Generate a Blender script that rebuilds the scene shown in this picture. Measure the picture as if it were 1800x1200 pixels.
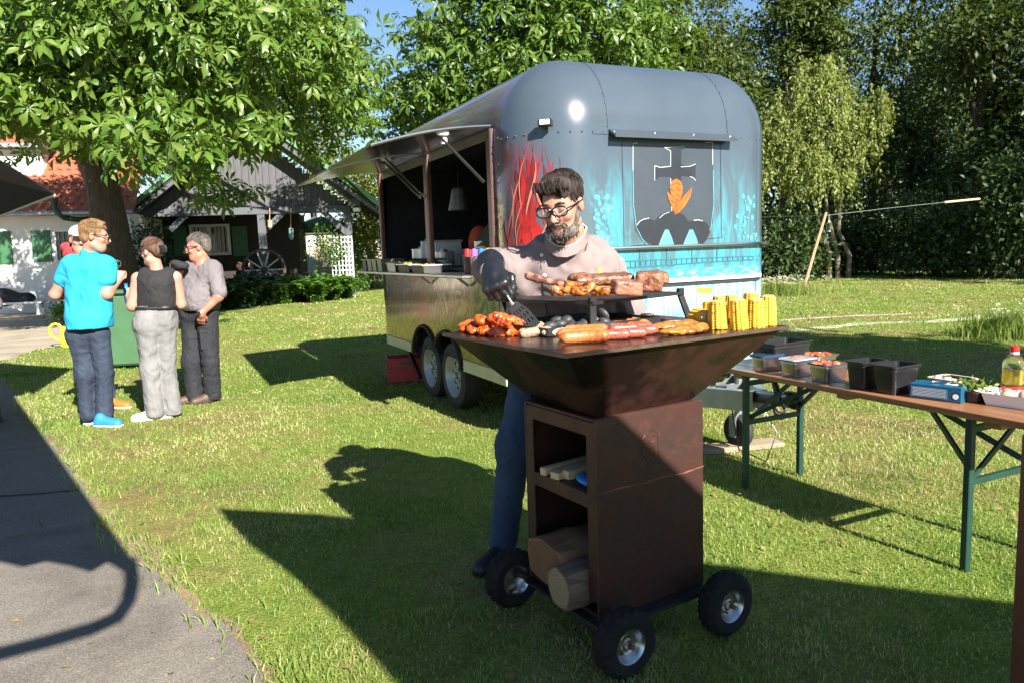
import bpy, math, random
import numpy as np
from mathutils import Vector, Matrix, noise as mnoise

for _o in list(bpy.data.objects):
    bpy.data.objects.remove(_o)
SC = bpy.context.scene
COL = SC.collection
R = math.radians

# ------------------------------------------------------------------ camera
CF, CH, ROLL = 1300.0, 1.46, R(2.0)          # focal length in 1800-px units, eye height, roll
PITCH = math.atan(160 / CF)
cam_d = bpy.data.cameras.new('camera')
cam_d.sensor_width = 36.0
cam_d.lens = CF / 1800 * 36.0
cam_d.clip_start = 0.05
cam_d.clip_end = 600
cam = bpy.data.objects.new('camera', cam_d)
COL.objects.link(cam)
cam.matrix_world = Matrix.Translation((0, 0, CH)) @ Matrix.Rotation(R(90) - PITCH, 4, 'X') @ Matrix.Rotation(-ROLL, 4, 'Z')
SC.camera = cam

# ------------------------------------------------------------------ sky and sun
SUN_AZ, SUN_EL = R(31), R(31)                # shadows fall to the left and away
world = bpy.data.worlds.new('World')
SC.world = world
world.use_nodes = True
wn = world.node_tree.nodes
wl = world.node_tree.links
wn.clear()
w_out = wn.new('ShaderNodeOutputWorld')
w_bg = wn.new('ShaderNodeBackground')
w_sky = wn.new('ShaderNodeTexSky')
w_sky.sky_type = 'NISHITA'
w_sky.sun_disc = False
w_sky.sun_elevation = SUN_EL
SUN_DIR = Vector((math.sin(SUN_AZ) * math.cos(SUN_EL), -math.cos(SUN_AZ) * math.cos(SUN_EL), math.sin(SUN_EL)))
w_sky.sun_rotation = math.atan2(SUN_DIR.x, SUN_DIR.y)
w_sky.air_density = 1.0
w_sky.dust_density = 0.1
w_sky.ozone_density = 4.0
w_bg.inputs['Strength'].default_value = 0.056
wl.new(w_sky.outputs[0], w_bg.inputs[0])
wl.new(w_bg.outputs[0], w_out.inputs[0])
sun_d = bpy.data.lights.new('sun', 'SUN')
sun_d.energy = 5.0
sun_d.angle = R(0.5)
sun_d.color = (1.0, 0.95, 0.86)
sun = bpy.data.objects.new('sun', sun_d)
COL.objects.link(sun)
sun.rotation_euler = SUN_DIR.to_track_quat('Z', 'Y').to_euler()
SC.view_settings.view_transform = 'Standard'
SC.view_settings.look = 'None'
SC.view_settings.gamma = 1
SC.view_settings.exposure = 1.7
SC.view_settings.use_curve_mapping = False
SC.cycles.max_bounces = 6
SC.cycles.diffuse_bounces = 3
SC.cycles.glossy_bounces = 3
SC.cycles.transmission_bounces = 5
SC.cycles.transparent_max_bounces = 8

# ------------------------------------------------------------------ measuring: picture point -> place
def ray(x, y):
    u = (x - 900) / CF
    v = -(y - 600) / CF
    c, s = math.cos(ROLL), math.sin(ROLL)
    u2 = u * c + v * s
    v2 = -u * s + v * c
    cp, sp = math.cos(PITCH), math.sin(PITCH)
    return Vector((u2, cp + v2 * sp, -sp + v2 * cp))
def G(x, y, z=0.0):                          # point at height z
    d = ray(x, y)
    return Vector((0, 0, CH)) + d * ((z - CH) / d.z)
def P(x, y, Y):                              # point at depth Y
    d = ray(x, y)
    return Vector((0, 0, CH)) + d * (Y / d.y)
def onplane(x, y, p0, n):
    d = ray(x, y)
    o = Vector((0, 0, CH))
    return o + d * ((Vector(p0) - o).dot(n) / d.dot(n))

# ------------------------------------------------------------------ materials
MATS = {}
def hexc(r, g, b):
    f = lambda c: (c / 255 / 12.92) if c / 255 <= 0.04045 else ((c / 255 + 0.055) / 1.055) ** 2.4
    return (f(r), f(g), f(b))
def new_mat(name):
    m = bpy.data.materials.new(name)
    m.use_nodes = True
    nt = m.node_tree
    nt.nodes.clear()
    out = nt.nodes.new('ShaderNodeOutputMaterial')
    b = nt.nodes.new('ShaderNodeBsdfPrincipled')
    nt.links.new(b.outputs[0], out.inputs[0])
    MATS[name] = m
    return m, nt, b, out
def N(nt, t, **kw):
    n = nt.nodes.new(t)
    for k, v in kw.items():
        if k.startswith('i_'):
            k = k[2:]
            k = int(k) if k.isdigit() else k.replace('_', ' ')
            n.inputs[k].default_value = v
        else:
            setattr(n, k, v)
    return n
def noise_fac(nt, scale, detail=3, rough=0.55, stretch=None, dist=0.0, coord='Object'):
    tc = N(nt, 'ShaderNodeTexCoord')
    src = tc.outputs[coord]
    if stretch:
        mp = N(nt, 'ShaderNodeMapping')
        mp.inputs['Scale'].default_value = stretch
        nt.links.new(src, mp.inputs[0])
        src = mp.outputs[0]
    n = N(nt, 'ShaderNodeTexNoise')
    n.inputs['Scale'].default_value = scale
    n.inputs['Detail'].default_value = detail
    n.inputs['Roughness'].default_value = rough
    n.inputs['Distortion'].default_value = dist
    nt.links.new(src, n.inputs['Vector'])
    return n.outputs['Fac']
def ramp(nt, fac, stops):
    r = N(nt, 'ShaderNodeValToRGB')
    els = r.color_ramp.elements
    while len(els) < len(stops):
        els.new(0.5)
    for e, (p, c) in zip(els, stops):
        e.position = p
        e.color = (*c, 1) if len(c) == 3 else c
    nt.links.new(fac, r.inputs[0])
    return r.outputs[0]
def mixc(nt, fac, a, b, mode='MIX'):
    m = N(nt, 'ShaderNodeMix', data_type='RGBA', blend_type=mode)
    for sock, v in ((0, fac), (6, a), (7, b)):
        if hasattr(v, 'is_linked') or hasattr(v, 'links'):
            nt.links.new(v, m.inputs[sock])
        elif isinstance(v, (int, float)):
            m.inputs[sock].default_value = v
        else:
            m.inputs[sock].default_value = (*v, 1)
    return m.outputs[2]
def mth(nt, op, a, b=None, c=None, clamp=False):
    m = N(nt, 'ShaderNodeMath', operation=op, use_clamp=clamp)
    for i, v in enumerate((a, b, c)):
        if v is None:
            continue
        if hasattr(v, 'links'):
            nt.links.new(v, m.inputs[i])
        else:
            m.inputs[i].default_value = v
    return m.outputs[0]
def bump(nt, b, fac, strength=0.3, dist=0.01):
    n = N(nt, 'ShaderNodeBump')
    n.inputs['Strength'].default_value = strength
    n.inputs['Distance'].default_value = dist
    nt.links.new(fac, n.inputs['Height'])
    nt.links.new(n.outputs[0], b.inputs['Normal'])
    return n
def mat(name, c1, c2=None, scale=6, rough=0.6, metal=0.0, bmp=0.0, bscale=None, bdist=0.01, stretch=None,
        detail=4, coat=0.0, sss=0.0, spec=None, lo=0.35, hi=0.65, rough2=None, trans=0.0, ior=None, alpha=None, sheen=0.0):
    m, nt, b, out = new_mat(name)
    if c2 is None:
        c2 = tuple(min(1, x * 0.78) for x in c1)
    f = noise_fac(nt, scale, detail, 0.6, stretch)
    nt.links.new(ramp(nt, f, [(lo, c1), (hi, c2)]), b.inputs['Base Color'])
    b.inputs['Roughness'].default_value = rough
    if rough2 is not None:
        mr = N(nt, 'ShaderNodeMapRange')
        mr.inputs[1].default_value = lo
        mr.inputs[2].default_value = hi
        mr.inputs[3].default_value = rough
        mr.inputs[4].default_value = rough2
        nt.links.new(f, mr.inputs[0])
        nt.links.new(mr.outputs[0], b.inputs['Roughness'])
    b.inputs['Metallic'].default_value = metal
    if coat:
        b.inputs['Coat Weight'].default_value = coat
        b.inputs['Coat Roughness'].default_value = 0.08
    if sss:
        b.inputs['Subsurface Weight'].default_value = sss
        b.inputs['Subsurface Radius'].default_value = (0.01, 0.004, 0.002)
    if spec is not None:
        b.inputs['Specular IOR Level'].default_value = spec
    if trans:
        b.inputs['Transmission Weight'].default_value = trans
    if ior:
        b.inputs['IOR'].default_value = ior
    if alpha is not None:
        b.inputs['Alpha'].default_value = alpha
    if sheen:
        b.inputs['Sheen Weight'].default_value = sheen
    if bmp:
        bump(nt, b, noise_fac(nt, bscale or scale * 4, 4, 0.6, stretch), bmp, bdist)
    return m
def leaf_mat(name, cols, rough=0.45, transl=0.35, tcol=None):
    """leaf colour differs from leaf to leaf; light also passes through the blade"""
    m, nt, b, out = new_mat(name)
    g = N(nt, 'ShaderNodeNewGeometry')
    k = len(cols)
    c = ramp(nt, g.outputs['Random Per Island'], [(i / max(1, k - 1), cc) for i, cc in enumerate(cols)])
    nt.links.new(c, b.inputs['Base Color'])
    b.inputs['Roughness'].default_value = rough
    b.inputs['Specular IOR Level'].default_value = 0.35
    t = N(nt, 'ShaderNodeBsdfTranslucent')
    tc = mixc(nt, 1.0, c, tcol or (1.0, 1.0, 0.35), 'MULTIPLY')
    tc2 = mixc(nt, 1.0, tc, (1.7, 1.7, 1.7), 'MULTIPLY')
    nt.links.new(tc2, t.inputs[0])
    mx = N(nt, 'ShaderNodeMixShader')
    mx.inputs[0].default_value = transl
    nt.links.new(b.outputs[0], mx.inputs[1])
    nt.links.new(t.outputs[0], mx.inputs[2])
    nt.links.new(mx.outputs[0], out.inputs[0])
    return m

# ------------------------------------------------------------------ objects
def thing(name, label, cat, loc=(0, 0, 0), rotz=0.0, group=None):
    o = bpy.data.objects.new(name, None)
    COL.objects.link(o)
    o.empty_display_size = 0.1
    o.location = loc
    o.rotation_euler = (0, 0, rotz)
    return tag(o, label, cat, group)
def tag(o, label=None, cat=None, group=None, kind=None):
    for k, v in (('label', label), ('category', cat), ('group', group), ('kind', kind)):
        if v:
            o[k] = v
    return o
def link(name, me, m=None, parent=None, loc=None, rot=None):
    o = bpy.data.objects.new(name, me)
    COL.objects.link(o)
    if m is not None and not me.materials:
        for q in (m if isinstance(m, (list, tuple)) else [m]):
            me.materials.append(MATS[q] if isinstance(q, str) else q)
    if parent:
        o.parent = parent
    if loc is not None:
        o.location = loc
    if rot is not None:
        o.rotation_euler = rot
    return o
def dup(o, parent=None):
    c = o.copy()
    COL.objects.link(c)
    c.parent = parent
    for ch in list(o.children):
        dup(ch, c)
    return c
def np_mesh(name, V, faces, smooth=False, n=None):
    """V (k,3); faces: (m,3) or (m,4) int array, or list of such arrays"""
    if not isinstance(faces, list):
        faces = [faces]
    me = bpy.data.meshes.new(name)
    V = np.asarray(V, np.float32)
    me.vertices.add(len(V))
    me.vertices.foreach_set('co', V.ravel())
    loops = np.concatenate([np.asarray(f).ravel() for f in faces]).astype(np.int32)
    cnt = np.concatenate([np.full(len(f), np.asarray(f).shape[1]) for f in faces])
    start = np.concatenate([[0], np.cumsum(cnt)[:-1]]).astype(np.int32)
    me.loops.add(len(loops))
    me.loops.foreach_set('vertex_index', loops)
    me.polygons.add(len(cnt))
    me.polygons.foreach_set('loop_start', start)
    if smooth:
        me.polygons.foreach_set('use_smooth', np.ones(len(cnt), bool))
    me.update(calc_edges=True)
    return me
class MB:
    def __init__(s):
        s.v = []
        s.f = []
    def add(s, vs, fs, M=None):
        o = len(s.v)
        s.v += [tuple(M @ Vector(v)) for v in vs] if M is not None else [tuple(v) for v in vs]
        s.f += [tuple(i + o for i in f) for f in fs]
        return s
    def box(s, c, size, bev=0.0, M=None, taper=1.0):
        """chamfered box about centre c; taper scales the top"""
        hx, hy, hz = size[0] / 2, size[1] / 2, size[2] / 2
        b = min(bev, hx * 0.9, hy * 0.9, hz * 0.9)
        vs, fs = [], []
        if b <= 0:
            for sz in (-1, 1):
                t = taper if sz > 0 else 1
                for sx, sy in ((-1, -1), (1, -1), (1, 1), (-1, 1)):
                    vs.append((c[0] + sx * hx * t, c[1] + sy * hy * t, c[2] + sz * hz))
            fs = [(3, 2, 1, 0), (4, 5, 6, 7), (0, 1, 5, 4), (1, 2, 6, 5), (2, 3, 7, 6), (3, 0, 4, 7)]
        else:
            lv = [(-hz, b), (-hz + b, 0), (hz - b, 0), (hz, b)]
            for z, ins in lv:
                t = 1 + (taper - 1) * (z + hz) / (2 * hz)
                ex, ey = hx * t, hy * t
                cb = b if ins == 0 else b
                pts = [(-ex + cb, -ey), (ex - cb, -ey), (ex, -ey + cb), (ex, ey - cb), (ex - cb, ey), (-ex + cb, ey), (-ex, ey - cb), (-ex, -ey + cb)]
                if ins:
                    q = 1
                    pts = [(max(-ex + b, min(ex - b, x)), max(-ey + b, min(ey - b, y))) for x, y in pts]
                    pts = [(x, y) for x, y in pts]
                for x, y in pts:
                    vs.append((c[0] + x, c[1] + y, c[2] + z))
            for k in range(3):
                for i in range(8):
                    j = (i + 1) % 8
                    fs.append((k * 8 + i, k * 8 + j, (k + 1) * 8 + j, (k + 1) * 8 + i))
            fs.append((0, 6, 4, 2))
            fs.append((24, 26, 28, 30))
        return s.add(vs, fs, M)
    def tube(s, pts, r, n=8, caps=True, flat=None):
        """tube along pts; r number or list; flat=(sx,sy) squash"""
        pts = [Vector(p) for p in pts]
        if not isinstance(r, (list, tuple)):
            r = [r] * len(pts)
        vs, fs = [], []
        up = None
        for i, p in enumerate(pts):
            t = (pts[min(i + 1, len(pts) - 1)] - pts[max(i - 1, 0)]).normalized()
            if up is None:
                a = Vector((0, 0, 1)) if abs(t.z) < 0.9 else Vector((1, 0, 0))
                up = (a - t * a.dot(t)).normalized()
            else:
                up = (up - t * up.dot(t)).normalized()
            sd = t.cross(up)
            for k in range(n):
                a = 2 * math.pi * (k + (0.5 if n == 4 else 0)) / n
                fx, fy = (flat or (1, 1))
                vs.append(p + (sd * math.cos(a) * fx + up * math.sin(a) * fy) * r[i])
        for i in range(len(pts) - 1):
            for k in range(n):
                j = (k + 1) % n
                fs.append((i * n + k, i * n + j, (i + 1) * n + j, (i + 1) * n + k))
        if caps:
            fs.append(tuple(range(n - 1, -1, -1)))
            fs.append(tuple((len(pts) - 1) * n + k for k in range(n)))
        return s.add(vs, fs)
    def bar(s, a, b, w, h, up=(0, 0, 1)):
        """rectangular bar from a to b, w wide, h high along up"""
        a, b = Vector(a), Vector(b)
        t = (b - a).normalized()
        u = Vector(up)
        u = u - t * u.dot(t)
        if u.length < 1e-4:
            u = Vector((1, 0, 0)) - t * t.x
        u.normalize()
        sd = t.cross(u)
        vs = []
        for p in (a, b):
            for x, y in ((-1, -1), (1, -1), (1, 1), (-1, 1)):
                vs.append(p + sd * (x * w / 2) + u * (y * h / 2))
        return s.add(vs, [(3, 2, 1, 0), (4, 5, 6, 7), (0, 1, 5, 4), (1, 2, 6, 5), (2, 3, 7, 6), (3, 0, 4, 7)])
    def lathe(s, prof, n=20, M=None, cap=True):
        """prof: list of (r, z)"""
        vs, fs = [], []
        for r, z in prof:
            for k in range(n):
                a = 2 * math.pi * k / n
                vs.append((r * math.cos(a), r * math.sin(a), z))
        for i in range(len(prof) - 1):
            for k in range(n):
                j = (k + 1) % n
                fs.append((i * n + k, i * n + j, (i + 1) * n + j, (i + 1) * n + k))
        if cap:
            if prof[0][0] > 1e-5:
                fs.append(tuple(range(n - 1, -1, -1)))
            if prof[-1][0] > 1e-5:
                fs.append(tuple((len(prof) - 1) * n + k for k in range(n)))
        return s.add(vs, fs, M)
    def prism(s, poly, depth, M=None):
        """polygon in xz extruded along +y by depth"""
        n = len(poly)
        vs = [(x, 0, z) for x, z in poly] + [(x, depth, z) for x, z in poly]
        fs = [tuple(range(n)), tuple(range(2 * n - 1, n - 1, -1))]
        for i in range(n):
            j = (i + 1) % n
            fs.append((j, i, n + i, n + j))
        return s.add(vs, fs, M)
    def sphere(s, c, r, n=10, m=6, M=None):
        if not isinstance(r, (tuple, list)):
            r = (r, r, r)
        vs, fs = [(c[0], c[1], c[2] - r[2])], []
        for i in range(1, m):
            ph = -math.pi / 2 + math.pi * i / m
            for k in range(n):
                a = 2 * math.pi * k / n
                vs.append((c[0] + r[0] * math.cos(ph) * math.cos(a), c[1] + r[1] * math.cos(ph) * math.sin(a), c[2] + r[2] * math.sin(ph)))
        vs.append((c[0], c[1], c[2] + r[2]))
        for k in range(n):
            fs.append((0, 1 + (k + 1) % n, 1 + k))
            fs.append((len(vs) - 1, 1 + (m - 2) * n + k, 1 + (m - 2) * n + (k + 1) % n))
        for i in range(m - 2):
            for k in range(n):
                j = (k + 1) % n
                fs.append((1 + i * n + k, 1 + i * n + j, 1 + (i + 1) * n + j, 1 + (i + 1) * n + k))
        return s.add(vs, fs, M)
    def mesh(s, name, smooth=False, angle=None):
        me = bpy.data.meshes.new(name)
        me.from_pydata([tuple(v) for v in s.v], [], s.f)
        if smooth:
            me.polygons.foreach_set('use_smooth', np.ones(len(me.polygons), bool))
            if angle:
                me.set_sharp_from_angle(angle=R(angle))
        me.update()
        return me
    def build(s, name, m=None, parent=None, smooth=False, loc=None, rot=None, angle=40):
        return link(name, s.mesh(name, smooth, angle), m, parent, loc, rot)
def TR(loc=(0, 0, 0), rz=0.0, rx=0.0, ry=0.0, sc=(1, 1, 1)):
    return Matrix.Translation(loc) @ Matrix.Rotation(rz, 4, 'Z') @ Matrix.Rotation(ry, 4, 'Y') @ Matrix.Rotation(rx, 4, 'X') @ Matrix.Diagonal((*sc, 1))

# ------------------------------------------------------------------ soft bodies from distance fields
def rc(a, b, r1, r2=None):
    a = np.array(a, float)
    b = np.array(b, float)
    r2 = r1 if r2 is None else r2
    ba = b - a
    L = max(1e-9, float(ba @ ba))
    def f(p):
        q = p - a
        t = np.clip(q @ ba / L, 0, 1)
        return np.linalg.norm(q - t[:, None] * ba, axis=1) - (r1 + (r2 - r1) * t)
    f.bb = (np.minimum(a - r1, b - r2), np.maximum(a + r1, b + r2))
    return f
def ell(c, r, M=None):
    c = np.array(c, float)
    r = np.array(r, float)
    Mi = None if M is None else np.array(M.to_3x3().inverted())
    def f(p):
        q = p - c
        if Mi is not None:
            q = q @ Mi.T
        k0 = np.linalg.norm(q / r, axis=1)
        k1 = np.linalg.norm(q / (r * r), axis=1)
        return k0 * (k0 - 1.0) / np.maximum(k1, 1e-6)
    m = r if M is None else np.full(3, r.max())
    f.bb = (c - m, c + m)
    return f
def rbox(c, half, r, M=None):
    """box with rounded edges"""
    c = np.array(c, float)
    hf = np.array(half, float) - r
    Mi = None if M is None else np.array(M.to_3x3().inverted())
    def f(p):
        q = p - c
        if Mi is not None:
            q = q @ Mi.T
        d = np.abs(q) - hf
        return np.linalg.norm(np.maximum(d, 0), axis=1) + np.minimum(d.max(1), 0) - r
    e = np.full(3, float(np.linalg.norm(half)))
    f.bb = (c - e, c + e)
    return f
def U(k, *fs):
    """smooth union"""
    def f(p):
        d = fs[0](p)
        for g in fs[1:]:
            e = g(p)
            h = np.maximum(k - np.abs(d - e), 0) / k
            d = np.minimum(d, e) - h * h * k * 0.25
        return d
    f.bb = (np.min([g.bb[0] for g in fs], 0), np.max([g.bb[1] for g in fs], 0))
    return f
def SUB(k, a, b):
    def f(p):
        d = a(p)
        e = -b(p)
        h = np.maximum(k - np.abs(d - e), 0) / k
        return np.maximum(d, e) + h * h * k * 0.25
    f.bb = a.bb
    return f
def CUT(a, n, o):
    """keep the half where (p-o).n < 0"""
    n = np.array(n, float)
    n = n / np.linalg.norm(n)
    o = np.array(o, float)
    def f(p):
        return np.maximum(a(p), (p - o) @ n)
    f.bb = a.bb
    return f
def ruffle(p, seed, scale, amp, st=(1, 1, 1)):
    """cheap smooth pseudo-noise from sines, for folds and lumps"""
    rs = np.random.RandomState(seed)
    s = np.zeros(len(p))
    w = 0
    for o in range(6):
        k = rs.normal(size=3) * np.array(st)
        k = k / np.linalg.norm(k / np.array(st)) * scale * (0.7 + 0.35 * o)
        a = 1.0 / (1 + 0.5 * o)
        s += a * np.sin(p @ k + rs.rand() * 6.28 + 0.8 * np.sin(p @ (rs.normal(size=3) * scale * 0.5)))
        w += a
    return s / w * amp
def WR(a, seed, scale, amp, st=(1, 1, 1)):
    def f(p):
        return a(p) + ruffle(p, seed, scale, amp, st)
    f.bb = (a.bb[0] - abs(amp), a.bb[1] + abs(amp))
    return f
def FOLD(a, seed, scale, amp, st=(1, 1, 1)):
    """cloth: rounded ridges with creases between them"""
    def f(p):
        r = ruffle(p, seed, scale, 1.0, st)
        return a(p) - amp * (0.55 - np.abs(r) * 1.9)
    f.bb = (a.bb[0] - amp, a.bb[1] + amp)
    return f
def sdf_mesh(name, f, h=0.01, smooth=True):
    lo = np.array(f.bb[0]) - 2.5 * h
    hi = np.array(f.bb[1]) + 2.5 * h
    n = (np.ceil((hi - lo) / (4 * h)).astype(int)) * 4 + 1
    cn = (n - 1) // 4 + 1
    ax = [lo[i] + np.arange(cn[i]) * 4 * h for i in range(3)]
    cg = np.stack(np.meshgrid(*ax, indexing='ij'), -1).reshape(-1, 3)
    cv = f(cg).reshape(cn)
    act = np.abs(cv) < 4 * h * 1.9
    blk = np.zeros(cn - 1, bool)
    for dx in (0, 1):
        for dy in (0, 1):
            for dz in (0, 1):
                blk |= act[dx:cn[0] - 1 + dx, dy:cn[1] - 1 + dy, dz:cn[2] - 1 + dz]
    V = np.repeat(np.repeat(np.repeat(cv, 4, 0), 4, 1), 4, 2)[:n[0], :n[1], :n[2]].copy()
    fm = np.zeros(n, bool)
    fb = np.repeat(np.repeat(np.repeat(blk, 4, 0), 4, 1), 4, 2)
    for dx in (0, 1):
        for dy in (0, 1):
            for dz in (0, 1):
                fm[dx:n[0] - 1 + dx, dy:n[1] - 1 + dy, dz:n[2] - 1 + dz] |= fb
    idx = np.argwhere(fm)
    V[fm] = f(lo + idx * h)
    s = V < 0
    nc = n - 1
    acc = np.zeros((*nc, 3), np.float32)
    cnt = np.zeros(nc, np.float32)
    for axis in range(3):
        o1, o2 = [(1, 2), (0, 2), (0, 1)][axis]
        for b1 in (0, 1):
            for b2 in (0, 1):
                st = [0, 0, 0]
                st[o1] = b1
                st[o2] = b2
                sl0 = tuple(slice(st[i], st[i] + nc[i]) for i in range(3))
                st[axis] = 1
                sl1 = tuple(slice(st[i], st[i] + nc[i]) for i in range(3))
                v0, v1 = V[sl0], V[sl1]
                m = s[sl0] != s[sl1]
                t = np.zeros_like(v0)
                t[m] = v0[m] / (v0[m] - v1[m])
                acc[..., axis] += np.where(m, t, 0)
                acc[..., o1] += np.where(m, b1, 0)
                acc[..., o2] += np.where(m, b2, 0)
                cnt += m
    on = cnt > 0
    ids = np.full(nc, -1, np.int64)
    ids[on] = np.arange(on.sum())
    cell = np.argwhere(on)
    verts = lo + (cell + acc[on] / cnt[on][:, None]) * h
    quads = []
    for axis in range(3):
        o1, o2 = [(1, 2), (2, 0), (0, 1)][axis]
        sl0 = [slice(0, n[i]) for i in range(3)]
        sl1 = [slice(0, n[i]) for i in range(3)]
        sl0[axis] = slice(0, n[axis] - 1)
        sl1[axis] = slice(1, n[axis])
        a, b = s[tuple(sl0)], s[tuple(sl1)]
        e = np.argwhere(a != b)
        e = e[(e[:, o1] > 0) & (e[:, o2] > 0) & (e[:, o1] < nc[o1]) & (e[:, o2] < nc[o2])]
        d1 = np.zeros(3, int)
        d1[o1] = 1
        d2 = np.zeros(3, int)
        d2[o2] = 1
        g = lambda q: ids[q[:, 0], q[:, 1], q[:, 2]]
        q = np.stack([g(e - d1 - d2), g(e - d2), g(e), g(e - d1)], 1)
        flip = ~a[e[:, 0], e[:, 1], e[:, 2]]
        q[flip] = q[flip][:, ::-1]
        quads.append(q)
    quads = np.concatenate(quads)
    quads = quads[(quads >= 0).all(1)]
    return np_mesh(name, verts, quads, smooth)
def sdf(name, f, m, parent=None, h=0.01, loc=None):
    return link(name, sdf_mesh(name, f, h), m, parent, loc)
# ================================================================== materials of the setting
def lawn_material():
    m, nt, b, out = new_mat('lawn')
    f1 = noise_fac(nt, 0.55, 5, 0.65)
    f2 = noise_fac(nt, 9.0, 5, 0.7)
    f3 = noise_fac(nt, 60.0, 3, 0.7)
    c1 = ramp(nt, f1, [(0.35, (0.15, 0.22, 0.04)), (0.48, (0.215, 0.26, 0.065)), (0.58, (0.27, 0.22, 0.10)), (0.68, (0.23, 0.155, 0.085))])
    c2 = ramp(nt, f2, [(0.3, (0.62, 0.68, 0.5)), (0.7, (1.2, 1.15, 1.0))])
    c3 = ramp(nt, f3, [(0.3, (0.55, 0.55, 0.5)), (0.7, (1.25, 1.25, 1.2))])
    nt.links.new(mixc(nt, 1.0, mixc(nt, 1.0, c1, c2, 'MULTIPLY'), c3, 'MULTIPLY'), b.inputs['Base Color'])
    b.inputs['Roughness'].default_value = 0.9
    b.inputs['Specular IOR Level'].default_value = 0.15
    bump(nt, b, f3, 0.9, 0.03)
def path_material(name, ca, cb):
    m, nt, b, out = new_mat(name)
    f1 = noise_fac(nt, 1.3, 5, 0.6)
    f2 = noise_fac(nt, 140.0, 2, 0.7)
    tc = N(nt, 'ShaderNodeTexCoord')
    vo = N(nt, 'ShaderNodeTexVoronoi')
    vo.inputs['Scale'].default_value = 95
    nt.links.new(tc.outputs['Object'], vo.inputs['Vector'])
    st_ = noise_fac(nt, 0.7, 6, 0.7, None, 0.8)
    c1 = mixc(nt, 1.0, ramp(nt, f1, [(0.3, ca), (0.7, cb)]), ramp(nt, st_, [(0.32, (0.62, 0.6, 0.58)), (0.5, (1, 1, 1)), (0.7, (1.12, 1.1, 1.05))]), 'MULTIPLY')
    c2 = ramp(nt, f2, [(0.3, (0.55, 0.55, 0.55)), (0.5, (1, 1, 1)), (0.72, (1.55, 1.5, 1.42))])
    c3 = mixc(nt, 0.35, mixc(nt, 1.0, c1, c2, 'MULTIPLY'), vo.outputs['Distance'], 'SOFT_LIGHT')
    nt.links.new(c3, b.inputs['Base Color'])
    b.inputs['Roughness'].default_value = 0.85
    bump(nt, b, f2, 0.7, 0.006)
lawn_material()
path_material('asphalt', (0.145, 0.13, 0.112), (0.20, 0.175, 0.148))
path_material('gravel', (0.27, 0.22, 0.16), (0.36, 0.31, 0.23))
path_material('pale_gravel', (0.40, 0.36, 0.27), (0.5, 0.46, 0.36))
path_material('soil', (0.16, 0.11, 0.065), (0.26, 0.19, 0.11))
mat('white_render', (0.72, 0.71, 0.68), (0.62, 0.61, 0.58), 1.2, 0.9, bmp=0.3, bscale=40)
mat('roof_tile', (0.34, 0.095, 0.045), (0.24, 0.075, 0.04), 1.6, 0.8, bmp=0.2, bscale=20, lo=0.3, hi=0.7)
mat('shutter_green', (0.03, 0.12, 0.045), (0.025, 0.10, 0.04), 3, 0.5)
mat('white_frame', (0.75, 0.75, 0.72), (0.65, 0.65, 0.62), 3, 0.5)
mat('dark_pane', (0.015, 0.018, 0.02), (0.02, 0.022, 0.026), 3, 0.08)
mat('curtain', (0.45, 0.43, 0.38), (0.35, 0.33, 0.3), 3, 0.9)
mat('green_copper', (0.02, 0.06, 0.045), (0.03, 0.08, 0.06), 4, 0.45, metal=0.3)
mat('gutter_zinc', (0.32, 0.33, 0.34), (0.25, 0.26, 0.27), 4, 0.45, metal=0.7)
mat('dark_timber', (0.028, 0.02, 0.015), (0.018, 0.013, 0.010), 3, 0.75, stretch=(1, 1, 9), bmp=0.3)
mat('grey_board', (0.10, 0.097, 0.104), (0.07, 0.068, 0.074), 3, 0.8, stretch=(8, 8, 0.8), bmp=0.3, bscale=14)
mat('grey_beam', (0.085, 0.09, 0.10), (0.065, 0.07, 0.08), 3, 0.75, bmp=0.2)
mat('green_metal', (0.09, 0.22, 0.10), (0.12, 0.26, 0.13), 2, 0.4, metal=0.2)
mat('bark', (0.055, 0.038, 0.027), (0.11, 0.085, 0.06), 3, 0.95, stretch=(6, 6, 1), bmp=1.0, bscale=10, bdist=0.05)
mat('pale_bark', (0.20, 0.17, 0.12), (0.13, 0.105, 0.075), 4, 0.9, stretch=(5, 5, 1), bmp=0.6, bdist=0.02)
leaf_mat('chestnut_leaf', [(0.045, 0.10, 0.013), (0.09, 0.16, 0.022), (0.125, 0.195, 0.03), (0.065, 0.13, 0.018), (0.165, 0.215, 0.05)], rough=0.38, transl=0.30)
leaf_mat('chestnut_leaf_light', [(0.05, 0.105, 0.014), (0.085, 0.15, 0.022), (0.12, 0.18, 0.032), (0.065, 0.125, 0.018)], rough=0.4, transl=0.32)
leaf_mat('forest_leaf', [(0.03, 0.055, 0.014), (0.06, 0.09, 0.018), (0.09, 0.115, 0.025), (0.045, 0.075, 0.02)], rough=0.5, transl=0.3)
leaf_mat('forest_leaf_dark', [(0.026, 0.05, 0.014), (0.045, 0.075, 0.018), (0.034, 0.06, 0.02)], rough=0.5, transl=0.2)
leaf_mat('yellow_leaf', [(0.13, 0.16, 0.025), (0.19, 0.20, 0.035), (0.10, 0.14, 0.025)], rough=0.5, transl=0.35)
leaf_mat('willow_leaf', [(0.16, 0.21, 0.05), (0.22, 0.25, 0.075), (0.14, 0.18, 0.04), (0.25, 0.265, 0.095)], rough=0.5, transl=0.35)
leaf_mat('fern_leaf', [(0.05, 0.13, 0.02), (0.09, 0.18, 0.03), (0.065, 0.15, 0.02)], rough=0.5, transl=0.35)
leaf_mat('shade_leaf', [(0.02, 0.05, 0.018), (0.03, 0.07, 0.025), (0.015, 0.04, 0.015)], rough=0.5, transl=0.2)
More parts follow.
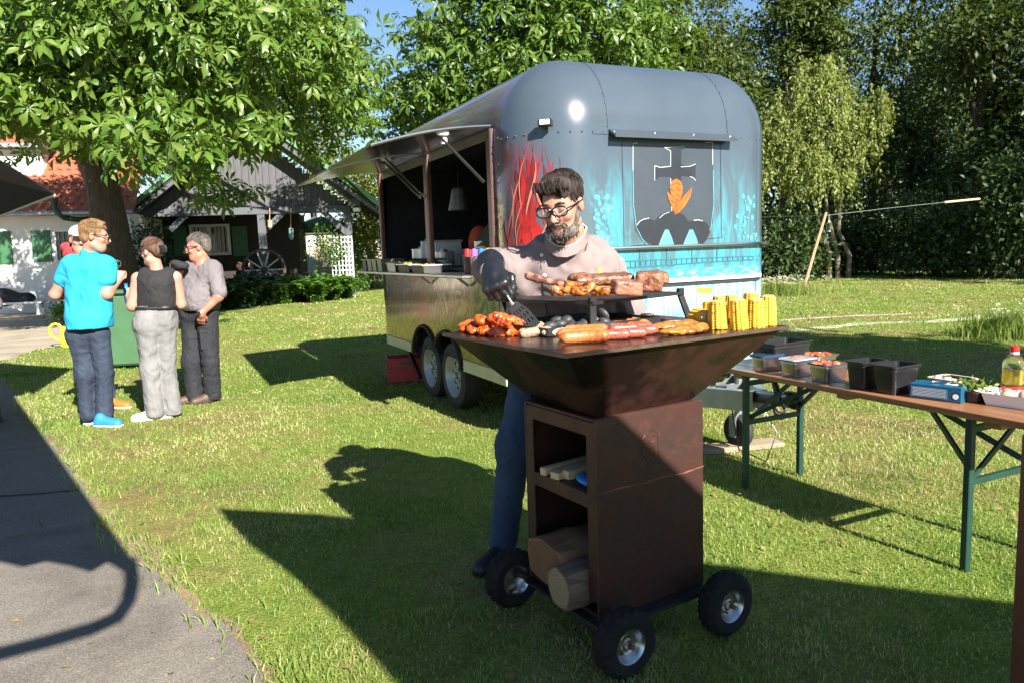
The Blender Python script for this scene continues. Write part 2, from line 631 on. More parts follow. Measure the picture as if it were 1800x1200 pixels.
leaf_mat('blossom', [(0.62, 0.58, 0.42), (0.7, 0.68, 0.55)], rough=0.6, transl=0.3, tcol=(1, 1, 0.8))
leaf_mat('pink_blossom', [(0.6, 0.35, 0.35), (0.65, 0.5, 0.45), (0.06, 0.12, 0.03), (0.05, 0.11, 0.03)], rough=0.6, transl=0.3, tcol=(1, 0.8, 0.8))
leaf_mat('grass_blade', [(0.125, 0.205, 0.035), (0.175, 0.265, 0.048), (0.23, 0.305, 0.07), (0.155, 0.24, 0.04), (0.32, 0.335, 0.13), (0.195, 0.28, 0.052)], rough=0.55, transl=0.38, tcol=(1, 1, 0.4))
leaf_mat('dry_blade', [(0.38, 0.35, 0.16), (0.33, 0.32, 0.13), (0.44, 0.39, 0.21), (0.27, 0.29, 0.09)], rough=0.6, transl=0.25, tcol=(1, 0.95, 0.6))
leaf_mat('clover_blade', [(0.075, 0.15, 0.022), (0.10, 0.18, 0.028), (0.06, 0.13, 0.02)], rough=0.5, transl=0.3)
leaf_mat('tall_blade', [(0.13, 0.2, 0.035), (0.2, 0.24, 0.06), (0.1, 0.17, 0.03)], rough=0.5, transl=0.35)

# ================================================================== ground
RNG = np.random.RandomState(7)
def sheet(name, poly, z, m, kind='structure', parent=None):
    me = bpy.data.meshes.new(name)
    me.from_pydata([(p[0], p[1], z) for p in poly], [], [tuple(range(len(poly)))])
    me.update()
    if me.polygons[0].normal.z < 0:
        me.flip_normals()
    o = link(name, me, m, parent)
    if kind:
        o['kind'] = kind
    return o
sheet('lawn', [(-160, -60), (160, -60), (160, 260), (-160, 260)], 0.0, 'lawn')
def wobble(pts, amp, step, seed, closed=False):
    rr = random.Random(seed)
    out = []
    for a, b in zip(pts, pts[1:] + ([pts[0]] if closed else [])):
        a, b = Vector(a[:2]), Vector(b[:2])
        k = max(1, int((b - a).length / step))
        for i in range(k):
            p = a.lerp(b, i / k)
            out.append(p + Vector((rr.uniform(-amp, amp), rr.uniform(-amp, amp))))
    if not closed:
        out.append(Vector(pts[-1][:2]))
    return out
path_edge = wobble([(-0.15, 0.6)] + [G(*q)[:2] for q in ((464, 1195), (405, 1110), (341, 1072), (298, 1029), (240, 981), (176, 923), (144, 848), (80, 768), (40, 720), (8, 665))] + [(-9.5, 11.0)], 0.014, 0.06, 3)
path_poly = path_edge + [Vector((-14, 12)), Vector((-14, -4)), Vector((-0.15, -4))]
sheet('path', path_poly, 0.006, 'asphalt')
rr = random.Random(6)
soil_out = [p + Vector((0.03 + 0.10 * rr.random() * (1 + math.sin(i * 0.13)), 0.02 * rr.random())) for i, p in enumerate(path_edge)]
sheet('bare_soil', soil_out + [p - Vector((0.1, 0)) for p in reversed(path_edge)], 0.0035, 'soil')
patio_edge = wobble([(-9.5, 11.0)] + [G(*q)[:2] for q in ((25, 632), (62, 614), (130, 607), (245, 604), (252, 570))], 0.05, 0.25, 5)
patio_poly = patio_edge + [Vector((-9.0, 26.0)), Vector((-30, 22)), Vector((-30, 11))]
sheet('patio', patio_poly, 0.010, 'gravel')
def crack(name, pts, w, m):
    a = wobble(pts, 0.006, 0.05, 4)
    poly = [p + Vector((0, w / 2)) for p in a] + [p - Vector((0, w / 2)) for p in reversed(a)]
    return sheet(name, poly, 0.010, m)
mat('joint_dark', (0.035, 0.03, 0.025), (0.05, 0.045, 0.03), 20, 0.9)
crack('path_joint', [G(-60, 876), G(60, 870), G(140, 862)], 0.02, 'joint_dark')
def track(name, pts, w, seed):
    pts = [Vector(p[:2]) for p in pts]
    rr = random.Random(seed)
    L, Rr = [], []
    fine = wobble([tuple(p) for p in pts], 0.04, 0.25, seed)
    for i, p in enumerate(fine):
        t = (fine[min(i + 1, len(fine) - 1)] - fine[max(0, i - 1)]).normalized()
        n = Vector((-t.y, t.x))
        k = w * (0.5 + 0.5 * rr.random())
        L.append(p + n * k)
        Rr.append(p - n * k)
    return sheet(name, L + Rr[::-1], 0.005, 'pale_gravel')
track('dirt_track', [G(1385, 582), G(1450, 576), G(1540, 568), G(1640, 566), G(1720, 560), G(1830, 556)], 0.22, 8)
track('dirt_track', [G(1370, 564), G(1440, 559), G(1520, 555), G(1600, 552)], 0.12, 9)

# ================================================================== grass blades
def inside(poly, X, Y):
    r = np.zeros(len(X), bool)
    n = len(poly)
    for i in range(n):
        x0, y0 = poly[i][0], poly[i][1]
        x1, y1 = poly[(i + 1) % n][0], poly[(i + 1) % n][1]
        if y0 == y1:
            continue
        c = ((y0 > Y) != (y1 > Y)) & (X < (x1 - x0) * (Y - y0) / (y1 - y0) + x0)
        r ^= c
    return r
def vnoise(X, Y, s, seed):
    rs = np.random.RandomState(seed)
    T = rs.rand(64, 64)
    u, v = X * s, Y * s
    i, j = np.floor(u).astype(int), np.floor(v).astype(int)
    fu, fv = u - i, v - j
    fu = fu * fu * (3 - 2 * fu)
    fv = fv * fv * (3 - 2 * fv)
    g = lambda a, b: T[a % 64, b % 64]
    return (g(i, j) * (1 - fu) + g(i + 1, j) * fu) * (1 - fv) + (g(i, j + 1) * (1 - fu) + g(i + 1, j + 1) * fu) * fv
def blades(name, X, Y, h, w, lean, m, label, kind='stuff', z0=0.0):
    n = len(X)
    a = RNG.rand(n) * 6.283
    la = RNG.rand(n) * 6.283
    ln = RNG.rand(n) ** 0.7 * lean * h
    dx, dy = np.cos(a) * w / 2, np.sin(a) * w / 2
    lx, ly = np.cos(la) * ln, np.sin(la) * ln
    hz = np.sqrt(np.maximum(h * h - ln * ln * 0.6, 1e-6))
    Z = np.zeros(n) + z0
    V = np.empty((n, 5, 3), np.float32)
    V[:, 0] = np.stack([X - dx, Y - dy, Z], 1)
    V[:, 1] = np.stack([X + dx, Y + dy, Z], 1)
    V[:, 2] = np.stack([X - dx * 0.8 + lx * 0.35, Y - dy * 0.8 + ly * 0.35, Z + hz * 0.6], 1)
    V[:, 3] = np.stack([X + dx * 0.8 + lx * 0.35, Y + dy * 0.8 + ly * 0.35, Z + hz * 0.6], 1)
    V[:, 4] = np.stack([X + lx, Y + ly, Z + hz], 1)
    o = np.arange(n)[:, None] * 5
    q = o + np.array([[0, 1, 3, 2]])
    t = o + np.array([[2, 3, 4]])
    me = np_mesh(name, V.reshape(-1, 3), [q, t])
    ob = link(name, me, m)
    if isinstance(m, list):
        # straw-dry patches and darker clover patches among the green
        dry = vnoise(X, Y, 0.8, 21) * 0.6 + vnoise(X, Y, 3.1, 22) * 0.4
        clo = vnoise(X, Y, 1.3, 23) * 0.6 + vnoise(X, Y, 4.7, 24) * 0.4
        r_ = RNG.rand(n)
        ix = np.where(r_ < np.clip((dry - 0.56) * 3.5, 0.03, 0.45), 1, np.where(r_ > 1 - np.clip((clo - 0.55) * 4, 0.04, 0.7), 2, 0)).astype(np.int32)
        me.polygons.foreach_set('material_index', np.concatenate([ix, ix]))
    tag(ob, label, 'grass', kind=kind)
    return ob
gx, gy, gh, gw = [], [], [], []
for y0, y1, dens, hh, ww in ((1.9, 3.2, 8600, 0.034, 0.0036), (3.2, 5.0, 5700, 0.033, 0.0041), (5.0, 8.0, 2350, 0.034, 0.0066), (8.0, 13.0, 760, 0.038, 0.012), (13.0, 22.0, 210, 0.042, 0.022), (22.0, 34.0, 70, 0.05, 0.035)):
    xw = 0.75 * y1 + 0.9
    n = int(dens * (y1 - y0) * 2 * xw)
    Y = y0 + RNG.rand(n) * (y1 - y0)
    X = (RNG.rand(n) * 2 - 1) * xw
    k = np.abs(X) < 0.75 * Y + 0.9
    k &= ~inside(path_poly, X, Y) & ~inside(patio_poly, X, Y)
    big = vnoise(X, Y, 1.7, 1)
    fine = vnoise(X, Y, 7.0, 2)
    dn = 0.35 + 0.9 * (0.6 * big + 0.4 * fine)
    for (px, py, rad) in ((255, 945, 0.42), (318, 1000, 0.4), (215, 880, 0.35), (1520, 812, 0.33), (1130, 1085, 0.3), (410, 1095, 0.25)):
        c = G(px, py)
        dn *= np.clip((np.hypot(X - c.x, (Y - c.y)) / rad) ** 1.3, 0.12, 1)
    k &= RNG.rand(n) < dn
    X, Y, big, fine = X[k], Y[k], big[k], fine[k]
    hgt = hh * 0.8 * (0.5 + 0.5 * big + 0.7 * np.maximum(0, fine - 0.55) * 2) * (0.6 + 0.7 * RNG.rand(len(X)))
    gx.append(X); gy.append(Y); gh.append(hgt); gw.append(ww * (0.7 + 0.6 * RNG.rand(len(X))))
# longer tufts along the edge of the path
ex, ey = [], []
for p in path_edge[::1]:
    k = 16
    ex.append(p.x + np.abs(RNG.normal(0, 0.10, k)) - 0.01)
    ey.append(p.y + RNG.normal(0, 0.08, k))
ex, ey = np.concatenate(ex), np.concatenate(ey)
sel = vnoise(ex, ey, 3.0, 9) > 0.4
gx.append(ex[sel]); gy.append(ey[sel]); gh.append(0.035 + 0.05 * RNG.rand(sel.sum())); gw.append(np.full(sel.sum(), 0.006))
blades('grass', np.concatenate(gx), np.concatenate(gy), np.concatenate(gh), np.concatenate(gw), 0.95, ['grass_blade', 'dry_blade', 'clover_blade'], 'short mown grass of the sunny lawn')
def tuft(px, py, n, rad, h, label, w=0.012, m='tall_blade', flowers=0, sq=0.5):
    c = G(px, py)
    X = c.x + RNG.normal(0, rad, n)
    Y = c.y + RNG.normal(0, rad * sq, n)
    o = blades('tall_grass', X, Y, h * (0.4 + 0.8 * RNG.rand(n)), np.full(n, w), 0.5, m, label)
    if flowers:
        b = MB()
        for i in range(flowers):
            x, y, z = c.x + random.gauss(0, rad), c.y + random.gauss(0, rad * sq), h * random.uniform(0.7, 1.15)
            for q in range(4):
                p = Vector((x + random.gauss(0, 0.03), y + random.gauss(0, 0.03), z + random.gauss(0, 0.02)))
                s = random.uniform(0.012, 0.03)
                b.add([p + Vector((-s, 0, 0)), p + Vector((0, -s, s * 0.4)), p + Vector((s, 0, 0)), p + Vector((0, s, s * 0.6))], [(0, 1, 2, 3)])
        b.build('blossom', 'blossom', o)
    return o
random.seed(5)
tuft(1788, 592, 1500, 0.36, 0.40, 'tall bright wild grass with small white flowers at the right edge of the lawn', flowers=26, sq=0.7)
tuft(1372, 520, 900, 0.5, 0.45, 'pale flowering weeds beside the trailer at the foot of the dark wood', flowers=110)

# ================================================================== leaves and trees
def tmpl_simple():
    return (np.array([(0, 0, 0), (0.5, 0.24, 0.06), (1, 0, -0.06), (0.5, -0.24, 0.06)]), np.array([(0, 2, 1), (0, 3, 2)]))
def tmpl_chestnut(k=6):
    """hand-shaped leaf: k drooping leaflets, broadest beyond the middle, folded along the midrib"""
    V, F = [], []
    for i in range(k):
        t = (i / (k - 1)) * 2 - 1
        a = t * R(120)
        L = 1.0 - 0.40 * abs(t) ** 1.3
        w = 0.17 * L
        ca, sa = math.cos(a), math.sin(a)
        o = len(V)
        for (s, side, z) in ((0.03, 0, 0), (0.40, 0.55, 0.03), (0.40, 0, 0.0), (0.40, -0.55, 0.03), (0.74, 1, -0.11), (0.72, 0, -0.15), (0.74, -1, -0.11), (1.0, 0, -0.42)):
            x, y = s * L, side * w
            V.append((x * ca - y * sa, x * sa + y * ca, z * L))
        F += [(o, o + 2, o + 1), (o, o + 3, o + 2), (o + 1, o + 2, o + 5), (o + 1, o + 5, o + 4), (o + 2, o + 3, o + 6), (o + 2, o + 6, o + 5), (o + 4, o + 5, o + 7), (o + 5, o + 6, o + 7)]
    return np.array(V), np.array(F)
def leaf_cloud(name, pos, out, tmpl, size, m, parent=None, droop=0.4, up=0.8, rnd=0.6, seed=0):
    rs = np.random.RandomState(seed)
    n = len(pos)
    TV, TF = tmpl
    f = out * 0.8 + rs.normal(size=(n, 3)) * rnd
    f[:, 2] -= droop
    f /= np.linalg.norm(f, axis=1)[:, None]
    nr = rs.normal(size=(n, 3)) * rnd * 0.8 + out * 0.6
    nr[:, 2] += up
    nr -= f * (nr * f).sum(1)[:, None]
    nr /= np.linalg.norm(nr, axis=1)[:, None]
    sd = np.cross(nr, f)
    s = np.asarray(size)
    s = np.full(n, s) if s.ndim == 0 else s
    V = (pos[:, None, :] + s[:, None, None] * (TV[None, :, 0:1] * f[:, None, :] + TV[None, :, 1:2] * sd[:, None, :] + TV[None, :, 2:3] * nr[:, None, :]))
    F = (np.arange(n)[:, None, None] * len(TV) + TF[None]).reshape(-1, TF.shape[1])
    return link(name, np_mesh(name, V.reshape(-1, 3), F), m, parent)
leaf_mat('dead_leaf', [(0.20, 0.11, 0.05), (0.28, 0.18, 0.08), (0.13, 0.07, 0.035), (0.33, 0.27, 0.14)], rough=0.8, transl=0.15, tcol=(1, 0.8, 0.5))
rs = np.random.RandomState(44)
ly = 2.2 + rs.rand(360) ** 1.5 * 7
lx = (rs.rand(360) * 2 - 1) * (0.72 * ly)
lz = np.where(inside(path_poly, lx, ly), 0.010, 0.022)
ll_ = leaf_cloud('dead_leaves', np.stack([lx, ly, lz], 1), rs.normal(size=(360, 3)) * np.array([1, 1, 0.05]), tmpl_simple(), 0.018 + 0.03 * rs.rand(360), 'dead_leaf', None, 0.0, 2.5, 0.25, 45)
tag(ll_, 'scattered dead leaves and scraps on the lawn and path', 'leaves', kind='stuff')
def crown(lobes, n, clump, per, seed, shell=0.55, flat=0.6, bias=None):
    """lobes: (centre, (rx,ry,rz)); clumps of leaves sit mostly near the lobe surfaces, gaps stay between them"""
    rs = np.random.RandomState(seed)
    A = np.array([l[1][0] * l[1][1] + l[1][0] * l[1][2] for l in lobes])
    ncl = max(1, n // per)
    which = rs.choice(len(lobes), ncl, p=A / A.sum())
    C = np.array([l[0] for l in lobes], float)[which]
    Rr = np.array([l[1] for l in lobes], float)[which]
    d = rs.normal(size=(ncl, 3))
    d /= np.linalg.norm(d, axis=1)[:, None]
    if bias is not None:
        b = np.array(bias, float)
        fl = (d @ b < 0) & (rs.rand(ncl) < 0.65)
        d[fl] *= -1
    rad = shell + (1.08 - shell) * rs.rand(ncl) ** 0.6
    cc = C + d * Rr * rad[:, None]
    p = np.repeat(cc, per, 0) + rs.normal(size=(ncl * per, 3)) * clump * np.array([1, 1, flat])
    o = np.repeat(d, per, 0)
    return p, o
def limbs(b, base, top, r0, targets, seed):
    rr = random.Random(seed)
    base, top = Vector(base), Vector(top)
    k = 7
    pts, rad = [], []
    for i in range(k):
        t = i / (k - 1)
        p = base.lerp(top, t) + Vector((rr.uniform(-1, 1), rr.uniform(-1, 1), 0)) * r0 * 0.35 * (t > 0)
        pts.append(p)
        rad.append(r0 * ((1.35 if i == 0 else 1.0) * (1 - 0.62 * t)))
    b.tube(pts, rad, 12)
    for tg in targets:
        tg = Vector(tg)
        t0 = rr.uniform(0.45, 0.9)
        a = base.lerp(top, t0)
        mid = a.lerp(tg, 0.5) + Vector((rr.uniform(-1, 1), rr.uniform(-1, 1), rr.uniform(0.2, 1))) * (tg - a).length * 0.12
        rb = r0 * (1 - 0.62 * t0) * 0.55
        b.tube([a, a.lerp(mid, 0.5), mid, mid.lerp(tg, 0.5), tg], [rb, rb * 0.8, rb * 0.6, rb * 0.4, rb * 0.18], 6)
def tree(name, label, base, h, r0, lobes, n, lsize, m, clump, per, seed, tm='simple', bark='bark', group=None, droop=0.4, shell=0.55, bias=None, flat=0.6):
    base = Vector(base)
    t = thing(name, label, 'tree', base, 0, group)
    L = [(Vector(c) - base, r) for c, r in lobes]
    b = MB()
    limbs(b, (0, 0, -0.1), (0, 0, h), r0, [c for c, r in L], seed)
    b.build('trunk', bark, t, smooth=True)
    p, o = crown(L, n, clump, per, seed, shell, flat, bias)
    rs = np.random.RandomState(seed + 1)
    leaf_cloud('crown', p, o, tmpl_simple() if tm == 'simple' else tmpl_chestnut(tm), lsize * (0.5 + 0.85 * rs.rand(len(p))), m, t, droop, seed=seed + 2)
    return t
# the big horse chestnut that overhangs the people
tb = G(205, 556)
lob = [(P(120, 60, 14.0), (3.0, 2.2, 1.6)), (P(15, 190, 13.5), (1.4, 1.2, 0.7)), (P(250, 110, 14.5), (2.6, 2.0, 1.5)), (P(330, 205, 13.0), (1.2, 1.2, 0.75)), (P(130, 190, 14.0), (1.9, 1.5, 0.5)),
       (P(290, 262, 12.4), (0.85, 0.9, 0.32)), (P(420, 90, 16.0), (2.2, 2.0, 1.7)), (P(520, 60, 17.0), (1.3, 1.8, 1.5)), (P(600, 175, 22.5), (1.05, 1.2, 1.4)), (P(480, 160, 19.0), (2.3, 1.8, 1.5)),
       (P(400, 350, 19.8), (0.55, 0.6, 0.35)), (P(500, 250, 18.5), (1.2, 1.0, 0.4)), (P(628, 160, 22.5), (0.35, 0.8, 1.4)), (P(520, -60, 17), (1.8, 1.6, 0.9)), (P(330, 40, 13.0), (1.6, 1.2, 1.1)),
       (P(60, 110, 18.0), (4.0, 2.0, 2.0)), (P(230, 170, 20.0), (3.2, 2.0, 1.8))]
tree('chestnut_tree', 'huge horse chestnut with broad hanging leaves overshadowing the standing group', (tb.x, tb.y, 0), 9.5, 0.56, lob, 9000, 0.295, 'chestnut_leaf', 0.27, 6, 11, tm=6, droop=0.55, shell=0.6, bias=(0.2, -0.6, 0.35), flat=0.5)
lob = [(P(775, 130, 24), (1.7, 1.8, 1.5)), (P(900, 60, 24), (2.6, 2.2, 2.2)), (P(1030, 60, 24), (2.2, 2.0, 1.9)), (P(1120, 80, 24.5), (1.3, 1.5, 1.0)), (P(740, 190, 25), (1.5, 1.5, 0.9)), (P(880, -40, 24.5), (2.3, 2.4, 1.5)), (P(1000, -60, 24.5), (3, 2.4, 1.6)), (P(860, 150, 26), (3, 1.6, 1.6)), (P(1010, 150, 26), (3, 1.6, 1.6)), (P(720, 245, 26), (1.0, 1.2, 0.8))]
tree('chestnut_tree', 'bright green chestnut rising behind the roof of the food trailer', (1.0, 26.0, 0), 9, 0.4, lob, 5600, 0.37, 'chestnut_leaf_light', 0.42, 6, 12, tm=5, droop=0.5, shell=0.62, bias=(0.2, -0.7, 0.35), flat=0.5)

# wood on the right
WOOD = 'trees of the dark wood'
rr = random.Random(31)
wood = [
 ('tall tree with sunlit yellow green top above the trailer roof', 1190, 33, -30, 190, 'forest_leaf', 2.0),
 ('slim tree standing between the trailer roof and the pale weeping tree', 1285, 36, 0, 300, 'forest_leaf', 2.2),
 ('broad tree behind the pale weeping tree', 1380, 38, -20, 320, 'forest_leaf', 3.0),
 ('maple whose crown shows over the pale weeping tree', 1400, 36, -40, 120, 'forest_leaf', 1.8),
 ('tall dark tree right of the pale weeping tree', 1530, 37, -60, 340, 'forest_leaf', 3.2),
 ('high crowned tree at the middle of the dark wood', 1640, 36, -70, 200, 'forest_leaf', 2.8),
 ('dense low crowned tree behind the wooden line pole', 1600, 35, 160, 430, 'forest_leaf_dark', 2.4),
 ('tree with a light spray of leaves towards the upper right corner', 1700, 30, -60, 220, 'forest_leaf', 2.0),
 ('black green tree filling the right margin of the wood', 1790, 29, 60, 400, 'forest_leaf_dark', 2.2),
 ('tree overhanging the white flowering bush', 1720, 31, 150, 350, 'forest_leaf_dark', 2.0),
 ('dark tree closing the wood behind the trailer', 1420, 42, 100, 420, 'forest_leaf_dark', 3.4),
 ('dark tree closing the far end of the wood', 1560, 44, 60, 430, 'forest_leaf_dark', 4.0),
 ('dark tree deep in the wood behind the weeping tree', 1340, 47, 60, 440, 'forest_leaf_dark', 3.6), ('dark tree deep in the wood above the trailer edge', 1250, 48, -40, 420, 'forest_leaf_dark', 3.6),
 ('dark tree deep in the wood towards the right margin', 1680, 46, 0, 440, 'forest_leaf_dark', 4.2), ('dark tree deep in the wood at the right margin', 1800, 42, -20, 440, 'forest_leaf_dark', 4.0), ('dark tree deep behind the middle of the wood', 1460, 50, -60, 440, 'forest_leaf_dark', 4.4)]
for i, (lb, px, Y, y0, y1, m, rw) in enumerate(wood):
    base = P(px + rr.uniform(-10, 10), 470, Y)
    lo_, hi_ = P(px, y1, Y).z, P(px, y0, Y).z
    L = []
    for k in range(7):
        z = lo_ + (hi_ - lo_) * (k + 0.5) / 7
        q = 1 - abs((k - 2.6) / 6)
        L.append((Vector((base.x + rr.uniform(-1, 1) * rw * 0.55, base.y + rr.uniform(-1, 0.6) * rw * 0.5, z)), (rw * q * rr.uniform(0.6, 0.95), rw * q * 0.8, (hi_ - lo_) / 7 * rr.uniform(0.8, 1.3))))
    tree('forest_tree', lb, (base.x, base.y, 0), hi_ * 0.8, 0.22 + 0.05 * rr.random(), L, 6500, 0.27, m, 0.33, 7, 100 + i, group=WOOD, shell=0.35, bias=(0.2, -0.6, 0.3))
def shrub(name, label, px, py, Y, rx, rz, n, m, ls, seed, group=None, blossom=0, z=None, cat='shrub', ry=None, clump=0.16, mb='blossom'):
    base = P(px, py, Y)
    zb = 0.0 if z is None else z
    t = thing(name, label, cat, (base.x, base.y, zb), 0, group)
    rs = random.Random(seed)
    ry = ry or rx * 0.7
    L = [((rs.uniform(-0.5, 0.5) * rx, rs.uniform(-0.4, 0.4) * ry, rz * rs.uniform(0.45, 1.2)), (rx * rs.uniform(0.45, 0.7), ry * 0.6, rz * rs.uniform(0.4, 0.6))) for k in range(6)] + [((0, 0, rz * 0.5), (rx, ry, rz * 0.55))]
    b = MB()
    for k in range(7):
        c = L[k][0]
        b.tube([(c[0] * 0.1, c[1] * 0.1, -0.03), (c[0] * 0.5, c[1] * 0.5, c[2] * 0.5), c], [0.035, 0.025, 0.01], 5)
    b.build('stem', 'bark', t)
    p, o = crown(L, n, clump, 6, seed, 0.3, 0.8)
    p[:, 2] = np.maximum(p[:, 2], 0.03)
    f = leaf_cloud('foliage', p, o, tmpl_simple(), ls * (0.6 + 0.8 * np.random.RandomState(seed).rand(len(p))), m, t, 0.3, seed=seed)
    if blossom:
        p, o = crown(L, blossom, 0.10, 5, seed + 5, 0.95, 0.6, (0, -0.8, 0.5))
        leaf_cloud('blossom', p, o, tmpl_simple(), 0.07, mb, t, 0.0, seed=seed + 9)
    return t
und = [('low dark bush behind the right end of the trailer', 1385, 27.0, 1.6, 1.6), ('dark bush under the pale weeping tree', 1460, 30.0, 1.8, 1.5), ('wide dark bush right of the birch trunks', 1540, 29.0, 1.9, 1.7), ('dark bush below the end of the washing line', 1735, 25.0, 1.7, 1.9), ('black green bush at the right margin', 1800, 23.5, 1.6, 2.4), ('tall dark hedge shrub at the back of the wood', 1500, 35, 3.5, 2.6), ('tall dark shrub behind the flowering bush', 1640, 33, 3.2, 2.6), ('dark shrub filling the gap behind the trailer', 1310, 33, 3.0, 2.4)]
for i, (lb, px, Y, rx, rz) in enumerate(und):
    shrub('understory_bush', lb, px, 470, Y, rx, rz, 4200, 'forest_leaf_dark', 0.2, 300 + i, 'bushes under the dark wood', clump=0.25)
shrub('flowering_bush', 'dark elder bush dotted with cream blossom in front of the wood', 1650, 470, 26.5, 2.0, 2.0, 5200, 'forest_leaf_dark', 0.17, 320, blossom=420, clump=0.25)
# the far depth of the wood, one mass of foliage
rs = np.random.RandomState(5)
nfw = 15000
fx = 4 + rs.rand(nfw) * 50
fy = 50 + rs.rand(nfw) * 6 - fx * 0.12
fz = rs.rand(nfw) ** 0.8 * (12 + 3 * np.sin(fx * 0.7) + 2 * np.sin(fx * 1.9))
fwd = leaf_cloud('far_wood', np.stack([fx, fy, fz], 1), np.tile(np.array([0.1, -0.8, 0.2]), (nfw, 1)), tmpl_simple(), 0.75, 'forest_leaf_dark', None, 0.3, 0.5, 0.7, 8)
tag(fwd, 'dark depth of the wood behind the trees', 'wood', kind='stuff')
# pale weeping tree
wb = G(1472, 489)
wt = thing('weeping_tree', 'pale yellow green weeping tree with three slim trunks at the edge of the wood', 'tree', (wb.x, wb.y, 0))
b = MB()
for (x1, y1) in ((1440, 395), (1455, 380), (1475, 385)):
    q = P(x1, y1, wb.y) - Vector((wb.x, wb.y, 0))
    b.tube([(0.02 * (x1 - 1455), 0, -0.1), (0.022 * (x1 - 1455), 0, 0.8), q * 0.65 + Vector((0, 0, 0.3)), q, q * 1.5 + Vector((0, 0.1, 0.6)), q * 1.8 + Vector((0.2, 0.1, 1.6))], [0.10, 0.09, 0.08, 0.065, 0.04, 0.02], 8)
b.build('trunk', 'pale_bark', wt, smooth=True)
rs = np.random.RandomState(77)
pp, oo, tw = [], [], MB()
wl_ = [(P(1430, 190, wb.y - 0.4), (1.5, 1.2, 1.7)), (P(1480, 250, wb.y), (1.3, 1.1, 1.2)), (P(1390, 290, wb.y - 0.3), (1.1, 1.0, 1.2)), (P(1440, 300, wb.y - 0.8), (1.2, 1.0, 1.0)), (P(1520, 190, wb.y), (0.9, 0.8, 0.9)), (P(1365, 230, wb.y), (0.6, 0.7, 1.0)), (P(1445, 130, wb.y), (0.8, 0.8, 0.8))]
for i in range(600):
    c, r = wl_[rs.randint(len(wl_))]
    d = rs.normal(size=3)
    d /= np.linalg.norm(d)
    a = np.array(c) + d * np.array(r) * (0.4 + 0.6 * rs.rand()) - np.array([wb.x, wb.y, 0])
    L = 0.45 + 0.9 * rs.rand()
    k = int(14 + L * 14)
    t = np.linspace(0, 1, k)
    sw = rs.normal(size=2) * 0.12
    x = a[0] + sw[0] * t + d[0] * 0.25 * np.sin(t * 1.5)
    y = a[1] + sw[1] * t + d[1] * 0.25 * np.sin(t * 1.5)
    z = a[2] + 0.15 * np.sin(t * 3) - L * t ** 1.4
    pp.append(np.stack([x, y, z], 1) + rs.normal(size=(k, 3)) * 0.035)
    oo.append(np.tile(d * 0.3, (k, 1)))
leaf_cloud('crown', np.concatenate(pp), np.concatenate(oo), tmpl_simple(), 0.15, 'willow_leaf', wt, droop=0.9, up=0.2, rnd=0.5, seed=4)
for i, (x, y) in enumerate(((1448, 470), (1500, 400))):
    pass
# foliage far behind the houses, and the hedge by the trailer
for i, (lb, px, Y, rx, z0, z1, m) in enumerate((
        ('sunlit yellow green tree behind the ridge of the timber pavilion', 560, 40, 2.6, 4.5, 9.5, 'yellow_leaf'),
        ('light green tree seen between the chestnut and the trailer', 655, 42, 2.4, 2.0, 7.0, 'yellow_leaf'),
        ('dark green tree behind the white house', 130, 40, 5.0, 3.0, 12.0, 'forest_leaf'),
        ('green tree seen through the chestnut above the pavilion', 380, 44, 5.0, 4.0, 12.5, 'forest_leaf'),
        ('dark tree behind the bright chestnut', 960, 45, 6.0, 2.0, 13.0, 'forest_leaf'),
        ('dark tree behind the open hatch of the trailer', 760, 43, 3.5, 2.0, 9.0, 'forest_leaf_dark'))):
    base = P(px, 470, Y)
    L = [(Vector((base.x + rr.uniform(-0.5, 0.5) * rx, base.y + rr.uniform(-0.3, 0.3) * rx, z0 + (z1 - z0) * (k + 0.5) / 5)), (rx * rr.uniform(0.6, 0.9), rx * 0.7, (z1 - z0) / 6)) for k in range(5)]
    tree('background_tree', lb, (base.x, base.y, 0), z1 * 0.8, 0.25, L, 4500, 0.26, m, 0.35, 6, 200 + i, group='trees behind the houses', shell=0.4, bias=(0.2, -0.6, 0.3))
shrub('hedge', 'tall sunlit hedge between the pavilion and the food trailer', 655, 480, 33, 1.6, 3.4, 6000, 'yellow_leaf', 0.14, 340, cat='hedge', clump=0.2)
shrub('hedge', 'lower green hedge seen under the serving hatch behind the trellis', 625, 480, 30, 0.8, 1.6, 2500, 'fern_leaf', 0.12, 341, cat='hedge')
# tall trees outside the picture on the sunny side; their shade falls on the wood and on the lawn
for i, (x, y, h, rw) in enumerate(((23, 14, 17, 3.6), (28, 17, 19, 3.8), (32, 11, 20, 4.0), (36, 18, 22, 4.4))):
    L = [(Vector((x + rr.uniform(-0.5, 0.5) * rw, y + rr.uniform(-0.5, 0.5) * rw, h * (0.2 + 0.8 * k / 6))), (rw * (1 - 0.09 * k), rw * (1 - 0.09 * k), h / 9)) for k in range(7)]
    tree('garden_tree', 'tall garden tree beyond the right edge that shades the wood', (x, y, 0), h * 0.85, 0.3, L, 2600, 0.62, 'forest_leaf_dark', 0.5, 6, 400 + i, group='trees beyond the right edge', shell=0.2)
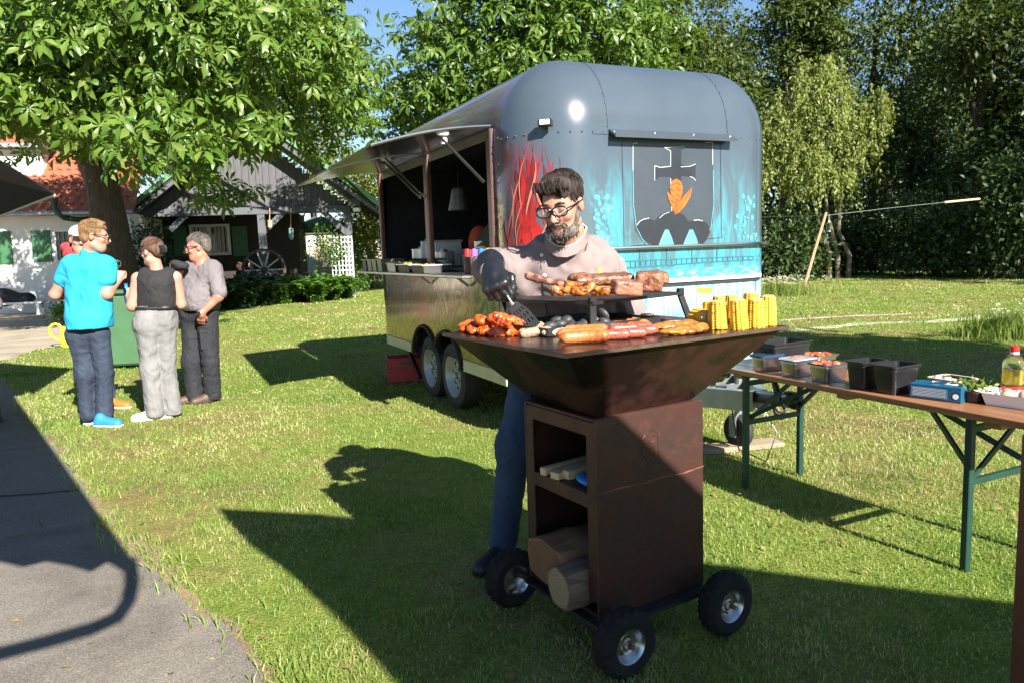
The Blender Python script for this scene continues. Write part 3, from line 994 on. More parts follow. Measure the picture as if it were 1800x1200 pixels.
# trees behind the viewer whose shadows lie across the lawn beside the table
sv_ = Vector((-math.sin(SUN_AZ), math.cos(SUN_AZ), 0)) / math.tan(SUN_EL)
for i, (pts, lb) in enumerate(((((1420, 612), (1500, 605), (1590, 615)), 'garden tree behind the viewer whose shade crosses the lawn beyond the beer table'), (((1680, 640), (1640, 662), (1740, 690)), 'second garden tree behind the viewer shading the lawn near the oil bottle'))):
    L = []
    for k, q in enumerate(pts):
        z = 6.6 + 0.5 * k
        g = G(*q)
        L.append((Vector((g.x, g.y, 0)) - sv_ * z + Vector((0, 0, z)), ((1.0, 1.3, 0.75), (0.75, 0.8, 0.5))[i]))
    c = L[1][0]
    tree('garden_tree', lb, (c.x, c.y, 0), 6.0, 0.2, L, 1600 if i == 0 else 700, 0.42, 'forest_leaf_dark', 0.22, 6, 420 + i, shell=0.1)
# ================================================================== white house with the red tiled roof
def plane_map(o, rz):
    """picture point -> (x, z) in the frame at o turned by rz, on its plane y = off"""
    Mi = (Matrix.Translation(o) @ Matrix.Rotation(rz, 4, 'Z')).inverted()
    n = Vector((-math.sin(rz), math.cos(rz), 0))
    def f(px, py, off=0.0):
        q = Mi @ onplane(px, py, Vector(o) + n * off, n)
        return q.x, q.z
    return f
h0 = G(0, 553)
h0 = Vector((h0.x, h0.y, 0))
HRZ = R(14)
hp = plane_map(h0, HRZ)
house = thing('house', 'white rendered house with a red tiled roof and green shutters', 'house', h0, HRZ)
hxl, hxr = -5.0, hp(238, 480)[0]
ze = hp(60, 377)[1]
b = MB()
b.box(((hxl + hxr) / 2, 2.5, ze / 2), (hxr - hxl, 5.0, ze))
b.build('wall', 'white_render', house)
# a grey shaded band of plaster below the eaves
pitch = R(42)
rl = 5.2
roof = MB()
n_ = Vector((0, -math.sin(pitch), math.cos(pitch)))
e0 = Vector((0, -0.45, ze + 0.02))
up_ = Vector((0, math.cos(pitch), math.sin(pitch)))
for t0 in (0,):
    q = [e0 + Vector((hxl - 0.2, 0, 0)), e0 + Vector((hxr + 0.2, 0, 0)), e0 + Vector((hxr + 0.2, 0, 0)) + up_ * rl, e0 + Vector((hxl - 0.2, 0, 0)) + up_ * rl]
    roof.add(q + [v - n_ * 0.14 for v in q], [(0, 1, 2, 3), (7, 6, 5, 4), (1, 0, 4, 5), (2, 1, 5, 6), (3, 2, 6, 7), (0, 3, 7, 4)])
rf = roof.build('roof', 'roof_tile', house)
tw_, th_ = 0.27, 0.36
tile_me = None
tb_ = MB()
prof = [(-0.5, 0.0), (-0.3, 0.035), (-0.1, 0.045), (0.08, 0.02), (0.25, -0.005), (0.5, 0.0)]
tv, tf = [], []
for y_, zz in ((0, 0.03), (1.08, 0.0)):
    for x_, z_ in prof:
        tv.append((x_ * tw_ * 1.03, y_ * th_, z_ + zz + 0.012))
for x_, z_ in prof:
    tv.append((x_ * tw_ * 1.03, 0, z_ - 0.008))
k_ = len(prof)
for i in range(k_ - 1):
    tf += [(i, i + 1, k_ + i + 1, k_ + i), (i + 1, i, 2 * k_ + i, 2 * k_ + i + 1)]
tb_.add(tv, tf)
tile_me = tb_.mesh('tile', True, 60)
tile_me.materials.append(MATS['roof_tile'])
xs0 = hp(-25, 370)[0]
rr = random.Random(3)
ncol = 24
for rrow in range(12):
    for cc_ in range(ncol):
        x = xs0 + (cc_ + 0.5 * (rrow % 2)) * tw_
        if x > hxr + 0.1:
            continue
        p = e0 + Vector((x, 0, 0)) + up_ * (rrow * th_) + n_ * 0.004
        o = link('tile', tile_me, None, rf, p, (pitch, rr.uniform(-0.02, 0.02), rr.uniform(-0.02, 0.02)))
b = MB()
b.tube([(hxl - 0.2, -0.52, ze - 0.02), (hxr + 0.2, -0.52, ze - 0.02)], 0.075, 10)
b.build('gutter', 'gutter_zinc', house, smooth=True)
# green hopper and downpipe
qa = hp(95, 352, -0.6)
qb = hp(97, 368, -0.6)
qc = hp(112, 383, -0.5)
qd = hp(140, 387, -0.2)
qe = hp(190, 384, 0.0)
b = MB()
b.lathe([(0.06, -0.30), (0.11, -0.02), (0.13, 0.0), (0.13, 0.05), (0.115, 0.05)], 12, TR((qa[0], -0.62, qa[1])))
b.build('hopper', 'green_copper', house, smooth=True)
b = MB()
b.tube([(qa[0], -0.62, qa[1] - 0.28), (qb[0] + 0.05, -0.6, qb[1] - 0.12), (qc[0], -0.5, qc[1]), (qd[0], -0.25, qd[1]), (qe[0], -0.15, qe[1])], 0.085, 10)
b.build('downpipe', 'green_copper', house, smooth=True)
def rect(pm, x0, y0, x1, y1, off):
    a, z1 = pm(x0, y0, off)
    c, z0 = pm(x1, y1, off)
    return a, c, z0, z1
def shutter(x0, y0, x1, y1):
    a, c, z0, z1 = rect(hp, x0, y0, x1, y1, -0.04)
    b = MB()
    b.box(((a + c) / 2, -0.03, (z0 + z1) / 2), (c - a, 0.045, z1 - z0), 0.008)
    s = b.build('shutter', 'shutter_green', house)
    for z in (z0 + 0.12, z1 - 0.12):
        b = MB()
        b.box((a + 0.1, -0.058, z), (0.16, 0.01, 0.06))
        b.build('hinge', 'gutter_zinc', s)
    return s
shutter(-40, 408, 24, 464)
shutter(53, 406, 93, 460)
shutter(135, 405, 172, 458)
a, c, z0, z1 = rect(hp, 95, 406, 134, 459, 0.0)
b = MB()
for (x, z, w, h) in ((a, (z0 + z1) / 2, 0.07, z1 - z0), (c, (z0 + z1) / 2, 0.07, z1 - z0), ((a + c) / 2, z1, c - a + 0.07, 0.07), ((a + c) / 2, z0, c - a + 0.07, 0.07)):
    b.box((x, -0.02, z), (w, 0.07, h))
win = b.build('window', 'white_frame', house)
b = MB()
b.box(((a + c) / 2, -0.006, (z0 + z1) / 2), (c - a - 0.06, 0.012, z1 - z0 - 0.06))
b.build('pane', 'dark_pane', win)
for k in range(1, 4):
    x = a + (c - a) * k / 4
    b = MB()
    b.tube([(x, -0.045, z0), (x, -0.045, z1)], 0.012, 6)
    b.build('bar', 'gutter_zinc', win)
# dormer
a, c, z0, z1 = rect(hp, -30, 268, 82, 312, 1.2)
b = MB()
b.box(((a + c) / 2, 1.6, (z0 + z1) / 2), (c - a, 1.4, z1 - z0 + 0.1))
dm = b.build('dormer', 'white_render', house)
b = MB()
b.box(((a + c) / 2, 1.45, z1 + 0.13), (c - a + 0.4, 1.9, 0.12))
b.build('dormer_roof', 'gutter_zinc', dm)
# dark thing at the wall: covered bench
mat('black_cover', (0.012, 0.012, 0.014), (0.02, 0.02, 0.022), 5, 0.7, bmp=0.4)
bp = P(22, 548, h0.y - 0.9)
bn = thing('covered_bench', 'low white bench under a black cover against the white house wall', 'bench', (bp.x, bp.y, 0), HRZ)
b = MB()
for sx in (-0.75, 0.75):
    b.box((sx, 0, 0.18), (0.08, 0.4, 0.36))
b.box((0, 0, 0.38), (1.75, 0.45, 0.06))
b.build('seat', 'white_frame', bn)
sdf('cover', WR(U(0.1, ell((-0.2, 0, 0.58), (0.45, 0.24, 0.26)), ell((0.3, 0, 0.52), (0.35, 0.22, 0.18))), 3, 9, 0.03), 'black_cover', bn, 0.03)

# ================================================================== timber pavilion
pvD = 27.0
p0 = P(430, 470, pvD)
PRZ = R(10)
p0 = Vector((p0.x, p0.y, 0))
pm = plane_map(p0, PRZ)
pav = thing('pavilion', 'dark timber pavilion with grey boarded gable and green edged roof', 'pavilion', p0, PRZ)
ridge = pm(438, 200, -1.0)
re_ = pm(672, 366, -1.0)
le_ = pm(222, 372, -1.0)
ap = pm(430, 222, 0.0)
br = pm(614, 364, 0.0)
bl = pm(232, 368, 0.0)
zb = br[1]
# roof slabs with green metal edge
def slab(a, c, y0, y1, th, name, m, par):
    a, c = Vector((a[0], 0, a[1])), Vector((c[0], 0, c[1]))
    t = (c - a).normalized()
    n = Vector((-t.z, 0, t.x))
    if n.z < 0:
        n = -n
    b = MB()
    q = [a, c, c - n * th, a - n * th]
    b.add([v + Vector((0, y0, 0)) for v in q] + [v + Vector((0, y1, 0)) for v in q], [(0, 1, 2, 3), (7, 6, 5, 4), (0, 4, 5, 1), (1, 5, 6, 2), (2, 6, 7, 3), (3, 7, 4, 0)])
    return b.build(name, m, par)
mat('roof_felt', (0.05, 0.055, 0.05), (0.07, 0.075, 0.07), 3, 0.8)
roofp = slab(ridge, re_, -0.95, 6.0, 0.16, 'roof', 'dark_timber', pav)
slab(ridge, le_, -0.95, 6.0, 0.16, 'roof', 'dark_timber', pav)
def off(p, dz):
    return (p[0], p[1] + dz)
for e in (re_, le_):
    slab(off(ridge, 0.17), off(e, 0.17), -1.02, 6.05, 0.17, 'roof_sheet', 'green_metal', pav)
    slab(off(ridge, -0.17), off(e, -0.17), -0.99, -0.90, 0.12, 'fascia', 'grey_beam', pav)
# gable boards, one by one
bw = 0.235
x = bl[0]
rr = random.Random(8)
while x < br[0] - 0.05:
    xc = x + bw / 2
    zt = ap[1] - abs(xc - ap[0]) * (ap[1] - zb) / ((br[0] - ap[0]) if xc > ap[0] else (ap[0] - bl[0]))
    zt = max(zt, zb + 0.03)
    b = MB()
    b.box((0, 0, (zt - zb) / 2), (bw - 0.012, 0.03, zt - zb), 0.004)
    b.build('board', 'grey_board', pav, loc=(xc, rr.uniform(-0.008, 0.008), zb))
    x += bw
b = MB()
b.prism([(bl[0] + 0.1, zb), (br[0] - 0.1, zb), (ap[0], ap[1] - 0.08)], 0.04, TR((0, 0.03, 0)))
b.build('gable_backing', 'dark_timber', pav)
b = MB()
b.box(((bl[0] + br[0]) / 2, -0.06, zb - 0.07), (br[0] - bl[0] + 0.1, 0.18, 0.26), 0.01)
b.build('beam', 'grey_beam', pav)
for px in (250, 462, 614):
    x = pm(px, 420, 0)[0]
    b = MB()
    b.box((x, -0.02, zb / 2 - 0.1), (0.26, 0.22, zb - 0.2), 0.01)
    b.build('post', 'grey_beam', pav)
def brace(p, q):
    b = MB()
    a, c = pm(*p, 0), pm(*q, 0)
    b.bar((a[0], -0.03, a[1]), (c[0], -0.03, c[1]), 0.12, 0.2)
    b.build('brace', 'grey_beam', pav)
brace((563, 368), (612, 412))
brace((462, 410), (500, 372))
brace((335, 372), (300, 405))
# back wall and side wall, dark inside
xl, xr2 = bl[0], pm(526, 420, 3.0)[0]
b = MB()
b.box(((xl + xr2) / 2, 3.1, zb / 2 + 0.6), (xr2 - xl, 0.15, zb + 1.2))
b.build('wall', 'dark_timber', pav)
b = MB()
b.box((xl + 0.05, 1.5, zb / 2), (0.12, 3.1, zb))
b.build('wall', 'dark_timber', pav)
b = MB()
b.box((xr2 - 0.06, 4.5, zb / 2), (0.12, 2.7, zb))
b.build('wall', 'dark_timber', pav)
b = MB()
b.box(((bl[0] + br[0]) / 2, 2.4, zb + 0.1), (br[0] - bl[0], 4.6, 0.06))
b.build('ceiling_board', 'dark_timber', pav)
b = MB()
b.box(((bl[0] + br[0]) / 2 - 0.6, 1.6, 0.01), (br[0] - bl[0], 3.0, 0.03))
b.build('porch_floor', 'gravel', pav)
for px in (243, 250, 257):
    x = pm(px, 400, 0.4)[0]
    z1, z0_ = pm(px, 378, 0.4)[1], pm(px, 424, 0.4)[1]
    b = MB()
    b.box((x, 0.45, (z0_ + z1) / 2), (0.13, 0.03, z1 - z0_))
    b.build('board', 'grey_board', pav)
a, c, z0, z1 = rect(pm, 335, 398, 405, 446, 3.0)
b = MB()
for x in (a, (a + c) / 2, c):
    b.box((x, 2.98, (z0 + z1) / 2), (0.1, 0.1, z1 - z0))
for z in (z0, z1):
    b.box(((a + c) / 2, 2.98, z), (c - a + 0.1, 0.1, 0.1))
w2 = b.build('window', 'white_frame', pav)
b = MB()
for k in range(10):
    t = (k + 0.5) / 10
    if 0.36 < t < 0.62:
        continue
    b.tube([(a + (c - a) * t, 2.97, z0), (a + (c - a) * t, 2.97, z1)], 0.05, 6)
b.build('curtain', 'curtain', w2)
b = MB()
b.box(((a + c) / 2, 3.015, (z0 + z1) / 2), (c - a - 0.08, 0.012, z1 - z0 - 0.08))
b.build('pane', 'dark_pane', w2)
for x0, x1 in ((407, 438), (303, 332)):
    a, c, z0, z1 = rect(pm, x0, 398, x1, 450, 3.0)
    b = MB()
    b.box(((a + c) / 2, 2.97, (z0 + z1) / 2), (c - a, 0.05, z1 - z0), 0.01)
    b.build('shutter', 'shutter_green', pav)
# lamp box and flood lamp at the corner
x, z = pm(622, 356, -0.5)
b = MB()
b.box((x, -0.5, z), (0.45, 0.4, 0.28), 0.02)
lp = b.build('lamp_box', 'grey_beam', pav)
b = MB()
x, z = pm(627, 371, -0.5)
b.lathe([(0.05, 0.12), (0.14, 0.10), (0.15, 0.0), (0.12, -0.03)], 12, TR((x, -0.5, z)))
b.build('lamp_shade', 'white_frame', lp, smooth=True)
# small things around the pavilion
mat('straw', (0.45, 0.33, 0.22), (0.36, 0.25, 0.16), 6, 0.9)
mat('pale_aqua', (0.22, 0.42, 0.42), (0.28, 0.48, 0.46), 5, 0.35)
def hanging(name, label, px, y0, y1, y2, m, r):
    a = pm(px, y0, -0.3); c = pm(px, y1, -0.3); d = pm(px, y2, -0.3)
    t = thing(name, label, 'feeder', p0, PRZ)
    b = MB()
    b.tube([(a[0], -0.3, a[1]), (c[0], -0.3, c[1])], 0.014, 5)
    b.build('cord', 'straw', t)
    b = MB()
    H_ = c[1] - d[1]
    b.lathe([(0.02, 0), (r * 0.8, -0.04 * H_), (r * 1.15, -0.1 * H_), (r, -0.16 * H_), (r * 0.95, -0.8 * H_), (r * 0.6, -0.9 * H_), (0.03, -H_)], 12, TR((c[0], -0.3, c[1])))
    b.build('body', m, t, smooth=True)
hanging('bird_feeder', 'tan bird feeder hanging on a cord from the pavilion beam', 474, 366, 387, 403, 'straw', 0.09)
hanging('bird_feeder', 'pale aqua tube feeder hanging lower beside the pavilion post', 511, 366, 401, 422, 'pale_aqua', 0.09)
# wagon wheel
wx, wz = pm(464, 470, -0.5)
wh = thing('wagon_wheel', 'old wooden wagon wheel leaning at the porch post', 'wheel', p0, PRZ)
mat('old_wood', (0.07, 0.055, 0.045), (0.045, 0.035, 0.03), 5, 0.85)
mat('whitewash', (0.55, 0.53, 0.5), (0.42, 0.4, 0.38), 5, 0.85)
b = MB()
wr = 0.72
for k in range(24):
    a0, a1 = k * math.pi / 12, (k + 1) * math.pi / 12
    b.bar((wx + wr * math.cos(a0), -0.5, wz - 0.1 + wr * math.sin(a0)), (wx + wr * math.cos(a1), -0.5, wz - 0.1 + wr * math.sin(a1)), 0.09, 0.12, (0, 1, 0))
b.build('rim', 'old_wood', wh)
for k in range(10):
    a0 = k * math.pi / 5
    b = MB()
    b.tube([(wx + 0.08 * math.cos(a0), -0.5, wz - 0.1 + 0.08 * math.sin(a0)), (wx + wr * math.cos(a0), -0.5, wz - 0.1 + wr * math.sin(a0))], 0.028, 6)
    b.build('spoke', 'whitewash', wh)
b = MB()
b.lathe([(0.07, -0.12), (0.12, -0.05), (0.12, 0.05), (0.07, 0.12)], 12, TR((wx, -0.5, wz - 0.1), rx=R(90)))
b.build('hub', 'old_wood', wh)
# white lattice trellis with climbing rose
tx0, tz1 = pm(581, 416, -1.6)
tx1, tz0 = pm(624, 520, -1.6)
tr = thing('trellis', 'white lattice trellis beside the pavilion with a climbing rose', 'trellis', p0, PRZ)
tz0 = 0.0
nx_, nz_ = 6, 12
for k in range(nx_ + 1):
    b = MB()
    x = tx0 + (tx1 - tx0) * k / nx_
    b.box((x, -1.6, (tz0 + tz1) / 2), (0.035, 0.02, tz1 - tz0))
    b.build('slat', 'white_frame', tr)
for k in range(nz_ + 1):
    b = MB()
    z = 0.15 + (tz1 - 0.2) * k / nz_
    b.box(((tx0 + tx1) / 2, -1.622, z), (tx1 - tx0 + 0.04, 0.02, 0.035))
    b.build('slat', 'white_frame', tr)
tp = P(565, 430, 25.2)
shrub('climbing_rose', 'leafy rose with pale blossoms growing over the trellis', 572, 480, 25.6, 0.6, 1.0, 900, 'fern_leaf', 0.11, 350, blossom=120, mb='pink_blossom', z=1.15)
# bicycle
mat('bike_white', (0.6, 0.62, 0.66), (0.5, 0.52, 0.56), 5, 0.4)
mat('rubber', (0.016, 0.016, 0.017), (0.024, 0.023, 0.022), 8, 0.8, bmp=0.3, bscale=60)
bx, bz = pm(545, 492, -0.9)
bk = thing('bicycle', 'white bicycle parked under the pavilion beside the trellis', 'bicycle', p0, PRZ)
S0 = Vector((bx - 0.3, -0.9, 0))
def bw_(x):
    b = MB()
    pts = [(x + 0.33 * math.cos(k * math.pi / 10), 0, 0.34 + 0.33 * math.sin(k * math.pi / 10)) for k in range(21)]
    b.tube([S0 + Vector(q) for q in pts], 0.02, 6, caps=False)
    return b.build('wheel', 'rubber', bk, smooth=True)
bw_(0)
bw_(1.05)
b = MB()
for p, q in (((0, 0, .34), (.42, 0, .36)), ((.42, 0, .36), (.3, 0, .8)), ((0, 0, .34), (.3, 0, .8)), ((.42, 0, .36), (.88, 0, .72)), ((.32, 0, .74), (.84, 0, .84)), ((.82, 0, .9), (1.05, 0, .34))):
    b.tube([S0 + Vector(p), S0 + Vector(q)], 0.026, 8)
b.build('frame', 'bike_white', bk, smooth=True)
b = MB()
b.box(S0 + Vector((0.27, 0, 0.9)), (0.26, 0.14, 0.06), 0.02)
b.build('saddle', 'rubber', bk)
b = MB()
b.tube([S0 + Vector((0.78, -0.28, 1.0)), S0 + Vector((0.84, 0, 0.98)), S0 + Vector((0.78, 0.28, 1.0))], 0.016, 6)
b.build('handlebar', 'gutter_zinc', bk)
# green parasol and pale wall seen through the porch
mat('parasol_green', (0.03, 0.22, 0.08), (0.025, 0.18, 0.07), 3, 0.8)
def parasol(name, label, c, zt, ze_, r, m, n=8, mpole='gutter_zinc', rot=0.0):
    t = thing(name, label, 'parasol', (c[0], c[1], 0), rot)
    b = MB()
    b.tube([(0, 0, 0), (0, 0, zt + 0.08)], 0.03, 8)
    b.build('pole', mpole, t)
    b = MB()
    for k in range(n):
        a0, a1 = 2 * math.pi * k / n, 2 * math.pi * (k + 1) / n
        p, q = (r * math.cos(a0), r * math.sin(a0), ze_), (r * math.cos(a1), r * math.sin(a1), ze_)
        b.add([(0, 0, zt), p, q, (0, 0, zt - 0.02), (p[0], p[1], p[2] - 0.015), (q[0], q[1], q[2] - 0.015)], [(0, 1, 2), (3, 5, 4), (1, 4, 5, 2)])
        b.add([p, q, (q[0], q[1], ze_ - 0.2), (p[0], p[1], ze_ - 0.2)], [(0, 3, 2, 1)])
    b.build('canopy', m, t)
    for k in range(n):
        a0 = 2 * math.pi * k / n
        b = MB()
        b.bar((0.05 * math.cos(a0), 0.05 * math.sin(a0), zt - 0.06), (r * 0.99 * math.cos(a0), r * 0.99 * math.sin(a0), ze_ - 0.04), 0.015, 0.02)
        b.build('rib', mpole, t)
    return t
gp = P(565, 390, 34)
parasol('parasol', 'green parasol in the sun behind the pavilion porch', gp, gp.z + 0.25, gp.z - 0.25, 1.6, 'parasol_green')
wp = P(560, 470, 38)
mat('cream_wall', (0.62, 0.57, 0.45), (0.55, 0.5, 0.4), 2, 0.9)
gh_ = thing('garden_shed', 'cream garden shed glimpsed through the porch behind the green parasol', 'shed', (wp.x, wp.y, 0), R(8))
b = MB()
b.box((0, 1.5, 1.3), (3.4, 3, 2.6))
b.build('wall', 'cream_wall', gh_)
b = MB()
b.prism([(-2.0, 2.6), (2.0, 2.6), (0, 3.5)], 3.2, TR((0, -0.1, 0)))
b.build('roof', 'roof_felt', gh_)
b = MB()
b.box((0.4, -0.02, 1.0), (0.9, 0.06, 2.0))
b.build('door', 'straw', gh_)
# ferns and hedge in front of the porch
def fern(px, py, n, h, label, seed, m='fern_leaf', group='ferns in front of the pavilion'):
    c = G(px, py)
    t = thing('fern', label, 'fern', (c.x, c.y, 0), 0, group)
    rs = np.random.RandomState(seed)
    pos, out = [], []
    for k in range(n):
        a = rs.rand() * 6.28
        L = h * (0.7 + 0.5 * rs.rand())
        lean = 0.35 + 0.5 * rs.rand()
        s = np.linspace(0.1, 1, 16)
        x = lean * L * s ** 1.3
        z = L * (s - 0.45 * lean * s ** 2.4)
        for sd in (-1, 1):
            pos.append(np.stack([x * math.cos(a), x * math.sin(a), z], 1))
            o = np.array([-math.sin(a) * sd, math.cos(a) * sd, 0.1])
            out.append(np.tile(o, (16, 1)))
    leaf_cloud('fronds', np.concatenate(pos), np.concatenate(out), tmpl_simple(), 0.26 * h / 0.9, m, t, 0.1, 0.9, 0.22, seed)
    b = MB()
    b.sphere((0, 0, 0.03), (0.1, 0.1, 0.08), 8, 5)
    b.build('crown', 'bark', t)
    return t
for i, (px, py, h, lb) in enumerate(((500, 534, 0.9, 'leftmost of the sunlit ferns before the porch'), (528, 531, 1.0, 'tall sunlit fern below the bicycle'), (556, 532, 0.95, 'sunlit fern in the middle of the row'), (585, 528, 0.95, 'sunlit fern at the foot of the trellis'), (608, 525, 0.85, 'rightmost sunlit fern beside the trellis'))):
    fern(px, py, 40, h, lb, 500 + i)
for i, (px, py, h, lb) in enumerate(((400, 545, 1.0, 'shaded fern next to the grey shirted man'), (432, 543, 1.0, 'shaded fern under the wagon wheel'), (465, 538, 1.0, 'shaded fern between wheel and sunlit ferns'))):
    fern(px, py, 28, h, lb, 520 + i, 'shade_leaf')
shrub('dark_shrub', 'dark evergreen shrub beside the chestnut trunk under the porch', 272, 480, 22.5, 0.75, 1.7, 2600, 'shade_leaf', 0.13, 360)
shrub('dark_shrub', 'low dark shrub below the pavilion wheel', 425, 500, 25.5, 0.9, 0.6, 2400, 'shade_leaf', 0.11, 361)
shrub('potted_plant', 'small leafy plant beside the yellow watering can', 110, 570, 18.0, 0.30, 0.42, 420, 'fern_leaf', 0.10, 362, cat='plant', clump=0.06)
# ================================================================== food trailer
T0 = Vector((0.169, 5.158, 0))
TRZ = R(25)
TW, TL, TR_, TZR, TRZH, TZB = 2.36, 4.34, 0.5, 2.30, 0.56, 0.42
fm_ = plane_map(T0, TRZ)
def nose_y(x):
    """the nose is flat in the middle and rounded towards both ends"""
    d = max(0.0, x - (TW - TR_), TR_ - x)
    return TR_ - math.sqrt(max(1e-4, TR_ * TR_ - min(d, TR_ * 0.98) ** 2))
def fm(px, py):
    y = 0.0
    for k in range(6):
        x, z = fm_(px, py, y)
        y = 0.5 * y + 0.5 * nose_y(x)
    return x, z
trl = thing('food_trailer', 'slate blue rounded food trailer with turquoise painted front and open serving hatch', 'trailer', T0, TRZ)

def paint_front():
    """airbrushed shell: slate body, red flames at the front corner, turquoise mist and a painted waterfall on the nose, brushed olive flank"""
    m, nt, b, out = new_mat('trailer_paint')
    tc = N(nt, 'ShaderNodeTexCoord')
    sx = N(nt, 'ShaderNodeSeparateXYZ')
    nt.links.new(tc.outputs['Object'], sx.inputs[0])
    X, Y, Z = sx.outputs
    def band(v, a, c, d, e):
        """0 below a, 1 between c and d, 0 above e"""
        up = N(nt, 'ShaderNodeMapRange', interpolation_type='SMOOTHSTEP')
        up.inputs[1].default_value = a
        up.inputs[2].default_value = c
        nt.links.new(v, up.inputs[0])
        dn = N(nt, 'ShaderNodeMapRange', interpolation_type='SMOOTHSTEP')
        dn.inputs[1].default_value = d
        dn.inputs[2].default_value = e
        dn.inputs[3].default_value = 1
        dn.inputs[4].default_value = 0
        nt.links.new(v, dn.inputs[0])
        return mth(nt, 'MULTIPLY', up.outputs[0], dn.outputs[0])
    front = band(Y, -9, -8, 0.10, 0.42)
    base = ramp(nt, noise_fac(nt, 1.5, 3), [(0.3, (0.050, 0.066, 0.084)), (0.7, (0.062, 0.080, 0.099))])
    # turquoise mist with upward wisps
    wisp = noise_fac(nt, 3.0, 6, 0.62, (2.2, 1.0, 0.5), 1.4)
    wv = ramp(nt, wisp, [(0.45, (0, 0, 0)), (0.66, (1, 1, 1))])
    mist_z = band(Z, 0.9, 1.2, 1.55, 2.2)
    cx = mth(nt, 'ABSOLUTE', mth(nt, 'SUBTRACT', X, 1.2))
    side_x = band(cx, 0.26, 0.42, 0.62, 1.05)
    low = band(Z, 1.0, 1.2, 1.40, 1.56)
    mist = mth(nt, 'MULTIPLY', mth(nt, 'MAXIMUM', mth(nt, 'MULTIPLY', mth(nt, 'MULTIPLY', side_x, mist_z), mth(nt, 'ADD', wv, 0.10)), mth(nt, 'MULTIPLY', mth(nt, 'MULTIPLY', low, band(X, 0.45, 0.8, 9, 10)), mth(nt, 'ADD', wv, 0.35))), front, clamp=True)
    c = mixc(nt, mist, base, (0.045, 0.25, 0.30))
    # turquoise smoke beads
    beads = N(nt, 'ShaderNodeTexVoronoi', distance='EUCLIDEAN')
    beads.inputs['Scale'].default_value = 17
    nt.links.new(tc.outputs['Object'], beads.inputs['Vector'])
    bd = mth(nt, 'LESS_THAN', beads.outputs['Distance'], 0.36)
    bmask = mth(nt, 'MULTIPLY', mth(nt, 'MAXIMUM', band(X, 0.45, 0.52, 0.60, 0.68), band(X, 1.84, 1.9, 1.98, 2.1)), mth(nt, 'MULTIPLY', band(Z, 1.45, 1.5, 1.68, 1.95), wv))
    c = mixc(nt, mth(nt, 'MULTIPLY', mth(nt, 'MULTIPLY', bd, bmask), front), c, (0.14, 0.5, 0.52))
    # sea and waterfall at the bottom of the nose
    sea = mth(nt, 'MULTIPLY', band(Z, 1.14, 1.18, 1.24, 1.29), front)
    foam = noise_fac(nt, 14, 5, 0.6, (1, 1, 2.5))
    seac = ramp(nt, foam, [(0.35, (0.03, 0.20, 0.34)), (0.55, (0.07, 0.26, 0.38)), (0.66, (0.5, 0.56, 0.58))])
    c = mixc(nt, sea, c, seac)
    fall = mth(nt, 'MULTIPLY', band(Z, -5, -4, 1.15, 1.18), front)
    strk = noise_fac(nt, 9, 5, 0.65, (3.2, 3.2, 0.35), 0.6)
    ck = noise_fac(nt, 5, 4, 0.6, (1, 1, 1.6))
    fallc = ramp(nt, mth(nt, 'ADD', mth(nt, 'MULTIPLY', strk, 0.6), mth(nt, 'MULTIPLY', ck, 0.4)), [(0.38, (0.06, 0.24, 0.40)), (0.48, (0.20, 0.36, 0.46)), (0.58, (0.40, 0.48, 0.52)), (0.7, (0.54, 0.57, 0.58))])
    c = mixc(nt, fall, c, fallc)
    # red flames on the front corner
    fl = noise_fac(nt, 2.2, 2, 0.45, (2.6, 2.6, 0.55), 1.8)
    flv = ramp(nt, fl, [(0.40, (0, 0, 0)), (0.50, (1, 1, 1)), (0.56, (0.15, 0.15, 0.15)), (0.62, (1, 1, 1))])
    corner = mth(nt, 'MULTIPLY', mth(nt, 'MULTIPLY', band(X, -9, -8, 0.10, 0.20), band(Y, 0.08, 0.17, 0.62, 0.85)), band(Z, 1.2, 1.45, 2.05, 2.3))
    c = mixc(nt, mth(nt, 'MULTIPLY', mth(nt, 'MULTIPLY', corner, flv, clamp=True), 0.85), c, (0.24, 0.016, 0.02))
    # flank
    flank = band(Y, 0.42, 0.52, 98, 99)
    br = noise_fac(nt, 2.6, 4, 0.55, (0.5, 1.3, 0.8), 3.4)
    brc = ramp(nt, br, [(0.28, (0.44, 0.36, 0.19)), (0.42, (0.27, 0.19, 0.095)), (0.50, (0.09, 0.058, 0.034)), (0.58, (0.38, 0.29, 0.15)), (0.70, (0.11, 0.075, 0.042))])
    plume = mth(nt, 'MULTIPLY', band(Y, 2.0, 2.25, 2.7, 2.95), ramp(nt, noise_fac(nt, 1.8, 3, 0.5, (1, 2.6, 0.7), 1.5), [(0.50, (0, 0, 0)), (0.56, (1, 1, 1))]))
    brc = mixc(nt, mth(nt, 'MULTIPLY', plume, 0.7), brc, (0.32, 0.11, 0.06))
    plume2 = mth(nt, 'MULTIPLY', band(Y, 1.95, 2.2, 2.6, 2.9), ramp(nt, noise_fac(nt, 2.6, 3, 0.5, (1, 2.6, 0.7), 2.5), [(0.58, (0, 0, 0)), (0.63, (1, 1, 1))]))
    brc = mixc(nt, mth(nt, 'MULTIPLY', plume2, 0.6), brc, (0.10, 0.22, 0.2))
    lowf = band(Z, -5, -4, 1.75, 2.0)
    upc = mixc(nt, ramp(nt, noise_fac(nt, 1.2, 3), [(0.4, (0, 0, 0)), (0.65, (1, 1, 1))]), (0.13, 0.075, 0.12), (0.12, 0.125, 0.15))  # purplish reflection on the upper flank, painted into the colour
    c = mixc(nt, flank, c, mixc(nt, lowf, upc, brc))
    nt.links.new(c, b.inputs['Base Color'])
    nt.links.new(mth(nt, 'MULTIPLY', mth(nt, 'MULTIPLY', flank, lowf), 0.8), b.inputs['Metallic'])
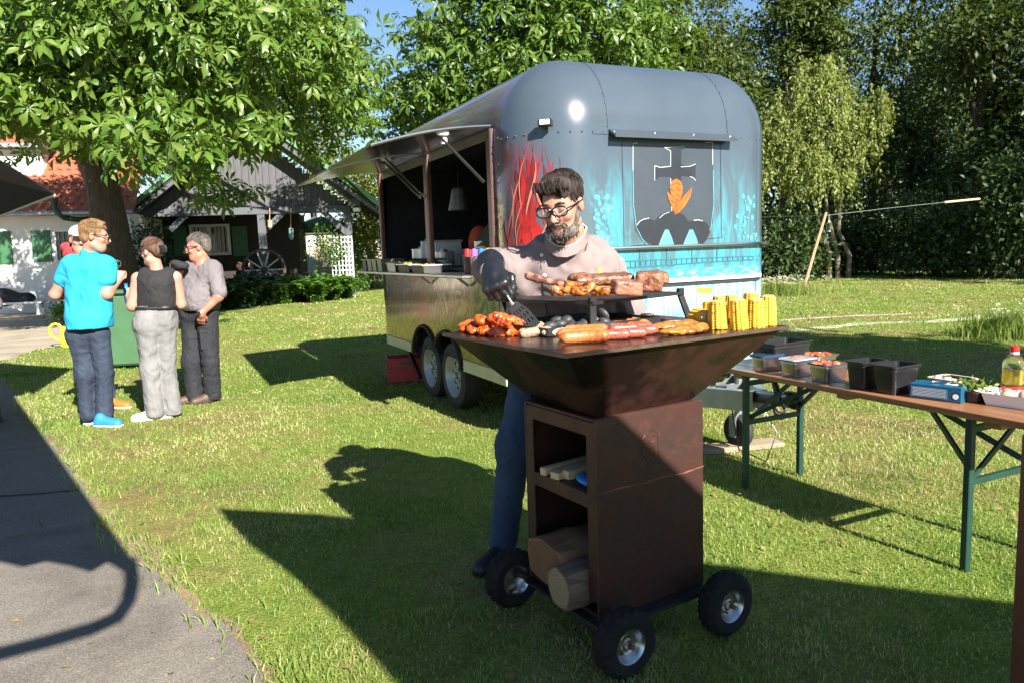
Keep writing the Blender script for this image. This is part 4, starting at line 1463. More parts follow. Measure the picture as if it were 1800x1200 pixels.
    r_ = mth(nt, 'ADD', mth(nt, 'MULTIPLY', flank, -0.06), 0.21)
    nt.links.new(r_, b.inputs['Roughness'])
    b.inputs['Coat Weight'].default_value = 0.25
    b.inputs['Coat Roughness'].default_value = 0.05
    bump(nt, b, noise_fac(nt, 2.2, 2, 0.5), 0.10, 0.02)
paint_front()
mat('trailer_grey', (0.042, 0.054, 0.068), (0.05, 0.062, 0.076), 3, 0.35, coat=0.3)
mat('cream_skirt', (0.52, 0.50, 0.36), (0.44, 0.42, 0.30), 4, 0.4, metal=0.2)
mat('polished_metal', (0.17, 0.17, 0.155), (0.12, 0.12, 0.11), 3, 0.2, metal=1.0, bmp=0.06, bscale=5, bdist=0.02)
mat('steel', (0.55, 0.55, 0.54), (0.45, 0.45, 0.45), 6, 0.28, metal=1.0)
mat('galvanised', (0.42, 0.43, 0.43), (0.32, 0.33, 0.34), 14, 0.42, metal=0.85)
mat('reddish_post', (0.20, 0.10, 0.085), (0.12, 0.075, 0.07), 3, 0.35, metal=0.4, stretch=(1, 1, 0.4))
mat('dark_interior', (0.05, 0.054, 0.062), (0.035, 0.038, 0.046), 3, 0.35, metal=0.3)
mat('black_plastic', (0.012, 0.012, 0.013), (0.018, 0.018, 0.02), 6, 0.32)
mat('black_rubber', (0.014, 0.014, 0.014), (0.022, 0.021, 0.02), 10, 0.75, bmp=0.3)
mat('rim_paint', (0.34, 0.35, 0.36), (0.26, 0.27, 0.28), 8, 0.35, metal=0.3)
mat('red_plastic', (0.40, 0.022, 0.022), (0.32, 0.018, 0.02), 5, 0.45)
mat('white_plastic', (0.78, 0.78, 0.76), (0.7, 0.7, 0.69), 5, 0.45)
mat('orange_cloth', (0.5, 0.07, 0.03), (0.4, 0.05, 0.02), 6, 0.9)
mat('cardboard', (0.42, 0.33, 0.22), (0.35, 0.27, 0.18), 5, 0.85)
mat('decal_dark', (0.013, 0.016, 0.021), (0.018, 0.021, 0.027), 6, 0.35)
mat('decal_slate', (0.032, 0.042, 0.053), (0.04, 0.05, 0.062), 3, 0.35)
mat('decal_white', (0.5, 0.54, 0.56), (0.42, 0.46, 0.48), 8, 0.35)
mat('decal_orange', (0.62, 0.11, 0.012), (0.54, 0.08, 0.01), 8, 0.35)
mat('decal_deep', (0.30, 0.05, 0.01), (0.3, 0.05, 0.01), 8, 0.4)
mat('decal_teal', (0.02, 0.11, 0.15), (0.03, 0.13, 0.17), 6, 0.35)
mat('decal_mist', (0.10, 0.27, 0.3), (0.07, 0.2, 0.23), 6, 0.35)
mat('decal_yellow', (0.75, 0.45, 0.03), (0.7, 0.42, 0.03), 6, 0.4)
mat('decal_paper', (0.55, 0.57, 0.6), (0.5, 0.52, 0.56), 6, 0.4)

# shell: rings of a rounded box
per = []
arc = lambda cx, cy, a0, a1, k: [(cx, cy, math.cos(a), math.sin(a)) for a in np.linspace(a0, a1, k)]
WY0, WY1, WY2, WY3 = 0.68, 2.10, 2.21, 3.79
AY0, AY1, AZ = 1.40, 2.92, 0.95
pi = math.pi
per += arc(TR_, TR_, 1.5 * pi, pi, 11)                                     # front left corner, going from nose to flank
for y in sorted([WY0, WY1, WY2, WY3, AY0, AY1]):
    per.append((TR_, y, -1, 0))
per += arc(TR_, TL - TR_, pi, 0.5 * pi, 11)
per += arc(TW - TR_, TL - TR_, 0.5 * pi, 0, 11)
per += [(TW - TR_, TL - TR_ - (TL - 2 * TR_) * k / 4, 1, 0) for k in (1, 2, 3)]
per += arc(TW - TR_, TR_, 0, -0.5 * pi, 11)
per += [(TW - TR_ - (TW - 2 * TR_) * k / 5, TR_, 0, -1) for k in (1, 2, 3, 4)]
rings = [(0.0, TZB), (0.0, AZ), (0.0, 1.30), (0.0, 1.8), (0.0, TZR)]
for k in range(1, 11):
    ph = 0.5 * pi * k / 10
    rings.append((1 - math.cos(ph), TZR + TRZH * math.sin(ph)))
V, F = [], []
npz = len(per)
for ins, z in rings:
    for cx, cy, nx, ny in per:
        V.append((cx + nx * TR_ * (1 - ins), cy + ny * TR_ * (1 - ins), z))
for i in range(len(rings) - 1):
    z0, z1 = rings[i][1], rings[i + 1][1]
    for k in range(npz):
        j = (k + 1) % npz
        a, c = per[k], per[j]
        if a[2] == -1 and c[2] == -1 and a[3] == c[3]:
            y0, y1 = min(a[1], c[1]), max(a[1], c[1])
            ym = (y0 + y1) / 2
            if z0 >= 1.29 and z1 <= TZR + 0.01 and (WY0 < ym < WY1 or WY2 < ym < WY3):
                continue
            if z1 <= AZ + 0.01 and AY0 < ym < AY1:
                continue
        F.append((i * npz + k, i * npz + j, (i + 1) * npz + j, (i + 1) * npz + k))
top0 = (len(rings) - 1) * npz
F.append(tuple(top0 + k for k in range(npz)))
me = bpy.data.meshes.new('shell')
me.from_pydata(V, [], [tuple(reversed(f)) for f in F])
me.polygons.foreach_set('use_smooth', np.ones(len(me.polygons), bool))
me.update()
import bmesh
bm = bmesh.new()
bm.from_mesh(me)
bmesh.ops.remove_doubles(bm, verts=bm.verts, dist=1e-5)
bmesh.ops.recalc_face_normals(bm, faces=bm.faces)
bm.to_mesh(me)
bm.free()
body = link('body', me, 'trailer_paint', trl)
# wheel arch panel with two scalloped arches
wy = (1.84, 2.49)
ar, az = 0.375, 0.36
poly = [(AY0, TZB)]
a_s = math.asin((TZB - az) / ar)
cusp = (wy[0] + wy[1]) / 2
ca = math.acos((cusp - wy[0]) / ar)
for a in np.linspace(pi - a_s, ca, 14):
    poly.append((wy[0] + ar * math.cos(a), az + ar * math.sin(a)))
for a in np.linspace(pi - ca, a_s, 14)[1:]:
    poly.append((wy[1] + ar * math.cos(a), az + ar * math.sin(a)))
poly += [(AY1, TZB), (AY1, AZ), (AY0, AZ)]
b = MB()
n = len(poly)
b.add([(0.0, y, z) for y, z in poly] + [(0.03, y, z) for y, z in poly], [tuple(range(n)), tuple(range(2 * n - 1, n - 1, -1))] + [((i + 1) % n, i, n + i, n + (i + 1) % n) for i in range(n)])
b.build('arch_panel', 'trailer_paint', trl)
b = MB()
ap_ = poly[1:-3]
b.tube([(-0.012, y, z) for y, z in ap_], 0.016, 6)
b.build('arch_trim', 'black_rubber', trl)
b = MB()
b.box((0.45, 2.16, 0.62), (0.06, 1.5, 0.7))
b.box((0.24, 2.16, 0.97), (0.4, 1.5, 0.04))
b.box((0.24, 1.42, 0.68), (0.4, 0.03, 0.55))
b.box((0.24, 2.90, 0.68), (0.4, 0.03, 0.55))
b.build('wheel_housing', 'black_rubber', trl)
# skirt, floor pan, chassis
for y0, y1 in ((0.5, 1.40), (2.92, 3.84)):
    b = MB()
    b.box((-0.004, (y0 + y1) / 2, 0.475), (0.02, y1 - y0, 0.105), 0.004)
    b.box((-0.012, (y0 + y1) / 2, 0.46), (0.01, y1 - y0, 0.012))
    b.build('skirt', 'cream_skirt', trl)
b = MB()
b.box((TW / 2, TL / 2, 0.405), (TW - 0.3, TL - 0.3, 0.03))
for x in (0.55, 1.65):
    b.box((x, TL / 2, 0.34), (0.09, TL - 0.4, 0.10))
b.box((1.1, 2.16, 0.33), (1.7, 0.08, 0.08))
b.build('chassis', 'galvanised', trl)
# wheels
def trailer_wheel(x, y, flip):
    wt_ = MB()
    wt_.lathe([(0.20, -0.085), (0.27, -0.095), (0.302, -0.08), (0.312, -0.03), (0.312, 0.03), (0.302, 0.08), (0.27, 0.095), (0.20, 0.085)], 32, TR((0, 0, 0), ry=R(90)), cap=False)
    t = wt_.build('wheel', 'black_rubber', trl, smooth=True, loc=(x, y, 0.315), rot=(0, 0, pi if flip else 0))
    r_ = MB()
    r_.lathe([(0.0, -0.045), (0.055, -0.05), (0.07, -0.03), (0.10, -0.035), (0.145, -0.02), (0.165, -0.03), (0.185, -0.075), (0.205, -0.088), (0.205, 0.06)], 32, TR((0, 0, 0), ry=R(90)), cap=False)
    r_.build('rim', 'rim_paint', t, smooth=True)
    h_ = MB()
    for k in range(8):
        a = k * pi / 4 + 0.2
        h_.box((-0.0295, 0.125 * math.cos(a), 0.125 * math.sin(a)), (0.012, 0.028, 0.028), 0.006, None)
    tag(h_.build('vent_hole', 'black_rubber', t), kind='stuff')
    h_ = MB()
    for k in range(5):
        a = k * 2 * pi / 5
        h_.lathe([(0.008, 0), (0.008, 0.02)], 6, TR((-0.04, 0.082 * math.cos(a), 0.082 * math.sin(a)), ry=R(-90)))
    h_.lathe([(0.034, 0), (0.032, 0.03), (0.02, 0.038)], 14, TR((-0.045, 0, 0), ry=R(-90)))
    tag(h_.build('hub', 'galvanised', t), kind='stuff')
for y in wy:
    trailer_wheel(0.135, y, False)
    trailer_wheel(TW - 0.14, y, True)
# rear stabiliser leg and mud flap behind the wheels
b = MB()
b.bar((0.12, 3.5, 0.42), (0.12, 3.05, 0.12), 0.04, 0.04)
b.build('stabiliser', 'black_plastic', trl)
# interior
b = MB()
x0, x1, y0, y1, z0, z1 = 0.03, 2.1, 0.35, TL - 0.35, 0.50, 2.40
b.add([(x0, y0, z0), (x1, y0, z0), (x1, y1, z0), (x0, y1, z0), (x0 + 0.1, y0, z1), (x1, y0, z1), (x1, y1, z1), (x0 + 0.1, y1, z1)], [(0, 1, 2, 3), (4, 7, 6, 5), (0, 4, 5, 1), (1, 5, 6, 2), (2, 6, 7, 3)])
b.build('interior', 'dark_interior', trl)
for y0, y1 in ((WY0 - 0.07, WY0 + 0.02), (WY1, WY2), (WY3 - 0.02, WY3 + 0.05)):
    b = MB()
    b.box((-0.003, (y0 + y1) / 2, 1.83), (0.05, y1 - y0, 1.09), 0.01)
    b.build('window_post', 'reddish_post', trl)
b = MB()
for y in (0.52, 0.60):
    for k in range(14):
        b.sphere((-0.003, y, 1.05 + k * 0.095), 0.006, 6, 4)
tag(b.build('rivet', 'steel', trl), kind='stuff')
# counter shelf
b = MB()
b.box((-0.155, 2.22, 1.272), (0.33, 3.3, 0.028), 0.006)
shelf = b.build('counter_shelf', 'steel', trl)
for y in (1.2, 2.2, 3.2):
    b = MB()
    b.bar((-0.01, y, 1.17), (-0.12, y, 1.255), 0.02, 0.02)
    b.build('bracket', 'steel', shelf)
b = MB()
b.box((0.25, 2.22, 1.285), (0.42, 3.1, 0.03))
b.build('worktop', 'steel', trl)
# serving hatch: two curved panels, polished below
def hatch(y0, y1):
    V, F = [], []
    k = 9
    for th in (0, -0.016):
        for i in range(k):
            t = i / (k - 1)
            x = -0.01 - 0.92 * t
            z = 2.405 - 0.165 * t + 0.03 * math.sin(pi * t) + th
            V += [(x, y0, z), (x, y1, z)]
    o = 2 * k
    for i in range(k - 1):
        F += [(2 * i, 2 * i + 1, 2 * i + 3, 2 * i + 2), (o + 2 * i, o + 2 * i + 2, o + 2 * i + 3, o + 2 * i + 1), (2 * i, 2 * i + 2, o + 2 * i + 2, o + 2 * i), (2 * i + 1, o + 2 * i + 1, o + 2 * i + 3, 2 * i + 3)]
    F += [(2 * k - 2, 2 * k - 1, o + 2 * k - 1, o + 2 * k - 2)]
    b = MB()
    b.add(V, F)
    h = b.build('serving_hatch', 'polished_metal', trl, smooth=True, angle=30)
    b = MB()
    b.tube([(-0.01 - 0.92 * i / 8, y0 - 0.012, 2.40 - 0.165 * i / 8 + 0.03 * math.sin(pi * i / 8) - 0.01) for i in range(9)], 0.011, 6)
    b.build('edge_trim', 'steel', h, smooth=True)
    for yy in (y0 + 0.04, y1 - 0.04):
        b = MB()
        b.tube([(-0.06, yy, 1.98), (-0.42, yy, 2.33)], [0.016, 0.009], 8)
        b.build('gas_strut', 'black_plastic', h, smooth=True)
    b = MB()
    b.box((-0.38, y0 + 0.03, 2.335), (0.09, 0.05, 0.04), 0.01)
    b.lathe([(0.018, 0), (0.024, -0.03), (0.024, -0.07), (0.012, -0.075)], 10, TR((-0.36, y0 + 0.06, 2.33)))
    b.build('clip_lamp', 'white_plastic', h)
hatch(0.64, 2.13)
hatch(2.17, 3.82)
# nose fittings
xa, za = fm(1070, 236)
xb, zb_ = fm(1284, 243)
zc = (za + zb_) / 2
b = MB()
b.add([(xa, -0.004, zc + 0.03), (xb, -0.004, zc + 0.03), (xb, -0.09, zc - 0.02), (xa, -0.09, zc - 0.02), (xa, -0.004, zc + 0.012), (xb, -0.004, zc + 0.012), (xb, -0.088, zc - 0.036), (xa, -0.088, zc - 0.036)], [(0, 3, 2, 1), (4, 5, 6, 7), (3, 7, 6, 2), (0, 4, 7, 3), (1, 2, 6, 5)])
b.build('rain_canopy', 'trailer_grey', trl)
for k in range(4):
    b = MB()
    b.sphere((xa + 0.03 + (xb - xa - 0.06) * k / 3, -0.03, zc + 0.014), 0.007, 8, 5)
    b.build('bolt', 'steel', trl)
# hand rail with posts
rz_ = 1.445
b = MB()
pts = [(0.62, -0.035, rz_)] + [(x, -0.035, rz_) for x in np.linspace(0.8, 1.7, 5)]
for a in np.linspace(-0.5 * pi, -0.04 * pi, 8):
    pts.append((TW - TR_ + math.cos(a) * (TR_ + 0.035), TR_ + math.sin(a) * (TR_ + 0.035), rz_))
b.tube(pts, 0.014, 8)
rail = b.build('hand_rail', 'steel', trl, smooth=True)
for x in (0.7, 1.2, 1.68):
    b = MB()
    b.tube([(x, -0.002, rz_), (x, -0.035, rz_)], 0.008, 6)
    b.build('bracket', 'steel', rail)
# marker lamps
def lampbox(px, py, x, y, z, rz, name):
    b = MB()
    b.box((0, 0, 0), (0.10, 0.05, 0.05), 0.006)
    l = b.build('marker_lamp', 'black_plastic', trl, loc=(x, y, z), rot=(0, 0, rz))
    b = MB()
    b.box((0.0, -0.028, 0.004), (0.07, 0.008, 0.035), 0.002)
    b.build('lens', 'white_plastic', l)
lampbox(0, 0, 0.155, 0.06, 2.325, R(-42), 0)
lampbox(0, 0, TW + 0.03, 0.45, 2.30, R(-10), 0)
# rivet rows over the nose
b = MB()
def rv(x, y, z, r=0.006):
    b.sphere((x, y, z), r, 6, 4)
for x in np.arange(0.5, 1.72, 0.085):
    rv(x, 0.0, TZR - 0.03)
for a in np.linspace(1.02 * pi, 1.5 * pi, 10):
    rv(TR_ + TR_ * math.cos(a), TR_ + TR_ * math.sin(a), TZR - 0.03, 0.008)
for a in np.linspace(1.5 * pi, 1.95 * pi, 9):
    rv(TW - TR_ + TR_ * math.cos(a), TR_ + TR_ * math.sin(a), TZR - 0.03)
for ph in np.linspace(0.02, 1.5, 11):
    for x in (0.62, 1.72):
        rv(x, TR_ * (1 - math.cos(ph)), TZR + TRZH * math.sin(ph))
tag(b.build('rivet_row', 'trailer_grey', trl), kind='stuff')
b = MB()
for x in (0.625, 1.715):
    b.tube([(x, TR_ * (1 - math.cos(p_)) - 0.0005, TZR + TRZH * math.sin(p_)) for p_ in np.linspace(-0.05, 1.45, 10)], 0.0022, 4)
b.tube([(x_, -0.0005, TZR - 0.045) for x_ in (0.5, 1.1, 1.7)], 0.0025, 4)
b.build('panel_seam', 'decal_dark', trl)
# ---- airbrushed flame tongues round the front corner and turquoise wisps on the nose
mat('flame_red', (0.40, 0.014, 0.014), (0.26, 0.009, 0.01), 7, 0.28)
mat('flame_dark', (0.16, 0.015, 0.015), (0.10, 0.012, 0.014), 7, 0.28)
mat('flame_light', (0.62, 0.24, 0.17), (0.5, 0.14, 0.1), 7, 0.28)
mat('mist_bright', (0.09, 0.36, 0.39), (0.055, 0.27, 0.31), 9, 0.28)
def shell_pt(u, z, lift):
    '''u: metres along the shell from the left end of the flat nose (negative goes round the corner to the flank)'''
    if u >= 0:
        x = TR_ + u
        y = nose_y(x)
        return Vector((x, y - lift, z))
    a = 1.5 * pi + u / TR_
    if a > pi:
        return Vector((TR_ + (TR_ + lift) * math.cos(a), TR_ + (TR_ + lift) * math.sin(a), z))
    return Vector((-lift, TR_ + (pi - a) * TR_, z))
def tongue(name, u0, z0, H_, w, sway, ph, m, lift, lean=0.0):
    b = MB()
    n = 18
    V, F = [], []
    for i in range(n + 1):
        t = i / n
        c = u0 + lean * t + sway * math.sin(ph + 4.2 * t) * (0.25 + t)
        hw = w * (math.sin(pi * min(1, t * 1.15 + 0.04)) ** 0.8 if t < 0.87 else math.sin(pi * 0.955) * (1 - t) / 0.13 * 0.9) * 0.5
        V += [shell_pt(c - hw, z0 + H_ * t, lift), shell_pt(c + hw, z0 + H_ * t, lift)]
    for i in range(n):
        F.append((2 * i, 2 * i + 1, 2 * i + 3, 2 * i + 2))
    b.add(V, F)
    o = b.build(name, m, trl)
    return o
rr = random.Random(17)
for k in range(40):
    u0 = -0.70 + 0.42 * rr.random()
    z0 = 1.30 + 0.45 * rr.random()
    m = ('flame_red', 'flame_red', 'flame_dark', 'flame_light')[k % 4]
    tongue('painted_flame', u0, z0, rr.uniform(0.26, 0.56), rr.uniform(0.025, 0.06) * (0.28 if m == 'flame_light' else 1), rr.uniform(0.03, 0.07), rr.uniform(0, 6), m, 0.0018 + 0.00008 * k + (0.002 if m == 'flame_light' else 0), rr.uniform(-0.05, 0.1))
for k, (px, py, n_) in enumerate(((1052, 352, 9), (1068, 372, 8), (1060, 400, 9), (1312, 350, 10), (1300, 385, 9), (1330, 400, 8), (1342, 420, 6))):
    x0_, z0_ = fm(px, py)
    for i in range(n_):
        x_, z_ = x0_ + rr.gauss(0, 0.035), z0_ - i * 0.022 + rr.gauss(0, 0.02)
        r_ = rr.uniform(0.007, 0.019)
        if x_ > TW - 0.08:
            continue
        b = MB()
        b.add([(x_ + r_ * math.cos(a) * 0.8, nose_y(x_ + r_ * math.cos(a) * 0.8) - 0.0022 - 0.0002 * i, z_ + r_ * 1.2 * math.sin(a)) for a in np.linspace(0, 2 * pi, 9)[:-1]], [(0, 1, 2, 3, 4, 5, 6, 7)])
        b.build('painted_bead', 'mist_bright', trl)
# ---- the painted coat of arms and railing on the nose (flat paint on the flat part of the nose)
def decal(name, pts, m, lift, parent=None):
    b = MB()
    q = [fm(*p) for p in pts]
    b.add([(x, nose_y(x) - lift, z) for x, z in q], [tuple(range(len(q)))])
    o = b.build(name, m, parent or trl)
    me = o.data
    me.update()
    if me.polygons[0].normal.y > 0:
        me.flip_normals()
    return o
def line(name, pts, w, m, lift, parent=None, closed=False):
    b = MB()
    q = [Vector((x, nose_y(x) - lift, z)) for x, z in (fm(*p) for p in pts)]
    if closed:
        q.append(q[0])
    for p0_, p1_ in zip(q, q[1:]):
        b.bar(p0_, p1_, w, 0.0012, (0, 1, 0))
    return b.build(name, m, parent or trl)
arms = decal('painted_shield', [(1112, 252), (1252, 250), (1254, 330), (1253, 392), (1244, 410), (1232, 424), (1205, 432), (1178, 434), (1150, 433), (1130, 424), (1116, 404), (1113, 330)], 'decal_slate', 0.003)
line('shield_edge', [(1112, 300), (1112, 253), (1120, 252)], 0.005, 'decal_white', 0.0045, arms)
line('shield_edge', [(1240, 251), (1252, 251), (1252, 290)], 0.005, 'decal_white', 0.0045, arms)
line('shield_edge', [(1112, 300), (1113, 360), (1118, 400), (1128, 420), (1140, 436)], 0.007, 'decal_mist', 0.0045, arms)
line('shield_edge', [(1253, 300), (1254, 360), (1249, 400), (1240, 420), (1232, 432)], 0.007, 'decal_mist', 0.0045, arms)
# cross with flared ends
decal('painted_cross', [(1171, 260), (1203, 259), (1197, 266), (1197, 290), (1212, 293), (1222, 288), (1222, 318), (1214, 311), (1197, 310), (1197, 345), (1203, 356), (1174, 356), (1178, 345), (1178, 311), (1160, 311), (1150, 318), (1150, 290), (1160, 295), (1178, 293), (1178, 266)], 'decal_dark', 0.0045, arms)
line('cross_edge', [(1150, 318), (1150, 292), (1160, 295), (1178, 293), (1178, 266), (1167, 260), (1203, 259)], 0.0045, 'decal_white', 0.006, arms)
line('cross_edge', [(1196, 294), (1212, 293), (1222, 289)], 0.004, 'decal_white', 0.006, arms)
line('cross_edge', [(1212, 311), (1218, 313), (1222, 318)], 0.0045, 'decal_white', 0.006, arms)
line('cross_edge', [(1178, 314), (1180, 372)], 0.005, 'decal_white', 0.006, arms)
# three hills
hills_ = [(1118, 400), (1120, 392), (1127, 386), (1138, 384), (1150, 388)] + [(1180 + 30 * math.cos(a), 396 - 24 * math.sin(a)) for a in np.linspace(pi - 0.25, 0.25, 12)] + [(1216, 388), (1226, 387), (1238, 390), (1246, 398), (1247, 410), (1240, 424), (1230, 434), (1206, 434), (1190, 434), (1165, 434), (1150, 432), (1130, 420)]
decal('painted_hill', hills_, 'decal_dark', 0.006, arms)
line('hill_edge', [(1119, 396), (1123, 390), (1130, 386), (1140, 384)], 0.0045, 'decal_white', 0.0075, arms)
line('hill_edge', [(1218, 388), (1226, 387), (1234, 389)], 0.0045, 'decal_white', 0.0075, arms)
line('hill_edge', [(1158, 384), (1166, 377), (1176, 373)], 0.0035, 'decal_white', 0.0075, arms)
for cx_ in (1170, 1213):
    decal('painted_gap', [(cx_ - 2, 404), (cx_ + 4, 404), (cx_ + 10, 418), (cx_ + 16, 437), (cx_ - 16, 438), (cx_ - 9, 420)], 'decal_mist', 0.0075, arms)
# orange hop cone with leaf
hop = decal('painted_hop', [(1185, 376), (1179, 362), (1174, 350), (1171, 338), (1179, 344), (1176, 330), (1181, 318), (1188, 315), (1195, 319), (1199, 330), (1197, 345), (1192, 358)], 'decal_orange', 0.009, arms)
decal('painted_leaf', [(1184, 378), (1190, 360), (1200, 346), (1215, 330), (1212, 346), (1203, 362), (1192, 374)], 'decal_orange', 0.0102, arms)
for q in (((1176, 332), (1182, 336), (1188, 330), (1194, 336), (1199, 331)), ((1177, 342), (1183, 347), (1188, 341), (1194, 347), (1198, 341)), ((1178, 352), (1184, 357), (1189, 351), (1193, 356)), ((1181, 325), (1188, 322), (1195, 325)), ((1185, 378), (1188, 362), (1187, 350)), ((1186, 376), (1199, 356), (1213, 333))):
    line('hop_line', q, 0.004, 'decal_deep', 0.0115, arms)
# hatch seam round the arms, railing, flap
line('nose_seam', [(1093, 250), (1097, 434), (1268, 418), (1266, 246)], 0.004, 'decal_dark', 0.002)
ra = [(1085, 473), (1130, 469), (1180, 466), (1230, 462), (1280, 459), (1300, 458), (1320, 457.5), (1335, 457)]
rb = [(1085, 461), (1130, 458), (1180, 456), (1230, 454), (1280, 452), (1300, 451.5), (1320, 451), (1335, 450.5)]
ral = line('painted_railing', ra, 0.010, 'decal_teal', 0.003)
line('railing_line', rb, 0.007, 'decal_teal', 0.003, ral)
def lerp_poly(pl_, x):
    for p, q in zip(pl_, pl_[1:]):
        if p[0] <= x <= q[0]:
            t = (x - p[0]) / (q[0] - p[0])
            return (x, p[1] + (q[1] - p[1]) * t)
    return pl_[-1]
for x in range(1090, 1330, 9):
    line('railing_bar', [lerp_poly(ra, x), lerp_poly(rb, x)], 0.006, 'decal_teal', 0.0042, ral)
for x in (1124, 1172, 1216, 1260):
    line('railing_post', [lerp_poly(ra, x), (x, 438)], 0.006, 'decal_teal', 0.0042, ral)
# gas locker lid
x0, zz = fm(1075, 501)
x1, zz1 = fm(1334, 490)
zz = (zz + zz1) / 2
b = MB()
lx = np.linspace(x0, min(x1, TW - 0.06), 18)
b.tube([(x, nose_y(x) - 0.012, zz + 0.018) for x in lx], 0.028, 4, flat=(0.9, 0.75))
b.build('locker_lid', 'decal_white', trl)
b = MB()
b.tube([(x, nose_y(x) - 0.006, zz - 0.012) for x in lx], 0.014, 4)
b.build('locker_gap', 'black_rubber', trl)
line('nose_seam', [(1328, 494), (1328, 600)], 0.005, 'decal_dark', 0.002)
st = decal('warning_sticker', [(1225, 507), (1252, 506), (1252, 515), (1225, 516)], 'decal_yellow', 0.003)
line('print_line', [(1229, 510.5), (1248, 509.8)], 0.004, 'decal_deep', 0.0042, st)
line('print_line', [(1231, 513), (1246, 512.4)], 0.003, 'decal_deep', 0.0042, st)
st = decal('hazard_label', [(1226, 517), (1252, 516), (1252, 539), (1226, 540)], 'decal_paper', 0.003)
for k, x in enumerate((1230.5, 1239, 1247.5)):
    decal('print_sign', [(x - 2.6, 527), (x, 524.2), (x + 2.6, 527), (x, 529.8)], 'decal_white', 0.0042, st)
    decal('print_mark', [(x - 1, 527), (x, 525.6), (x + 1, 527), (x, 528.4)], 'decal_dark', 0.0054, st)
for x in (1235, 1243.5):
    decal('print_sign', [(x - 3.4, 537.5), (x, 531.2), (x + 3.4, 537.5)], 'decal_orange', 0.0042, st)
x, z = fm(1315, 527)
b = MB()
b.lathe([(0.012, 0), (0.014, 0.03), (0.034, 0.04), (0.036, 0.055), (0.02, 0.065)], 14, TR((x, -0.002, z), rx=R(90)))
b.build('knob', 'black_plastic', trl, smooth=True)
# drawbar with jockey wheel, socket cable and coupling
b = MB()
b.bar((0.35, 0.25, 0.44), (1.06, -1.0, 0.44), 0.06, 0.13)
b.bar((1.85, 0.25, 0.44), (1.14, -1.0, 0.44), 0.06, 0.13)
b.box((1.1, -0.12, 0.45), (1.2, 0.5, 0.06))
db = b.build('drawbar', 'galvanised', trl)
b = MB()
b.box((1.1, -0.28, 0.53), (0.55, 0.34, 0.10), 0.02)
b.box((0.92, -0.35, 0.60), (0.16, 0.2, 0.08), 0.02)
b.build('gas_tray', 'polished_metal', db)
b = MB()
b.tube([(1.1, -0.95, 0.46), (1.1, -1.22, 0.48)], 0.045, 10)
b.box((1.1, -1.28, 0.49), (0.10, 0.14, 0.10), 0.03)
b.build('coupling', 'black_plastic', db, smooth=True)
b = MB()
b.tube([(1.1, -1.16, 0.52), (1.1, -1.12, 0.62), (1.1, -1.0, 0.66)], [0.022, 0.018, 0.012], 8)
b.build('brake_lever', 'black_plastic', db, smooth=True)
jx, jy = 1.02, -0.62
jk = Matrix.Translation(T0) @ Matrix.Rotation(TRZ, 4, 'Z')
jl = jk.inverted() @ G(1298, 788)
jx, jy = jl.x, jl.y
b = MB()
b.tube([(jx, jy, 0.2), (jx, jy, 0.72)], 0.028, 10)
b.box((jx, jy, 0.235), (0.13, 0.06, 0.05), 0.01)
for s_ in (-1, 1):
    b.box((jx + 0.055 * s_, jy, 0.17), (0.012, 0.06, 0.15))
b.bar((jx, jy, 0.7), (jx + 0.12, jy, 0.72), 0.016, 0.016)
b.bar((1.1, jy, 0.45), (jx, jy, 0.45), 0.05, 0.05)
jp = b.build('jockey_post', 'galvanised', db)
b = MB()
b.lathe([(0.05, -0.035), (0.11, -0.04), (0.125, -0.02), (0.125, 0.02), (0.11, 0.04), (0.05, 0.035)], 24, TR((jx, jy, 0.135), ry=R(90)))
b.build('jockey_wheel', 'black_rubber', jp, smooth=True)
b = MB()
cpts = []
for k in range(30):
    a = k * 0.62
    cpts.append((1.22 + 0.05 * math.cos(a), -1.06 + 0.05 * math.sin(a) * 0.5, 0.36 + 0.06 * math.sin(a) + 0.002 * k))
b.tube(cpts, 0.007, 5)
b.tube([(1.18, -0.9, 0.44), (1.26, -1.0, 0.2), (1.12, -1.05, 0.04), (0.98, -0.95, 0.12), (1.0, -0.85, 0.42)], 0.005, 5)
b.build('cable', 'black_plastic', db, smooth=True)
# plank under the jockey wheel
mat('plank_wood', (0.33, 0.24, 0.17), (0.25, 0.18, 0.12), 4, 0.85, stretch=(1, 8, 8), bmp=0.3)
wp_ = G(1300, 788)
b = MB()
b.box((0, 0, 0.02), (0.62, 0.16, 0.035), 0.004)
o = b.build('plank', 'plank_wood', None, loc=(wp_.x, wp_.y, 0.0), rot=(0, 0, R(12)))
tag(o, 'short wooden plank lying under the trailer jockey wheel', 'plank')
# red crate by the rear wheel
cp_ = G(713, 668)
cr = thing('crate', 'red plastic drinks crate standing beside the trailer wheels', 'crate', (cp_.x, cp_.y, 0), R(10))
b = MB()
for sx, sy, w, d_ in ((0, -0.14, 0.42, 0.02), (0, 0.14, 0.42, 0.02), (-0.2, 0, 0.02, 0.28), (0.2, 0, 0.02, 0.28)):
    b.box((sx, sy, 0.14), (w, d_, 0.26), 0.004)
b.box((0, 0, 0.015), (0.4, 0.27, 0.02))
b.build('box', 'red_plastic', cr)
b = MB()
for z in (0.275, 0.17):
    for sx, sy, w, d_ in ((0, -0.148, 0.44, 0.016), (0, 0.148, 0.44, 0.016), (-0.212, 0, 0.016, 0.30), (0.212, 0, 0.016, 0.30)):
        b.box((sx, sy, z), (w, d_, 0.022), 0.003)
b.build('rim', 'red_plastic', cr)
b = MB()
b.box((0, -0.1515, 0.225), (0.13, 0.004, 0.035))
b.build('grip_hole', 'dark_interior', cr)
